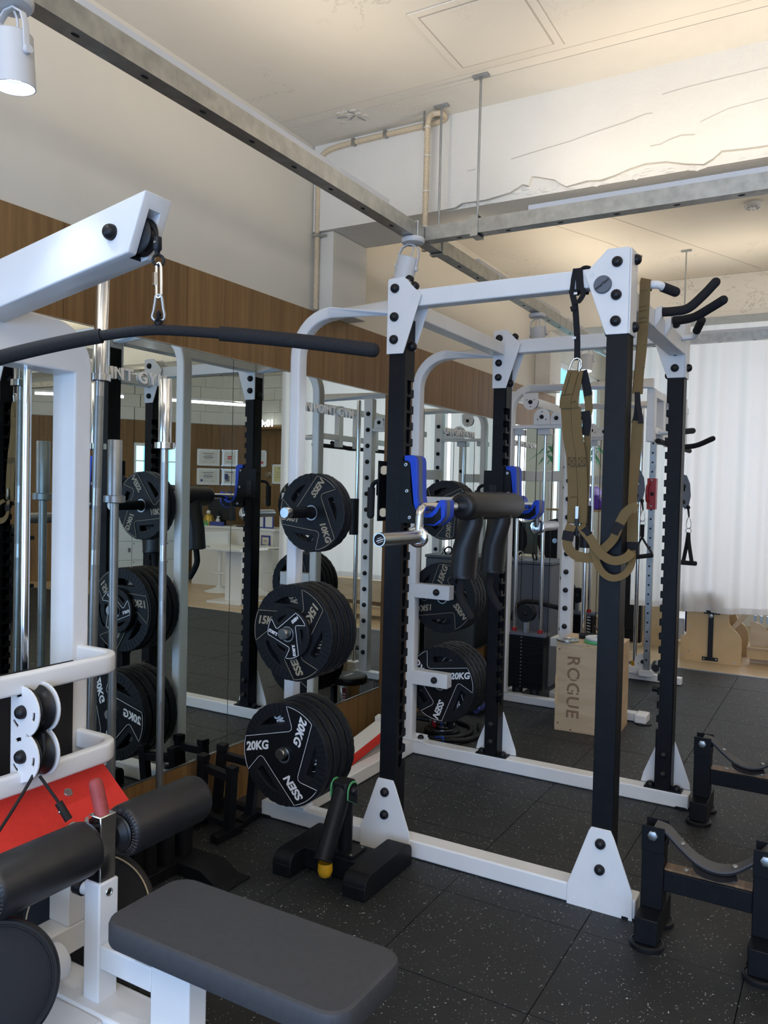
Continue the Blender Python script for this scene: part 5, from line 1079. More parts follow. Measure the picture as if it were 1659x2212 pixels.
# ------------------------------------------------------------------ pair of parallettes leaning at the wall
def parallette(o, rz, lean, label):
    t = thing('parallette', label, 'parallettes', o, 'black parallettes by the wall'); R_ = RZ(rz) @ RX(lean) @ RY(5); o = Vector(o)
    def bx(nm, *b_, bev=0.002):
        m_ = MB(); m_.box(*b_); m_.v = [R_ @ v+o for v in m_.v]; return m_.build(nm, 'black', t, bev)
    for x in (-0.085, 0.085):
        bx('post', x-0.018, x+0.018, -0.018, 0.018, 0.02, 0.30); bx('end_cap', x-0.020, x+0.020, -0.020, 0.020, 0.275, 0.302)
        bx('foot_bar', x-0.020, x+0.020, -0.085, 0.065, 0.0, 0.035)
    bx('top_bar', -0.067, 0.067, -0.015, 0.015, 0.235, 0.268); bx('low_bar', -0.067, 0.067, -0.015, 0.015, 0.035, 0.062)
parallette((0.145, 2.545, 0.010), -4, 2, 'black steel parallette, the front one beside the near plates'); parallette((0.115, 2.70, 0.010), 8, 0, 'black steel parallette, the rear one against the oak kick board')

# ------------------------------------------------------------------ low frames with slung straps (right edge)
def strapframe(o, label, n=2):
    t = thing('strap_frame', label, 'strap frame', o, 'low black frames with slung straps'); ox, oy, _ = o
    W_ = 0.335
    def bx(nm, m_, *b_, bev=0.003): return MB().box(b_[0]+ox, b_[1]+ox, b_[2]+oy, b_[3]+oy, b_[4], b_[5]).build(nm, m_, t, bev)
    for k in range(n):
        x = W_*k
        bx('post', 'black', x-0.035, x+0.035, -0.035, 0.035, 0.10, 0.318); bx('foot_bar', 'black', x-0.036, x+0.036, -0.115, 0.115, 0.018, 0.100)
        for y in (-0.085, 0.085): MB().lathe([(0.052, 0), (0.054, 0.004), (0.054, 0.014), (0.046, 0.018), (0.044, 0.015), (0.01, 0.015)], (ox+x, oy+y, 0.0), n=32).build('rubber_foot', 'satin', t, ang=40)
        for y in (-0.041, 0.036): bx('ear', 'black', x-0.036, x+0.036, y, y+0.006, 0.290, 0.372, bev=0.001)
        MB().lathe([(0.0165, 0), (0.0165, 0.010), (0.013, 0.012)], (ox+x, oy-0.041, 0.345), (0, -1, 0), 6).build('hex_bolt', 'dull_steel', t); MB().cyl((ox+x, oy-0.042, 0.345), (ox+x, oy+0.044, 0.345), 0.007, 14).build('bolt_shank', 'dull_steel', t)
        if k < n-1:
            bx('cross_beam', 'black', x+0.035, x+W_-0.035, -0.03, 0.03, 0.165, 0.232); bx('tread', 'wornwood', x+0.036, x+W_-0.036, -0.024, 0.024, 0.232, 0.240, bev=0.001)
            for xx in (0.10, 0.24): MB().lathe([(0.009, 0), (0.008, 0.0015), (0.003, 0.0015), (0.003, 0.0005)], (ox+x+xx, oy, 0.240), n=16).build('tread_screw', 'dull_steel', t)
            pts = [(ox+x, oy, 0.368), (ox+x+0.04, oy, 0.358), (ox+x+0.085, oy, 0.318), (ox+x+0.135, oy, 0.283), (ox+x+0.19, oy, 0.270), (ox+x+0.245, oy, 0.283), (ox+x+0.30, oy, 0.325), (ox+x+W_, oy, 0.368)]
            s_ = MB(); ribbon(s_, pts, 0.062, 0.007, [(0, 1, 0)]*8, 8); o1 = s_.build('sling', 'greyweb', t, ang=60)
            s_ = MB(); ribbon(s_, [Vector(p)-Vector((0, 0, 0.006)) for p in pts[1:7]], 0.066, 0.006, [(0, 1, 0)]*6, 8); ribbon(s_, [(ox+x+0.135, oy-0.005, 0.276), (ox+x+0.15, oy-0.02, 0.262), (ox+x+0.20, oy-0.02, 0.255), (ox+x+0.25, oy-0.01, 0.266)], 0.06, 0.005, [(0, 1, .2)]*4); s_.build('sling_backing', 'blackweb', t, ang=60)
            for i_ in (0.30, 0.72):
                pp = smooth(pts, 8); p = pp[int(i_*(len(pp)-1))]; rv = MB(); rv.ball(p+Vector((0, 0, 0.006)), 0.010, 12, (1, 1, 0.45)); rv.build('rivet', 'dull_steel', t)
strapframe((1.890, 2.735, 0.0), 'low black frame with a slung grey strap, the nearer one at the right edge', 3)
strapframe((1.875, 3.865, 0.0), 'low black frame with a slung grey strap, the farther one behind the rack foot', 3)
# ------------------------------------------------------------------ plywood jump box and what lies on it
BX0, BX1, BY0, BY1, BZ = 0.882, 1.255, 4.805, 5.165, 0.545
pb = thing('jump_box', 'plywood jump box with ROGUE stencilled down its front', 'box', ((BX0+BX1)/2, (BY0+BY1)/2, 0.0))
rzb = Matrix.Rotation(math.radians(3), 3, 'Z'); cb = Vector(((BX0+BX1)/2, BY0, 0))
def pbx(nm, m_, b_, bev=0.0015, par=None):
    q = MB(); q.box(*b_); q.v = [rzb @ (v-cb)+cb for v in q.v]; return q.build(nm, m_, par or pb, bev)
T_ = 0.018
pbx('side_panel', 'birch', (BX0, BX1, BY0, BY0+T_, 0, BZ-T_)); pbx('side_panel', 'birch', (BX0, BX1, BY1-T_, BY1, 0, BZ-T_)); pbx('end_panel', 'birch', (BX0, BX0+T_, BY0+T_, BY1-T_, 0, BZ-T_)); pbx('end_panel', 'birch', (BX1-T_, BX1, BY0+T_, BY1-T_, 0, BZ-T_)); fr = pbx('top_panel', 'birch', (BX0, BX1, BY0, BY1, BZ-T_, BZ))
pbx('finger_joint', 'maple', (BX0-0.0015, BX0+0.012, BY0-0.0015, BY0+T_, 0.16, 0.34), 0.0005); pbx('finger_joint', 'maple', (BX1-0.012, BX1+0.0015, BY0-0.0015, BY0+T_, 0.20, 0.36), 0.0005); pbx('finger_joint', 'maple', (BX0+0.17, BX1-0.06, BY0-0.0015, BY0+T_, BZ-0.021, BZ-0.012), 0.0005)
tm = text_mesh('ROGUE', 0.125, 0.0006, 0.002, 0, 1.08)
hgt = max(v.co.y for v in tm.vertices)-min(v.co.y for v in tm.vertices); wid = max(v.co.x for v in tm.vertices)-min(v.co.x for v in tm.vertices)
tm.transform(Matrix.Diagonal((0.375/wid, 0.078/hgt, 1, 1)))
# stencil bridges are cut as narrow bars of bare ply across the letters
p_ = rzb @ Vector((0.105-(BX1-BX0)/2, -0.0008, 0))+Vector((cb.x, cb.y, 0.277)); 
place(tm, 'stencil', basis(p_, (0, 0, -1), rzb @ Vector((1, 0, 0))), pb, 'stencil')
for z, xo in ((0.408, 0.0), (0.326, 0.0), (0.246, 0.02), (0.168, 0.0)):
    q = MB(); q.box(BX0+0.06, BX0+0.15, BY0-0.0016, BY0-0.0002, z-0.0025, z+0.0025); q.v = [rzb @ (v-cb)+cb for v in q.v]; q.build('stencil_bridge', 'birch', pb)
for x, z in ((0.02, 0.045), (0.02, 0.50), (0.10, 0.012), (0.19, 0.533)): 
    p_ = rzb @ Vector((BX0+x-cb.x, 0.0, 0))+cb; MB().cyl((p_.x, p_.y-0.0008, z), (p_.x, p_.y+0.001, z), 0.0045, 10).build('screw_head', 'dark', pb)
def disc(name, label, x, y, z, R, r, T, m, cat):
    t = MB(); t.lathe([(r, 0), (R*0.97, 0), (R, T*0.2), (R, T*0.8), (R*0.97, T), (R*0.82, T), (R*0.78, T*0.75), (r*1.7, T*0.75), (r*1.6, T), (r, T), (r, 0)], (x, y, z), (0, 0, 1), 36, False); o = t.build(name, m, ang=40, loc=(x, y, z)); return tag(o, label, cat)
disc('fractional_plate', 'thin steel plate overhanging the left front corner of the plywood box', 0.935, 4.85, BZ+0.0005, 0.068, 0.025, 0.012, 'steel', 'weight plate')
disc('fractional_plate', 'green plate under the white one on the plywood box', 1.12, 4.90, BZ+0.0005, 0.093, 0.025, 0.020, 'green', 'weight plate')
disc('fractional_plate', 'white plate on top of the green one on the plywood box', 1.12, 4.90, BZ+0.021, 0.088, 0.025, 0.016, 'lampgrey', 'weight plate')
hd_ = thing('short_bar', 'short black foam handle lying on the plywood box', 'handle', (1.02, 5.02, BZ)); MB().cyl((0.965, 4.985, BZ+0.019), (1.075, 5.02, BZ+0.019), 0.0185, 18).build('foam_grip', 'foam', hd_, 0.003)
cl = thing('spring_collar', 'chrome spring collar lying on the white plate', 'collar', (1.135, 4.90, BZ+0.038)); sp = MB()
for k in range(4): sp.torus((1.13, 4.90+0.006*k, BZ+0.062), (0, 1, 0), 0.021, 0.0028, 20, 6)
sp.build('coil', 'chrome', cl); MB().cyl((1.112, 4.90, BZ+0.07), (1.085, 4.895, BZ+0.105), 0.004, 8).build('lever', 'satin', cl)

# ------------------------------------------------------------------ cable machine at the back
cm = thing('cable_machine', 'white twin stack cable machine with pull up bars at the back of the gym', 'gym machine', (0.75, 5.9, 0.0))
def cb_(nm, m_, b_, bev=0.003, par=None): return MB().box(*b_).build(nm, m_, par or cm, bev)
def side(y, far=False):
    path = [(0.355, y, 0.06), (0.355, y, 1.2), (0.355, y, 2.02)]+arc((0.505, 2.02), 0.15, 178, 90, 8, 'xz', y)+[(1.31, y, 2.17)]
    MB().sweep(path, rrect(0.06, 0.05, 0.006), (1, 0, 0)).build('side_arch', 'white', cm, ang=50)
    cb_('base_rail', 'white', (0.33, 1.34 if far else 0.86, y-0.035, y+0.035, 0.004, 0.055)); 
    cb_('front_post', 'white', (0.752, 0.826, y-0.03, y+0.03, 0.055, 2.145)); cb_('pulley_shelf', 'white', (0.36, 0.752, y-0.025, y+0.025, 1.895, 1.920))
    for i in range(16): 
        caps(cm, [(0.787, y-0.03, 0.20+0.122*i)], (0, -1, 0), 0.95)
    for cx, cz, r in ((0.505, 2.075, 0.052), (0.588, 1.972, 0.056), (0.690, 1.962, 0.040)):
        up = cz > 2.0
        pl = (arc((cx, cz), r, 180, 360, 14, '2d')+[(cx+r, cz+0.06), (cx-r, cz+0.06)]) if up else (arc((cx, cz), r, 0, 180, 14, '2d')+[(cx-r, 1.92), (cx+r, 1.92)])
        sl = []
        nn = 3 if r > 0.045 else 6
        for k in range(nn):
            a0 = (30+120*k if up else 90+120*k) if nn == 3 else 30+60*k
            w_ = 12 if nn == 3 else 5
            sl.append([(cx+r*0.68*math.cos(math.radians(a0+d_)), cz+r*0.68*math.sin(math.radians(a0+d_))) for d_ in (-w_, 0, w_)]+[(cx+r*0.55*math.cos(math.radians(a0+d_)), cz+r*0.55*math.sin(math.radians(a0+d_))) for d_ in (w_, 0, -w_)])
        me = flat([pl]+sl, 0.006, 0.001, 'pulley_cheek'); me.materials.append(M['white']); place(me, 'pulley_cheek', basis((0, y-0.030, 0), (1, 0, 0), (0, 0, 1)), cm)
        MB().lathe([(0.01, -0.012), (r*0.92, -0.012), (r*0.8, 0), (r*0.92, 0.012), (0.01, 0.012)], (cx, y-0.012, cz), (0, 1, 0), 28).build('pulley', 'satin', cm); caps(cm, [(cx, y-0.033, cz)], (0, -1, 0), 0.8)
    for x in (0.392, 0.583):
        MB().cyl((x, y+0.075, 0.10), (x, y+0.075, 1.86), 0.0125, 18).build('guide_rod', 'chrome', cm); cb_('rod_bracket', 'white', (x-0.045, x+0.045, y+0.02, y+0.10, 1.855, 1.895), 0.004)
    cbm = MB()
    for x in (0.455, 0.540, 0.655): cbm.cyl((x, y+0.02, 0.62 if x < 0.6 else 0.12), (x, y+0.02, 1.90), 0.0026, 8)
    cbm.build('cable', 'satin', cm)
    # weight stack
    for x in (0.43, 0.555): MB().cyl((x, y+0.075, 0.055), (x, y+0.075, 0.098), 0.038, 24).build('stack_buffer', 'satin', cm)
    z = 0.098
    pm_ = MB().box(-0.142, 0.142, -0.06, 0.06, 0.0, 0.0235).mesh('stack_plate'); pm_.materials.append(M['black'])
    for i in range(15):
        place(pm_, 'stack_plate', Matrix.Translation((0.488, y+0.075, z)), cm)
        if far and i > 5: place(text_mesh('%dlbs' % (20+10*(14-i)), 0.016, 0.0003, 0.0004), 'stack_lettering', basis((0.555 if not far else 0.60, y+0.0145, z+0.012), (1, 0, 0), (0, 0, 1)), cm, 'line_white')
        MB().cyl((0.470, y+0.0145, z+0.012), (0.470, y+0.0155, z+0.012), 0.005, 10).build('pin_hole', 'dull_steel', cm)
        z += 0.0243
    cb_('head_plate', 'greyplastic', (0.346, 0.640, y+0.012, y+0.140, z, z+0.018), 0.002)
    for x in (0.392, 0.583): MB().lathe([(0.018, 0), (0.018, 0.024), (0.014, 0.027)], (x, y+0.075, z+0.018), n=20).build('red_bush', 'redmetal', cm)
    zz = z+0.155; MB().lathe([(0.01, -0.03), (0.062, -0.03), (0.052, -0.01), (0.052, 0.01), (0.062, 0.03), (0.01, 0.03)], (0.492, y+0.05, zz), (0, 1, 0), 28).build('travel_pulley', 'satin', cm, ang=50); caps(cm, [(0.492, y+0.02, zz)], (0, -1, 0), 0.9)
    cb_('pulley_fork', 'dull_steel', (0.478, 0.506, y+0.03, y+0.07, z+0.018, zz-0.05), 0.002)
    # rear posts behind the stack
    cb_('rear_post', 'cream', (0.655, 0.705, y+0.24, y+0.30, 0.055, 1.93)); cb_('rear_tie', 'cream', (0.30, 0.665, y+0.245, y+0.285, 1.54, 1.615)); cb_('rear_tie', 'cream', (0.655, 0.705, y+0.08, y+0.24, 0.40, 0.46)); cb_('rear_foot', 'cream', (0.62, 0.74, y+0.20, y+0.32, 0.004, 0.055))
    caps(cm, [(0.68, y+0.24, zc) for zc in (1.64, 1.50, 0.86, 0.50, 0.37)], (0, -1, 0), 0.9)
side(5.285); side(6.50, True)
cb_('lower_tie', 'white', (0.33, 0.40, 5.32, 6.465, 0.004, 0.05)); cb_('upper_tie', 'white', (0.33, 0.38, 5.31, 6.475, 2.10, 2.16))
# front ladder beam with pull up bars
cb_('front_beam', 'white', (1.27, 1.32, 5.31, 6.53, 2.085, 2.135)); cb_('front_beam', 'white', (1.275, 1.315, 5.31, 6.53, 1.855, 1.90))
for y in (5.33, 5.62, 5.90, 6.2, 6.48): cb_('ladder_upright', 'white', (1.268, 1.318, y-0.03, y+0.03, 1.80, 2.14), 0.003)
pg = smooth([(1.33, 5.40, 1.865), (1.42, 5.38, 1.865), (1.47, 5.40, 1.868)], 6); MB().tube(pg, 0.017, 12).build('handle_stub', 'white', cm, ang=60); o = MB().tube([(1.465, 5.40, 1.868), (1.50, 5.62, 1.89)], 0.0195, 12).build('pull_up_grip', 'foam', cm); MB().ball((1.50, 5.62, 1.89), 0.0195, 12).build('grip_end', 'foam', o)
MB().tube([(1.34, 5.32, 1.805), (1.34, 6.5, 1.805)], 0.0175, 12).build('pull_up_bar', 'foam', cm)
o = MB().tube(smooth([(1.34, 6.0, 1.805), (1.46, 6.0, 1.815), (1.58, 5.95, 1.86)], 6), 0.0185, 12).build('pull_up_grip', 'foam', cm, ang=60); MB().ball((1.58, 5.95, 1.86), 0.0185, 12).build('grip_end', 'foam', o)
# swinging pulley columns with their handles
def column(x, y, zc, red, arm_to, label=None):
    cb_('pulley_column', 'dull_steel', (x-0.022, x+0.022, y-0.022, y+0.022, 0.10, 1.94), 0.002)
    hm = MB().cyl((0, -0.0005, 0), (0, 0.001, 0), 0.008, 12).mesh('pin_hole'); hm.materials.append(M['dark'])
    for i in range(24): place(hm, 'pin_hole', Matrix.Translation((x, y-0.0222, 0.18+0.073*i)), cm)
    cb_('column_foot', 'white', (x-0.05, x+0.05, y-0.05, y+0.05, 0.055, 0.10), 0.004); MB().lathe([(0.036, -0.02), (0.036, 0.02)], (x, y-0.02, 1.945), (0, 1, 0), 24).build('column_pivot', 'white', cm, 0.003); caps(cm, [(x, y-0.045, 1.945)], (0, -1, 0), 0.5)
    o = cb_('carriage', 'redmetal' if red else 'black', (x-0.033, x+0.033, y-0.036, y+0.03, zc-0.12, zc+0.12), 0.004)
    for z in (zc+0.105, zc-0.095): MB().ball((x, y-0.036, z), 0.008, 10, (1, 0.4, 1)).build('screw', 'steel', o)
    MB().tube(smooth([(x-0.018, y-0.036, zc-0.06), (x-0.024, y-0.075, zc-0.05), (x-0.024, y-0.08, zc+0.05), (x-0.012, y-0.036, zc+0.085)], 5), 0.009, 10).build('carriage_handle', 'redmetal' if red else 'satin', o); MB().ball((x+0.008, y-0.042, zc), 0.014, 12).build('pin_knob', 'satin', o)
column(1.090, 6.42, 1.470, True, None)
def dhandle(px, py, zt, rot, label, side_):
    """pulley plate on the column, its cable stop, snap hook and D handle"""
    t = cm; c = Vector((px, py, zt)); 
    pl = [(0, 0.16), (0.035, 0.15), (0.065, 0.09), (0.075, 0.0), (0.06, -0.07), (0.03, -0.10), (-0.005, -0.07), (-0.01, 0.05)]
    me = flat([[(x*side_, z) for x, z in pl], [(0.022*side_+0.012*math.cos(a), 0.045+0.012*math.sin(a)) for a in [2*PI*i/12 for i in range(12)]]], 0.006, 0.001, 'pulley_guard'); me.materials.append(M['greyplastic'] if side_ > 0 else M['satin']); place(me, 'pulley_guard', basis(c, (math.cos(rot), math.sin(rot), 0), (0, 0, 1)), t)
    for z in (0.07, -0.045): MB().ball(c+Vector((0.015*side_, -0.02, z)), 0.017, 12).build('guard_knob', 'satin', t)
    e = c+Vector((0.058*side_*math.cos(rot), 0.058*side_*math.sin(rot)-0.01, -0.085))
    MB().ball(e, 0.016, 12).build('cable_stop', 'satin', t); MB().cyl(e, e+Vector((0.01*side_, 0, -0.07)), 0.009, 10, 0.006).build('cable_end', 'satin', t)
    f = e+Vector((0.010*side_, 0, -0.065)); 
    sh = thing('pull_strap', label, 'pull strap', f+Vector((0, 0, -0.34)), 'handles hanging on the cable machine')
    kp = smooth([f, f+Vector((-0.012, 0, -0.03)), f+Vector((-0.016, 0, -0.075)), f+Vector((0, 0, -0.092)), f+Vector((0.016, 0, -0.075)), f+Vector((0.012, 0, -0.03)), f], 4)[:-1]; MB().tube(kp, 0.0035, 8, up=(0, 1, 0), closed=True).build('snap_hook', 'chrome', sh)
    MB().torus(f+Vector((0, 0, -0.108)), (0, 1, 0), 0.019, 0.003, 18, 6).build('d_ring', 'chrome', sh)
    return f, sh
f, sh = dhandle(0.985, 6.30, 1.50, 0.0, 'black strap handle hanging behind the near front upright of the rack', 1)
s_ = MB(); ribbon(s_, [f+Vector((0, 0, -0.12)), f+Vector((0, 0, -0.20)), f+Vector((0.012, 0, -0.235)), f+Vector((0.075, 0, -0.33))], 0.026, 0.005, [(.3, 1, 0)]*4); ribbon(s_, [f+Vector((0, 0, -0.12)), f+Vector((0, 0, -0.20)), f+Vector((-0.012, 0, -0.235)), f+Vector((-0.075, 0, -0.36))], 0.026, 0.005, [(.3, 1, 0)]*4); ribbon(s_, [f+Vector((0, -0.003, -0.115)), f+Vector((0, -0.003, -0.21))], 0.03, 0.006, [(1, 0, 0)]*2); s_.build('strap', 'blackweb', sh, ang=60)
MB().cyl(f+Vector((0.085, 0, -0.345)), f+Vector((-0.085, 0, -0.375)), 0.017, 16).build('foam_grip', 'foam', sh, 0.003)
cb_('swing_arm', 'black', (1.30, 1.345, 6.34, 6.40, 1.40, 1.54), 0.004)
f, sh = dhandle(1.335, 6.28, 1.46, 0.3, 'black strap handle hanging in front of the curtain, right of the far rack upright', 0.8)
s_ = MB(); ribbon(s_, [f+Vector((0, 0, -0.12)), f+Vector((-0.008, 0, -0.20)), f+Vector((-0.03, 0, -0.34))], 0.03, 0.006, [(.7, .7, 0)]*3); ribbon(s_, [f+Vector((0, 0, -0.12)), f+Vector((0.006, 0, -0.20)), f+Vector((0.03, 0, -0.34))], 0.03, 0.006, [(.7, .7, 0)]*3); s_.build('strap', 'blackweb', sh, ang=60)
MB().cyl(f+Vector((-0.055, -0.02, -0.345)), f+Vector((0.055, 0.05, -0.352)), 0.017, 16).build('foam_grip', 'foam', sh, 0.003)
# smith style guide rod at the near side with its black sleeve, far guide rod, low pulleys
for x, y in ((0.90, 5.30), (0.985, 6.48)): MB().cyl((x, y, 0.11), (x, y, 2.14), 0.0165, 20).build('bar_guide', 'chrome', cm); cb_('guide_foot', 'white', (x-0.045, x+0.045, y-0.045, y+0.045, 0.055, 0.11), 0.004)
MB().cyl((0.905, 5.27, 1.10), (0.905, 5.27, 1.38), 0.036, 24).build('guide_sleeve', 'satin', cm, 0.004); MB().cyl((0.985, 6.48, 0.11), (0.985, 6.48, 0.145), 0.028, 18).build('guide_bush', 'yellow', cm)
cb_('base_rail', 'white', (0.86, 1.30, 5.25, 5.32, 0.004, 0.055)); cb_('outrigger', 'white', (1.27, 1.345, 5.21, 5.33, 0.004, 0.06), 0.008); MB().lathe([(0.055, 0), (0.055, 0.008)], (1.32, 5.24, 0.0), n=24).build('rubber_foot', 'satin', cm)
pl = arc((1.035, 0.155), 0.062, 0, 180, 14, '2d')+[(0.973, 0.05), (1.097, 0.05)]
me = flat([pl]+[[(1.035+r_*math.cos(math.radians(a0+d_)), 0.155+r_*math.sin(math.radians(a0+d_))) for r_, d_ in ((0.042, -12), (0.042, 12), (0.034, 12), (0.034, -12))] for a0 in (90, 210, 330)], 0.006, 0.001, 'pulley_cheek'); me.materials.append(M['white']); place(me, 'pulley_cheek', basis((0.02, 6.44, 0), (1, 0, 0), (0, 0, 1)), cm); caps(cm, [(1.055, 6.437, 0.155)], (0, -1, 0), 0.85)
for x in (1.0, 0.93): pass
MB().cyl((1.16, 6.42, 0.155), (1.19, 6.25, 0.155), 0.028, 16).build('low_peg', 'satin', cm); MB().cyl((1.22, 6.0, 0.06), (1.36, 6.02, 0.05), 0.022, 16).build('low_peg', 'satin', cm)
# tall white post of the near frame that carries the stack of bolts in the mirror; black bar across (lat attachment hung on it)
la = thing('row_bar', 'curved black bar hanging behind the near weight stack', 'bar', (0.45, 5.58, 0.55)); MB().tube(smooth([(0.30, 5.55, 0.52), (0.325, 5.56, 0.60), (0.37, 5.57, 0.655), (0.46, 5.58, 0.665), (0.60, 5.58, 0.645), (0.73, 5.58, 0.63)], 6), 0.017, 12).build('bar_tube', 'foam', la, ang=60)
# things seen between the stack and the mirror
gb = thing('storage_box', 'dark grey foam box standing behind the near weight stack', 'box', (0.30, 5.95, 0.0)); MB().box(0.08, 0.52, 5.75, 6.15, 0.0, 0.92).build('box_body', 'greyplastic', gb, 0.012); MB().box(0.075, 0.525, 5.745, 6.155, 0.92, 0.945).build('box_lid', 'greyplastic', gb, 0.006)
for x, y, lb in ((0.20, 5.84, 'left'), (0.36, 5.84, 'right')):
    t = thing('ankle_strap', 'black webbing strap lying curled on the grey foam box, %s one' % lb, 'strap', (x, y, 0.945), 'straps on the grey box')
    s_ = MB(); s_.torus((x, y, 0.975), (0.7, 0.7, 0.2), 0.032, 0.007, 18, 6); s_.build('strap', 'blackweb', t); s_ = MB(); s_.torus((x+0.05, y, 0.977), (0.8, -0.5, 0.3), 0.030, 0.006, 18, 6); s_.build('buckle_ring', 'dull_steel', t)
dk = thing('weight_rack', 'white frame with black plates standing behind the cable machine', 'rack', (0.25, 6.85, 0.0))
MB().box(0.12, 0.38, 6.55, 7.2, 0.004, 0.06).build('rack_base', 'white', dk, 0.004); MB().box(0.20, 0.27, 6.85, 6.92, 0.06, 1.3).build('rack_post', 'white', dk, 0.004)
for z in (0.55, 1.05): 
    MB().lathe([(0.03, 0), (0.18, 0), (0.19, 0.01), (0.19, 0.05), (0.18, 0.06), (0.03, 0.06)], (0.235, 6.78, z), (0, 1, 0), 32).build('rack_plate', 'rubber', dk)
    MB().cyl((0.235, 6.70, z), (0.235, 6.85, z), 0.022, 18).build('rack_horn', 'chrome', dk)
for i, (z, mname, lab) in enumerate(((1.26, 'purple', 'lower'), (1.40, 'purple', 'upper'))): pass
sb = thing('ball_shelf', 'pale shelf with purple rolls behind the tan straps', 'shelf', (0.30, 7.25, 0.0)); 
for z in (0.35, 0.85, 1.30): MB().box(0.03, 0.62, 7.08, 7.36, z, z+0.02).build('shelf_board', 'maple', sb, 0.002)
for x in (0.04, 0.60):
    for y in (7.09, 7.35): MB().cyl((x, y, 0.004), (x, y, 1.62), 0.009, 10).build('shelf_post', 'whiteplain', sb)
for i, (x, z, lb) in enumerate(((0.30, 1.375, 'left lower'), (0.47, 1.375, 'right lower'), (0.40, 1.475, 'top'))):
    tag(MB().lathe([(0.02, 0), (0.05, 0.0), (0.055, 0.01), (0.055, 0.25), (0.05, 0.26), (0.02, 0.26)], (x, 7.09, z), (0, 1, 0), 24).build('exercise_roll', 'purple', loc=(x, 7.2, z-0.055)), 'purple foam roll on the pale shelf, %s one' % lb, 'roll', 'purple rolls on the pale shelf')
tag(MB().ball((0.36, 7.2, 0.905), 0.032, 14, (2, 1.3, 1)).build('green_cloth', 'green'), 'crumpled green cloth on the middle board of the pale shelf', 'cloth')
pt = thing('potted_palm', 'green palm in the lit window behind the tan straps', 'plant', (0.05, 7.9, 0.9)); MB().lathe([(0.09, 0), (0.12, 0.2), (0.11, 0.2), (0.09, 0.02)], (0.12, 7.9, 0.9), n=24).build('pot', 'whiteplain', pt); MB().cyl((0.12, 7.9, 1.05), (0.12, 7.9, 1.75), 0.015, 8).build('stem', 'plant', pt)
for k in range(16):
    a = k*2.4; L = 0.35+0.12*(k % 3); lf = MB(); z0 = 1.60+0.012*k
    pth_ = [(0.12, 7.9, z0), (0.12+math.cos(a)*L*0.45*0.5, 7.9+math.sin(a)*L*0.5, z0+0.20), (0.12+math.cos(a)*L*0.5, 7.9+math.sin(a)*L, z0+0.10)]
    lf.sweep(smooth(pth_, 5), [(-0.02, -0.001), (0.02, -0.001), (0.02, 0.001), (-0.02, 0.001)], scales=[0.3, .6, .9, 1, 1, .95, .85, .7, .5, .3, .1]); lf.build('frond', 'plant', pt, ang=60)
# air duct under the far ceiling by the window
tag(MB().tube([(0.13, 7.25, 3.02), (0.28, 7.5, 2.92), (0.80, 8.3, 2.66)], 0.10, 24).build('air_duct', 'lampgrey', ang=60), 'pale round duct under the ceiling by the lit window', 'duct')

# ------------------------------------------------------------------ chrome cylinder stool with hose, wedges, basket by the wall
cs = thing('chrome_cylinder', 'short chrome cylinder with black lid and base behind the rack corner', 'canister', (0.335, 4.34, 0.0))
MB().lathe([(0.105, 0), (0.108, 0.006), (0.108, 0.026), (0.102, 0.03)], (0.335, 4.34, 0), n=36).build('base_disc', 'satin', cs, ang=40); MB().lathe([(0.078, 0.03), (0.078, 0.21), (0.06, 0.21)], (0.335, 4.34, 0), n=40, cap=False).build('cylinder_body', 'chrome', cs, ang=50)
o = MB().lathe([(0.09, 0.21), (0.118, 0.214), (0.121, 0.222), (0.121, 0.250), (0.116, 0.257), (0.08, 0.260), (0.001, 0.260)], (0.335, 4.34, 0), n=40).build('lid', 'satin', cs, ang=50)
q = basis((0.335, 4.34, 0.2605), (0, 1, 0), (-1, 0, 0)); place(text_mesh('KAESER', 0.03, 0.0003, 0.0006), 'lid_lettering', q, o, 'line_white')
def wrap(nm, m_, a0, a1, z0, z1, par, r=0.0786):
    v = []; f_ = []
    for i in range(7):
        a = math.radians(a0+(a1-a0)*i/6); v += [(0.335+r*math.cos(a), 4.34+r*math.sin(a), z0), (0.335+r*math.cos(a), 4.34+r*math.sin(a), z1)]
    for i in range(6): f_.append((2*i, 2*i+2, 2*i+3, 2*i+1))
    return MB().add(v, f_).build(nm, m_, par)
lab_ = wrap('label', 'redmetal', 248, 268, 0.05, 0.19, cs); a = math.radians(258); place(text_mesh('STOP', 0.034, 0.0003, 0.001), 'label_lettering', basis((0.335+0.0796*math.cos(a), 4.34+0.0796*math.sin(a), 0.12), (0, 0, -1), (-math.sin(a), math.cos(a), 0)), lab_, 'line_white')
MB().box(0.405, 0.432, 4.275, 4.325, 0.05, 0.19).build('socket_strip', 'satin', cs, 0.003)
for z in (0.075, 0.11, 0.145): MB().ball((0.4325, 4.30, z), 0.009, 10, (0.4, 1, 1)).build('socket', 'dull_steel', cs)
hs = MB(); hs.tube(smooth([(0.02, 4.10, 0.10), (0.12, 4.16, 0.105), (0.22, 4.22, 0.10), (0.29, 4.26, 0.09)], 6), 0.016, 12); hs.tube(smooth([(0.03, 4.12, 0.017), (0.2, 4.14, 0.017), (0.36, 4.17, 0.017), (0.47, 4.26, 0.017), (0.50, 4.38, 0.017), (0.45, 4.50, 0.017), (0.34, 4.55, 0.017)], 6), 0.015, 12)
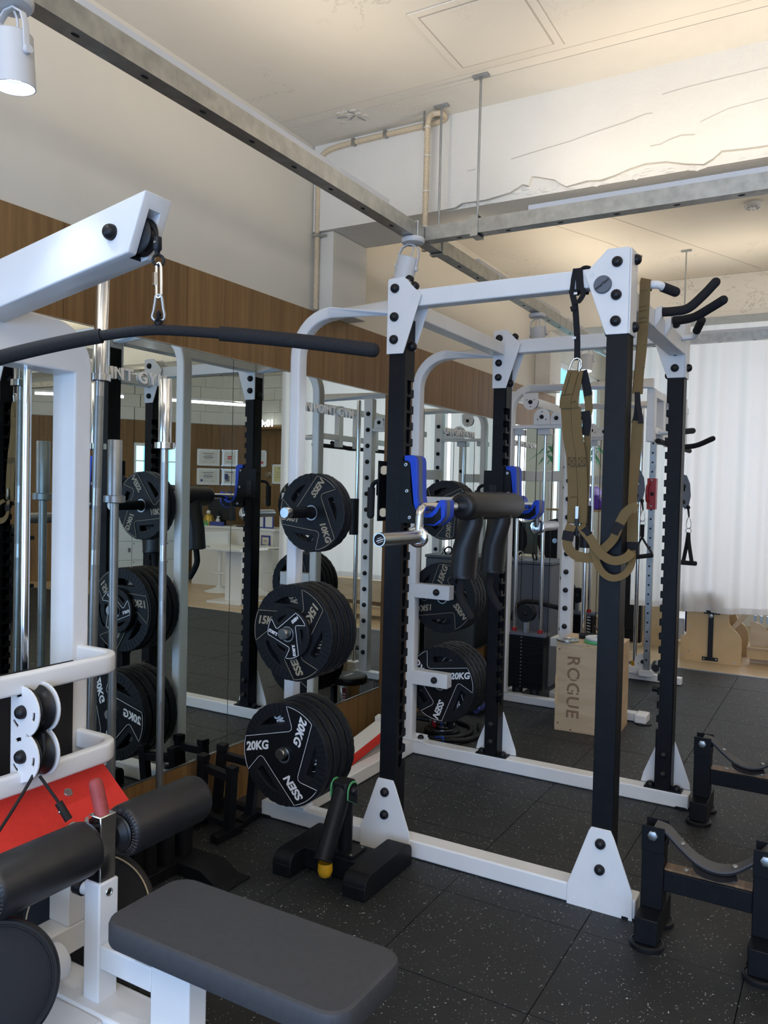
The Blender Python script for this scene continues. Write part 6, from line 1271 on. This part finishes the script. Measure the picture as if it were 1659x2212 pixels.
hs.tube(smooth([(0.10, 4.08, 0.017), (0.30, 4.09, 0.017), (0.45, 4.13, 0.03), (0.54, 4.24, 0.017), (0.56, 4.40, 0.017), (0.48, 4.56, 0.017)], 6), 0.015, 12); o = hs.build('hose', 'satin', loc=(0.3, 4.3, 0)); tag(o, 'loops of black rubber hose round the chrome cylinder', 'hose'); MB().cyl((0.40, 4.115, 0.027), (0.45, 4.132, 0.030), 0.0175, 14).build('blue_tape', 'blue', o)
def wedge(y0, z0, ang, cols, label):
    t = thing('wedge_board', label, 'wedge', (0.19, y0, z0), 'wedge boards by the mirror wall'); R_ = RX(ang); o_ = Vector((0.19, y0, z0))
    for nm, m_, b_ in cols:
        q = MB(); q.box(*b_); q.v = [R_ @ v+o_ for v in q.v]; q.build(nm, m_, t, 0.003)
wedge(3.36, 0.060, 9, (('board', 'whiteplain', (-0.02, 0.085, 0.0, 0.50, 0.0, 0.034)), ('red_face', 'red', (0.0855, 0.092, 0.0, 0.47, -0.014, 0.036)), ('white_edge', 'whiteplain', (-0.02, 0.092, 0.471, 0.515, -0.012, 0.060))), 'red edged white wedge board tilted up behind the 20KG plates')
wedge(3.36, 0.006, 1.5, (('board', 'lampgrey', (-0.02, 0.085, 0.0, 0.49, 0.0, 0.046)), ('red_face', 'redmetal', (0.0855, 0.092, 0.0, 0.48, -0.004, 0.020)), ('yellow_edge', 'brightyellow', (0.085, 0.0925, 0.0, 0.48, 0.0205, 0.031))), 'low yellow and red edged wedge board under the tilted one')
for x, y, z in ((0.284, 3.70, 0.118), (0.293, 3.78, 0.058)): pass
bk_ = thing('wire_basket', 'small black wire basket with pale bands behind the far 20KG plates', 'basket', (0.27, 4.90, 0.0)); wb = MB()
for i in range(9):
    u = i/8; wb.cyl((0.15+0.25*u, 4.78, 0.0), (0.15+0.25*u, 4.78, 0.12), 0.002, 5); wb.cyl((0.15+0.25*u, 5.05, 0.0), (0.15+0.25*u, 5.05, 0.12), 0.002, 5); wb.cyl((0.40, 4.78+0.27*u, 0.0), (0.40, 4.78+0.27*u, 0.12), 0.002, 5); wb.cyl((0.15, 4.78+0.27*u, 0.0), (0.15, 4.78+0.27*u, 0.12), 0.002, 5)
for z in (0.003, 0.04, 0.08, 0.12): wb.tube([(0.15, 4.78, z), (0.40, 4.78, z), (0.40, 5.05, z), (0.15, 5.05, z)], 0.0025, 6, closed=True)
wb.build('wire_frame', 'satin', bk_)
for k in range(4): tag(MB().cyl((0.19+0.055*k, 4.80, 0.035), (0.19+0.055*k, 5.02, 0.035), 0.024, 14).build('roll', 'line_white' if k < 3 else 'inkblue', loc=(0.19+0.055*k, 4.9, 0.01)), ('pale elastic band roll in the wire basket, %s from the wall' % ('first', 'second', 'third')[k]) if k < 3 else 'blue elastic band roll in the wire basket', 'band')

# ------------------------------------------------------------------ wooden pilates apparatus under the curtain
rf = thing('wooden_chair_apparatus', 'birch step apparatus with a black sliding post under the curtain', 'pilates apparatus', (1.40, 7.62, 0.004))
pl = [(1.155, 0.004), (1.655, 0.004), (1.655, 0.19), (1.650, 0.235), (1.63, 0.275), (1.60, 0.305), (1.57, 0.33), (1.552, 0.36), (1.545, 0.41), (1.54, 0.60), (1.20, 0.60), (1.20, 0.24), (1.188, 0.225), (1.155, 0.222)]
for y in (7.50, 8.02): MB().prism(pl, 'y', y, y+0.025).build('side_panel', 'maple', rf, 0.002)
MB().box(1.18, 1.54, 7.525, 8.02, 0.58, 0.64).build('seat', 'navy', rf, 0.01); MB().box(1.18, 1.20, 7.53, 8.02, 0.25, 0.55).build('back_pad', 'navy', rf, 0.008)
MB().box(1.385, 1.425, 7.478, 7.498, 0.03, 0.455).build('slide_post', 'satin', rf, 0.003); MB().box(1.345, 1.475, 7.485, 7.499, 0.435, 0.465).build('slide_bracket', 'satin', rf, 0.002); MB().box(1.34, 1.47, 7.485, 7.499, 0.025, 0.055).build('slide_bracket', 'satin', rf, 0.002)
for x, z in ((1.36, 0.45), (1.46, 0.45), (1.355, 0.04), (1.455, 0.04)): MB().ball((x, 7.485, z), 0.007, 10, (1, 0.4, 1)).build('bolt', 'steel', rf)
for x, z in ((1.23, 0.31), (1.225, 0.09), (1.60, 0.03), (1.175, 0.04)): MB().lathe([(0.008, 0), (0.008, 0.003), (0.003, 0.003)], (x, 7.50, z), (0, -1, 0), 14).build('bolt', 'steel', rf)
MB().lathe([(0.018, 0), (0.018, 0.012), (0.010, 0.016)], (1.405, 7.478, 0.42), (0, -1, 0), 20).build('adjust_knob', 'dull_steel', rf)
q = MB(); q.box(1.56, 1.60, 7.56, 7.98, 0.20, 0.52, RY(38), (1.60, 7.7, 0.32)); q.build('pedal_board', 'birch', rf, 0.002)
rm = thing('reformer', 'long birch reformer frame at the right edge behind the step apparatus', 'pilates apparatus', (2.4, 8.0, 0.004)); MB().box(1.68, 3.6, 7.66, 7.70, 0.05, 0.16).build('side_rail', 'maple', rm, 0.003); MB().box(1.68, 3.6, 8.30, 8.34, 0.05, 0.16).build('side_rail', 'maple', rm, 0.003); MB().box(1.68, 3.6, 7.64, 7.665, 0.145, 0.162).build('rail_cap', 'birch', rm, 0.002)
MB().prism([(1.70, 0.004), (1.86, 0.004), (1.86, 0.20), (1.84, 0.29), (1.80, 0.34), (1.74, 0.37), (1.70, 0.37)], 'y', 7.72, 7.75).build('end_panel', 'birch', rm, 0.002); MB().box(1.86, 3.5, 7.70, 8.3, 0.20, 0.44).build('carriage_box', 'birch', rm, 0.003)
for i in range(3): MB().box(1.72+0.05*i, 1.74+0.05*i, 7.76, 7.79, 0.36, 0.42).build('spring', 'dull_steel', rm)
pn = thing('wooden_cabinet_panel', 'birch end panel with a steel rod, left of the far rack upright', 'pilates apparatus', (0.86, 8.0, 0.004)); MB().box(0.72, 0.95, 7.98, 8.02, 0.004, 0.48).build('end_panel', 'maple', pn, 0.002); MB().box(0.95, 1.10, 8.0, 8.5, 0.10, 0.30).build('carriage_pad', 'lampgrey', pn, 0.01); MB().cyl((0.745, 7.965, 0.14), (0.745, 7.965, 0.46), 0.008, 10).build('steel_rod', 'dull_steel', pn); MB().lathe([(0.008, 0), (0.008, 0.003)], (0.87, 7.98, 0.13), (0, -1, 0), 14).build('bolt', 'steel', pn)
sp_ = thing('black_board', 'dark board leaning on the wooden floor behind the plywood box', 'board', (0.64, 8.3, 0.004)); MB().box(0.50, 0.70, 8.0, 8.55, 0.15, 1.15).build('board', 'satin', sp_, 0.004); MB().box(0.52, 0.68, 8.1, 8.4, 0.004, 0.15).build('board_foot', 'satin', sp_, 0.004)

# ------------------------------------------------------------------ round mesh cushions beside the pulldown machine
def cushion(c, nrm, R, label):
    t = thing('round_pad', label, 'pad', c, 'round black pads by the pulldown machine')
    MB().lathe([(0.001, 0.012), (R*0.5, 0.010), (R*0.9, 0.003), (R*0.93, 0.0), (R*0.93, -0.03), (0.001, -0.03)], c, nrm, 56, False).build('mesh_top', 'mesh', t, ang=50)
    if c[2] > 0.3: MB().cyl((c[0]-0.04, c[1]+0.03, 0.001), (c[0]-0.035, c[1]+0.025, c[2]-0.05), 0.02, 16).build('pad_post', 'satin', t)
    MB().torus(Vector(c)+Vector(nrm).normalized()*-0.006, nrm, R*0.965, 0.011, 64, 10).build('rim', 'satin', t); MB().torus(Vector(c)+Vector(nrm).normalized()*0.004, nrm, R*0.925, 0.0025, 64, 6).build('piping', 'conduit' if 'behind' in label else 'satin', t)
cushion((0.845, 1.06, 0.360), (0.78, -0.50, 0.30), 0.132, 'round black mesh pad leaning at the bottom left corner of the view')
cushion((0.52, 1.59, 0.178), (0.62, -0.50, 0.42), 0.185, 'round dark mesh pad with beige piping behind the knee roller')
# ------------------------------------------------------------------ reception, seen in the mirrors
ct_ = thing('reception_counter', 'white reception counter seen in the mirror', 'counter', (5.2, 9.0, 0.004))
MB().box(4.48, 5.98, 8.86, 8.90, 0.004, 0.84).build('front_panel', 'whiteplain', ct_, 0.003); MB().box(4.44, 6.02, 8.84, 9.40, 0.84, 0.875).build('counter_top', 'whiteplain', ct_, 0.004)
for x in (4.48, 5.94): MB().box(x, x+0.04, 8.9, 9.36, 0.004, 0.84).build('end_panel', 'whiteplain', ct_, 0.003)
def stool(x, y, rz, label):
    t = thing('bar_stool', label, 'stool', (x, y, 0.004), 'white bar stools seen in the mirror')
    MB().lathe([(0.20, 0.0), (0.20, 0.008), (0.12, 0.03), (0.045, 0.06), (0.03, 0.085)], (x, y, 0.004), n=36).build('base', 'whiteplain', t, ang=60); MB().cyl((x, y, 0.06), (x, y, 0.60), 0.025, 18).build('column', 'whiteplain', t); MB().cyl((x, y, 0.28), (x, y, 0.62), 0.034, 18).build('lift_sleeve', 'whiteplain', t)
    R_ = RZ(rz); o = Vector((x, y, 0)); fr = MB(); fr.tube([R_ @ Vector((0.15*math.cos(a), -0.10+0.16*math.sin(a), 0))+o+Vector((0, 0, 0.28)) for a in [PI+PI*i/10 for i in range(11)]], 0.010, 8); fr.build('foot_ring', 'whiteplain', t)
    prof = [(-0.20, 0.60), (-0.17, 0.61), (-0.08, 0.605), (0.08, 0.60), (0.16, 0.62), (0.195, 0.68), (0.21, 0.78), (0.21, 0.82)]
    v = []; f_ = []
    for i, (d, z) in enumerate(prof):
        for k in range(9):
            u = -1+2*k/8; v.append(R_ @ Vector((u*0.20, d-0.03*u*u*(1 if i > 4 else 0), z+0.03*u*u*(1 if i < 5 else 0)))+o)
    for i in range(len(prof)-1):
        for k in range(8): a_ = i*9+k; f_.append((a_, a_+1, a_+10, a_+9))
    s_ = MB().add(v, f_); ob = s_.build('seat_shell', 'whiteplain', t, ang=70); md = ob.modifiers.new('thick', 'SOLIDIFY'); md.thickness = 0.016
stool(5.05, 8.42, -60, 'white bar stool left of the two at the reception counter'); stool(4.45, 8.56, -150, 'white bar stool right of the two at the reception counter')
tb = thing('side_table', 'small white pedestal table in front of the reception counter', 'table', (4.18, 7.75, 0.004)); MB().box(4.06, 4.32, 7.70, 7.80, 0.004, 0.66).build('pedestal', 'whiteplain', tb, 0.004); MB().box(3.90, 4.48, 7.48, 8.02, 0.66, 0.69).build('table_top', 'whiteplain', tb, 0.004); MB().box(3.92, 4.46, 7.52, 7.98, 0.004, 0.03).build('foot_plate', 'whiteplain', tb, 0.004)
# framed certificates on the oak wall
def oakpt(s, z, d=0.034, seg=3):
    (xa, ya), (xb, yb) = wc[seg], wc[seg+1]; L = math.hypot(xb-xa, yb-ya); ux, uy = (xb-xa)/L, (yb-ya)/L; nx, ny = -uy, ux
    if nx*(3-xa)+ny*(5-ya) < 0: nx, ny = -nx, -ny
    return Vector((xa+ux*s*L+nx*d, ya+uy*s*L+ny*d, z)), Vector((ux, uy, 0)), Vector((nx, ny, 0))
def cert(seg, s, z, w_, h_, pm, label, marks):
    p, u, n = oakpt(s, z, 0.036, seg); t = thing('certificate', label, 'certificate', p, 'framed certificates by reception'); R_ = Matrix((u, n, Vector((0, 0, 1)))).transposed()
    def bx(nm, m_, x0, x1, d0, d1, z0, z1):
        q = MB(); q.box(x0, x1, d0, d1, z0, z1); q.v = [R_ @ v+p for v in q.v]; return q.build(nm, m_, t)
    bx('backing', 'glassclear', -w_/2-0.035, w_/2+0.035, 0, 0.004, -h_/2-0.03, h_/2+0.03); pp = bx('sheet', pm, -w_/2, w_/2, 0.005, 0.006, -h_/2, h_/2)
    for sx in (-1, 1):
        for sz in (-1, 1): bx('standoff', 'steel', sx*(w_/2+0.028)-0.009, sx*(w_/2+0.028)+0.009, 0.004, 0.018, sz*(h_/2+0.022)-0.009, sz*(h_/2+0.022)+0.009)
    for (m_, x0, x1, z0, z1) in marks: 
        q = MB(); q.box(x0*w_, x1*w_, 0.0062, 0.0068, z0*h_, z1*h_); q.v = [R_ @ v+p for v in q.v]; q.build('print', m_, pp)
lines = [('ink', -0.3, 0.3, 0.28, 0.33), ('ink', -0.22, 0.22, 0.12, 0.16), ('ink', -0.27, 0.27, -0.02, 0.05), ('ink', -0.2, 0.2, -0.14, -0.11), ('ink', -0.36, -0.12, -0.36, -0.34), ('ink', 0.12, 0.36, -0.36, -0.34)]
cert(4, 0.72, 1.90, 0.285, 0.20, 'paper', 'landscape certificate in the top row on the oak wall, left one', lines); cert(4, 0.72, 1.60, 0.285, 0.20, 'paper', 'landscape certificate with a blue seal in the bottom row', lines+[('inkblue', -0.42, -0.30, -0.40, -0.22)])
cert(5, 0.32, 1.90, 0.18, 0.20, 'paper', 'portrait certificate with a red emblem in the top row', [('inkred', -0.2, 0.22, 0.05, 0.16), ('inkred', -0.2, 0.22, -0.10, 0.0), ('ink', -0.3, 0.3, -0.35, -0.32)]); cert(5, 0.32, 1.60, 0.18, 0.20, 'paper', 'portrait certificate with a dark picture in the bottom row', [('ink', -0.35, 0.02, -0.35, 0.12), ('inkblue', -0.42, -0.12, -0.20, 0.25), ('ink', -0.35, 0.35, 0.34, 0.40)])
cert(6, 0.11, 1.90, 0.20, 0.20, 'paper', 'portrait certificate with a red seal at the right of the top row', [('ink', -0.3, 0.3, 0.2, 0.23), ('inkred', 0.15, 0.38, -0.40, -0.22)]); cert(6, 0.42, 1.66, 0.20, 0.24, 'yellowpaper', 'yellow portrait certificate on the oak wall', [('ink', -0.06, 0.06, 0.34, 0.40), ('ink', -0.3, 0.3, 0.1, 0.12), ('ink', -0.3, 0.3, -0.05, -0.03), ('ink', -0.3, 0.3, -0.2, -0.18)])
# shelf with a glowing clock and a camera
sh_ = tag(MB().box(4.45, 5.6, 9.72, 9.95, 2.34, 2.37).build('wall_shelf', 'veneer'), 'dark wooden shelf high on the reception wall', 'shelf')
ck = thing('digital_clock', 'white glowing digital clock on the high shelf, reading 10:41', 'clock', (5.40, 9.80, 2.37)); MB().box(5.28, 5.52, 9.81, 9.83, 2.37, 2.376).build('clock_base', 'whiteplain', ck); tm = text_mesh('10:41', 0.15, 0.006, 0.003); place(tm, 'digits', basis((5.40, 9.80, 2.432), (1, 0, 0), (0, 0, 1)), ck, 'clock')
wcam = thing('security_camera', 'small white camera with a dark lens on the high shelf', 'camera', (5.02, 9.80, 2.37)); MB().lathe([(0.05, 0), (0.05, 0.02), (0.03, 0.03)], (5.02, 9.80, 2.37), n=24).build('camera_base', 'whiteplain', wcam); MB().ball((5.02, 9.80, 2.445), 0.055, 20).build('camera_head', 'whiteplain', wcam); MB().ball((5.02, 9.758, 2.455), 0.028, 16).build('lens', 'screen', wcam)
# on the counter
mo = thing('computer_monitor', 'dark computer monitor on the reception counter', 'monitor', (5.62, 9.10, 0.875)); MB().box(5.36, 5.88, 9.08, 9.10, 0.95, 1.26).build('screen_panel', 'screen', mo, 0.004); MB().box(5.58, 5.66, 9.11, 9.15, 0.88, 1.0).build('stand', 'satin', mo); MB().box(5.50, 5.74, 9.04, 9.22, 0.875, 0.883).build('stand_foot', 'satin', mo)
kb = tag(MB().box(4.98, 5.22, 8.95, 9.08, 0.8755, 0.89).build('keyboard', 'satin'), 'dark keyboard on the reception counter', 'keyboard')
bt = thing('pump_bottle', 'small white pump bottle on the counter', 'bottle', (5.55, 8.93, 0.875)); MB().lathe([(0.028, 0), (0.028, 0.09), (0.012, 0.11), (0.010, 0.125)], (5.55, 8.93, 0.8755), n=20).build('bottle_body', 'whiteplain', bt); MB().box(5.52, 5.56, 8.92, 8.94, 1.0, 1.015).build('pump_head', 'whiteplain', bt)
gd = thing('gold_ornament', 'gold foil bag with a small white figure on the counter', 'ornament', (5.74, 8.95, 0.875)); MB().lathe([(0.075, 0), (0.085, 0.06), (0.06, 0.14), (0.02, 0.17)], (5.74, 8.95, 0.8755), n=20).build('foil_bag', 'gold', gd); MB().ball((5.75, 8.95, 1.065), 0.032, 14).build('figure_head', 'whiteplain', gd); MB().box(5.70, 5.78, 8.87, 8.93, 0.8755, 0.95).build('green_tin', 'green', gd)
bxn = tag(MB().box(5.42, 5.66, 8.88, 8.92, 0.8755, 0.935).build('card_box', 'inkblue'), 'low dark blue card box on the counter edge', 'box')
for x, z, m_, lab in ((4.76, 0.985, 'inkblue', 'blue bordered leaflet stand on the counter'), (4.60, 0.985, 'inkblue', 'second leaflet stand on the counter, nearer the end')):
    t = thing('leaflet_stand', lab, 'sign', (x, 8.92, 0.875)); MB().box(x-0.075, x+0.075, 8.915, 8.93, 0.876, 1.08).build('board', m_, t); MB().box(x-0.060, x+0.060, 8.911, 8.9148, 0.895, 1.065).build('sheet', 'paper', t)
t = thing('framed_sign', 'small framed sign on the counter front', 'sign', (4.60, 8.855, 0.70)); MB().box(4.52, 4.68, 8.848, 8.859, 0.63, 0.78).build('frame', 'inkblue', t, 0.002); MB().box(4.545, 4.655, 8.844, 8.8475, 0.655, 0.755).build('sheet', 'paper', t); MB().box(4.57, 4.63, 8.842, 8.8438, 0.70, 0.712).build('print', 'ink', t)
# lockers under the lit window
p, u, n = oakpt(0.25, 0, 0.20, 3); R_ = Matrix((u, n, Vector((0, 0, 1)))).transposed()
lk = thing('locker_bank', 'bank of white lockers with grey number locks under the lit window', 'lockers', p)
def lbx(nm, m_, b_, bev=0.0, par=None):
    q = MB(); q.box(*b_); q.v = [R_ @ v+Vector((p.x, p.y, 0)) for v in q.v]; return q.build(nm, m_, par or lk, bev)
lbx('carcass', 'locker', (-0.52, 0.50, -0.16, 0.14, 0.004, 1.17), 0.002)
for i in range(4):
    for j in range(4):
        x0 = -0.51+0.25*i; z0 = 0.06+0.275*j; d_ = lbx('locker_door', 'locker', (x0+0.003, x0+0.247, 0.141, 0.156, z0+0.003, z0+0.272), 0.002); lbx('number_lock', 'greyplastic', (x0+0.195, x0+0.225, 0.156, 0.172, z0+0.12, z0+0.18), 0.002, d_); lbx('number_dot', 'satin', (x0+0.02, x0+0.035, 0.156, 0.158, z0+0.235, z0+0.25), 0, d_)
# extra machine and a bending person glimpsed in the nearest mirror
rk = thing('dumbbell_rack', 'dark dumbbell rack along the far side, glimpsed in the nearest mirror', 'rack', (5.1, 4.6, 0.0)); 
for z in (0.35, 0.85): MB().box(4.90, 5.35, 3.4, 5.4, z, z+0.04).build('tray', 'black', rk, 0.004)
for y in (3.45, 5.3): MB().box(5.0, 5.3, y, y+0.06, 0.0, 1.0).build('rack_leg', 'black', rk, 0.004)
for i in range(7):
    y = 3.6+0.27*i; t = thing('dumbbell', 'black dumbbell on the upper tray, number %s from the near end' % ('one', 'two', 'three', 'four', 'five', 'six', 'seven')[i], 'dumbbell', (5.1, y, 0.89), 'dumbbells on the dark rack'); MB().cyl((4.98, y, 0.945), (5.24, y, 0.945), 0.016, 12).build('handle', 'chrome', t)
    for x0 in (4.95, 5.15): MB().lathe([(0.045, 0), (0.055, 0.012), (0.055, 0.09), (0.045, 0.10)], (x0, y, 0.945), (1, 0, 0), 20).build('head', 'rubber', t)
tag(MB().lathe([(0.02, 0), (0.20, 0), (0.215, 0.02), (0.215, 0.06), (0.02, 0.07)], (6.6, 6.2, 1.9), (-1, -0.6, 0), 40).build('wall_fan', 'satin'), 'dark round wall fan glimpsed in the nearest mirror', 'fan') if False else None

def person():
    t = thing('person', 'person in black shorts and top bending over, glimpsed in the nearest mirror', 'person', (4.35, 3.30, 0.0))
    px, py = 4.35, 3.30
    J = {}; verts = []; edges = []; rad = []
    def V(n, x, y, z, r, par=None):
        J[n] = len(verts); verts.append((px+x, py+y, z)); rad.append(r)
        if par is not None: edges.append((J[par], J[n]))
    V('hip', 0, 0, 0.90, 0.135); V('waist', -0.06, 0, 1.02, 0.115, 'hip'); V('chest', -0.16, 0, 1.20, 0.135, 'waist'); V('neck0', -0.27, 0, 1.36, 0.075, 'chest'); V('neck', -0.32, 0, 1.42, 0.052, 'neck0'); V('head0', -0.36, 0, 1.48, 0.07, 'neck'); V('head1', -0.40, 0, 1.56, 0.085, 'head0'); V('head2', -0.42, 0, 1.63, 0.06, 'head1')
    for s, n in ((1, 'l'), (-1, 'r')):
        V('sh'+n, -0.22, 0.16*s, 1.32, 0.062, 'chest'); V('el'+n, -0.30, 0.24*s, 1.06, 0.043, 'sh'+n); V('wr'+n, -0.46, 0.20*s, 0.88, 0.028, 'el'+n); V('pa'+n, -0.50, 0.19*s, 0.83, 0.032, 'wr'+n)
        V('th'+n, 0.02, 0.10*s, 0.80, 0.10, 'hip'); V('kn'+n, -0.06, 0.12*s, 0.47, 0.062, 'th'+n); V('ca'+n, -0.02, 0.12*s, 0.33, 0.056, 'kn'+n); V('an'+n, 0.02, 0.12*s, 0.085, 0.036, 'ca'+n); V('ba'+n, -0.12, 0.13*s, 0.035, 0.036, 'an'+n); V('to'+n, -0.19, 0.135*s, 0.025, 0.028, 'ba'+n)
        for k, (dy, L) in enumerate(((-0.026, 0.070), (-0.009, 0.082), (0.009, 0.078), (0.026, 0.062))):
            V('f%d%s' % (k, n), -0.52, 0.19*s+dy, 0.795, 0.0095, 'pa'+n); V('g%d%s' % (k, n), -0.525+0.006, 0.19*s+dy, 0.795-L*0.5, 0.0088, 'f%d%s' % (k, n)); V('h%d%s' % (k, n), -0.512+0.012, 0.19*s+dy, 0.795-L, 0.0075, 'g%d%s' % (k, n))
        V('t0'+n, -0.535, 0.19*s-0.035, 0.83, 0.011, 'pa'+n); V('t1'+n, -0.55, 0.19*s-0.045, 0.79, 0.0095, 't0'+n)
    me = bpy.data.meshes.new('body'); me.from_pydata([Vector(v)-Vector((px, py, 0)) for v in verts], edges, [])
    ob = bpy.data.objects.new('body', me); COL.objects.link(ob); ob.parent = t
    sk = ob.modifiers.new('skin', 'SKIN'); sk.use_smooth_shade = True
    for i, r in enumerate(rad): me.skin_vertices[0].data[i].radius = (r, r)
    me.skin_vertices[0].data[J['hip']].use_root = True
    sb_ = ob.modifiers.new('sub', 'SUBSURF'); sb_.levels = 1; sb_.render_levels = 1; me.materials.append(M['skin'])
    P_ = lambda x, y, z: (px+x, py+y, z)
    tp = MB(); tp.tube([P_(-0.055, 0, 1.03), P_(-0.16, 0, 1.20), P_(-0.25, 0, 1.33)], 0.15, 20, scales=[0.92, 1.08, 0.75], up=(0, 1, 0)); tp.build('black_top', 'blackweb', t, ang=60)
    sh2 = MB()
    for s in (1, -1): sh2.tube([P_(0.0, 0.06*s, 0.93), P_(0.0, 0.10*s, 0.78), P_(-0.03, 0.115*s, 0.60)], 0.13, 18, scales=[1.0, 0.98, 0.85])
    sh2.build('shorts', 'blackweb', t, ang=60)
    hr = MB(); hr.ball(P_(-0.385, 0, 1.60), 0.105, 18, (1, 0.9, 0.95)); hr.build('hair', 'dark', t)
    for s in (1, -1):
        MB().ball(P_(-0.488, 0.035*s, 1.545), 0.012, 10).build('eye', 'line_white', t); q = MB(); q.ball(P_(-0.06, 0.128*s, 0.036), 0.05, 14, (2.6, 0.9, 0.7)); q.build('shoe', 'dark', t)
        MB().ball(P_(-0.39, 0.088*s, 1.535), 0.022, 10, (0.8, 0.5, 1.3)).build('ear', 'skin', t)
    MB().ball(P_(-0.497, 0, 1.525), 0.014, 10, (1.2, 0.8, 1.3)).build('nose', 'skin', t); MB().ball(P_(-0.476, 0, 1.49), 0.012, 10, (0.5, 2, 0.4)).build('mouth', 'inkred', t)
person()
for o in list(bpy.data.objects):
    if o.type == 'MESH' and len(o.data.materials) == 0: o.data.materials.append(M['white'])
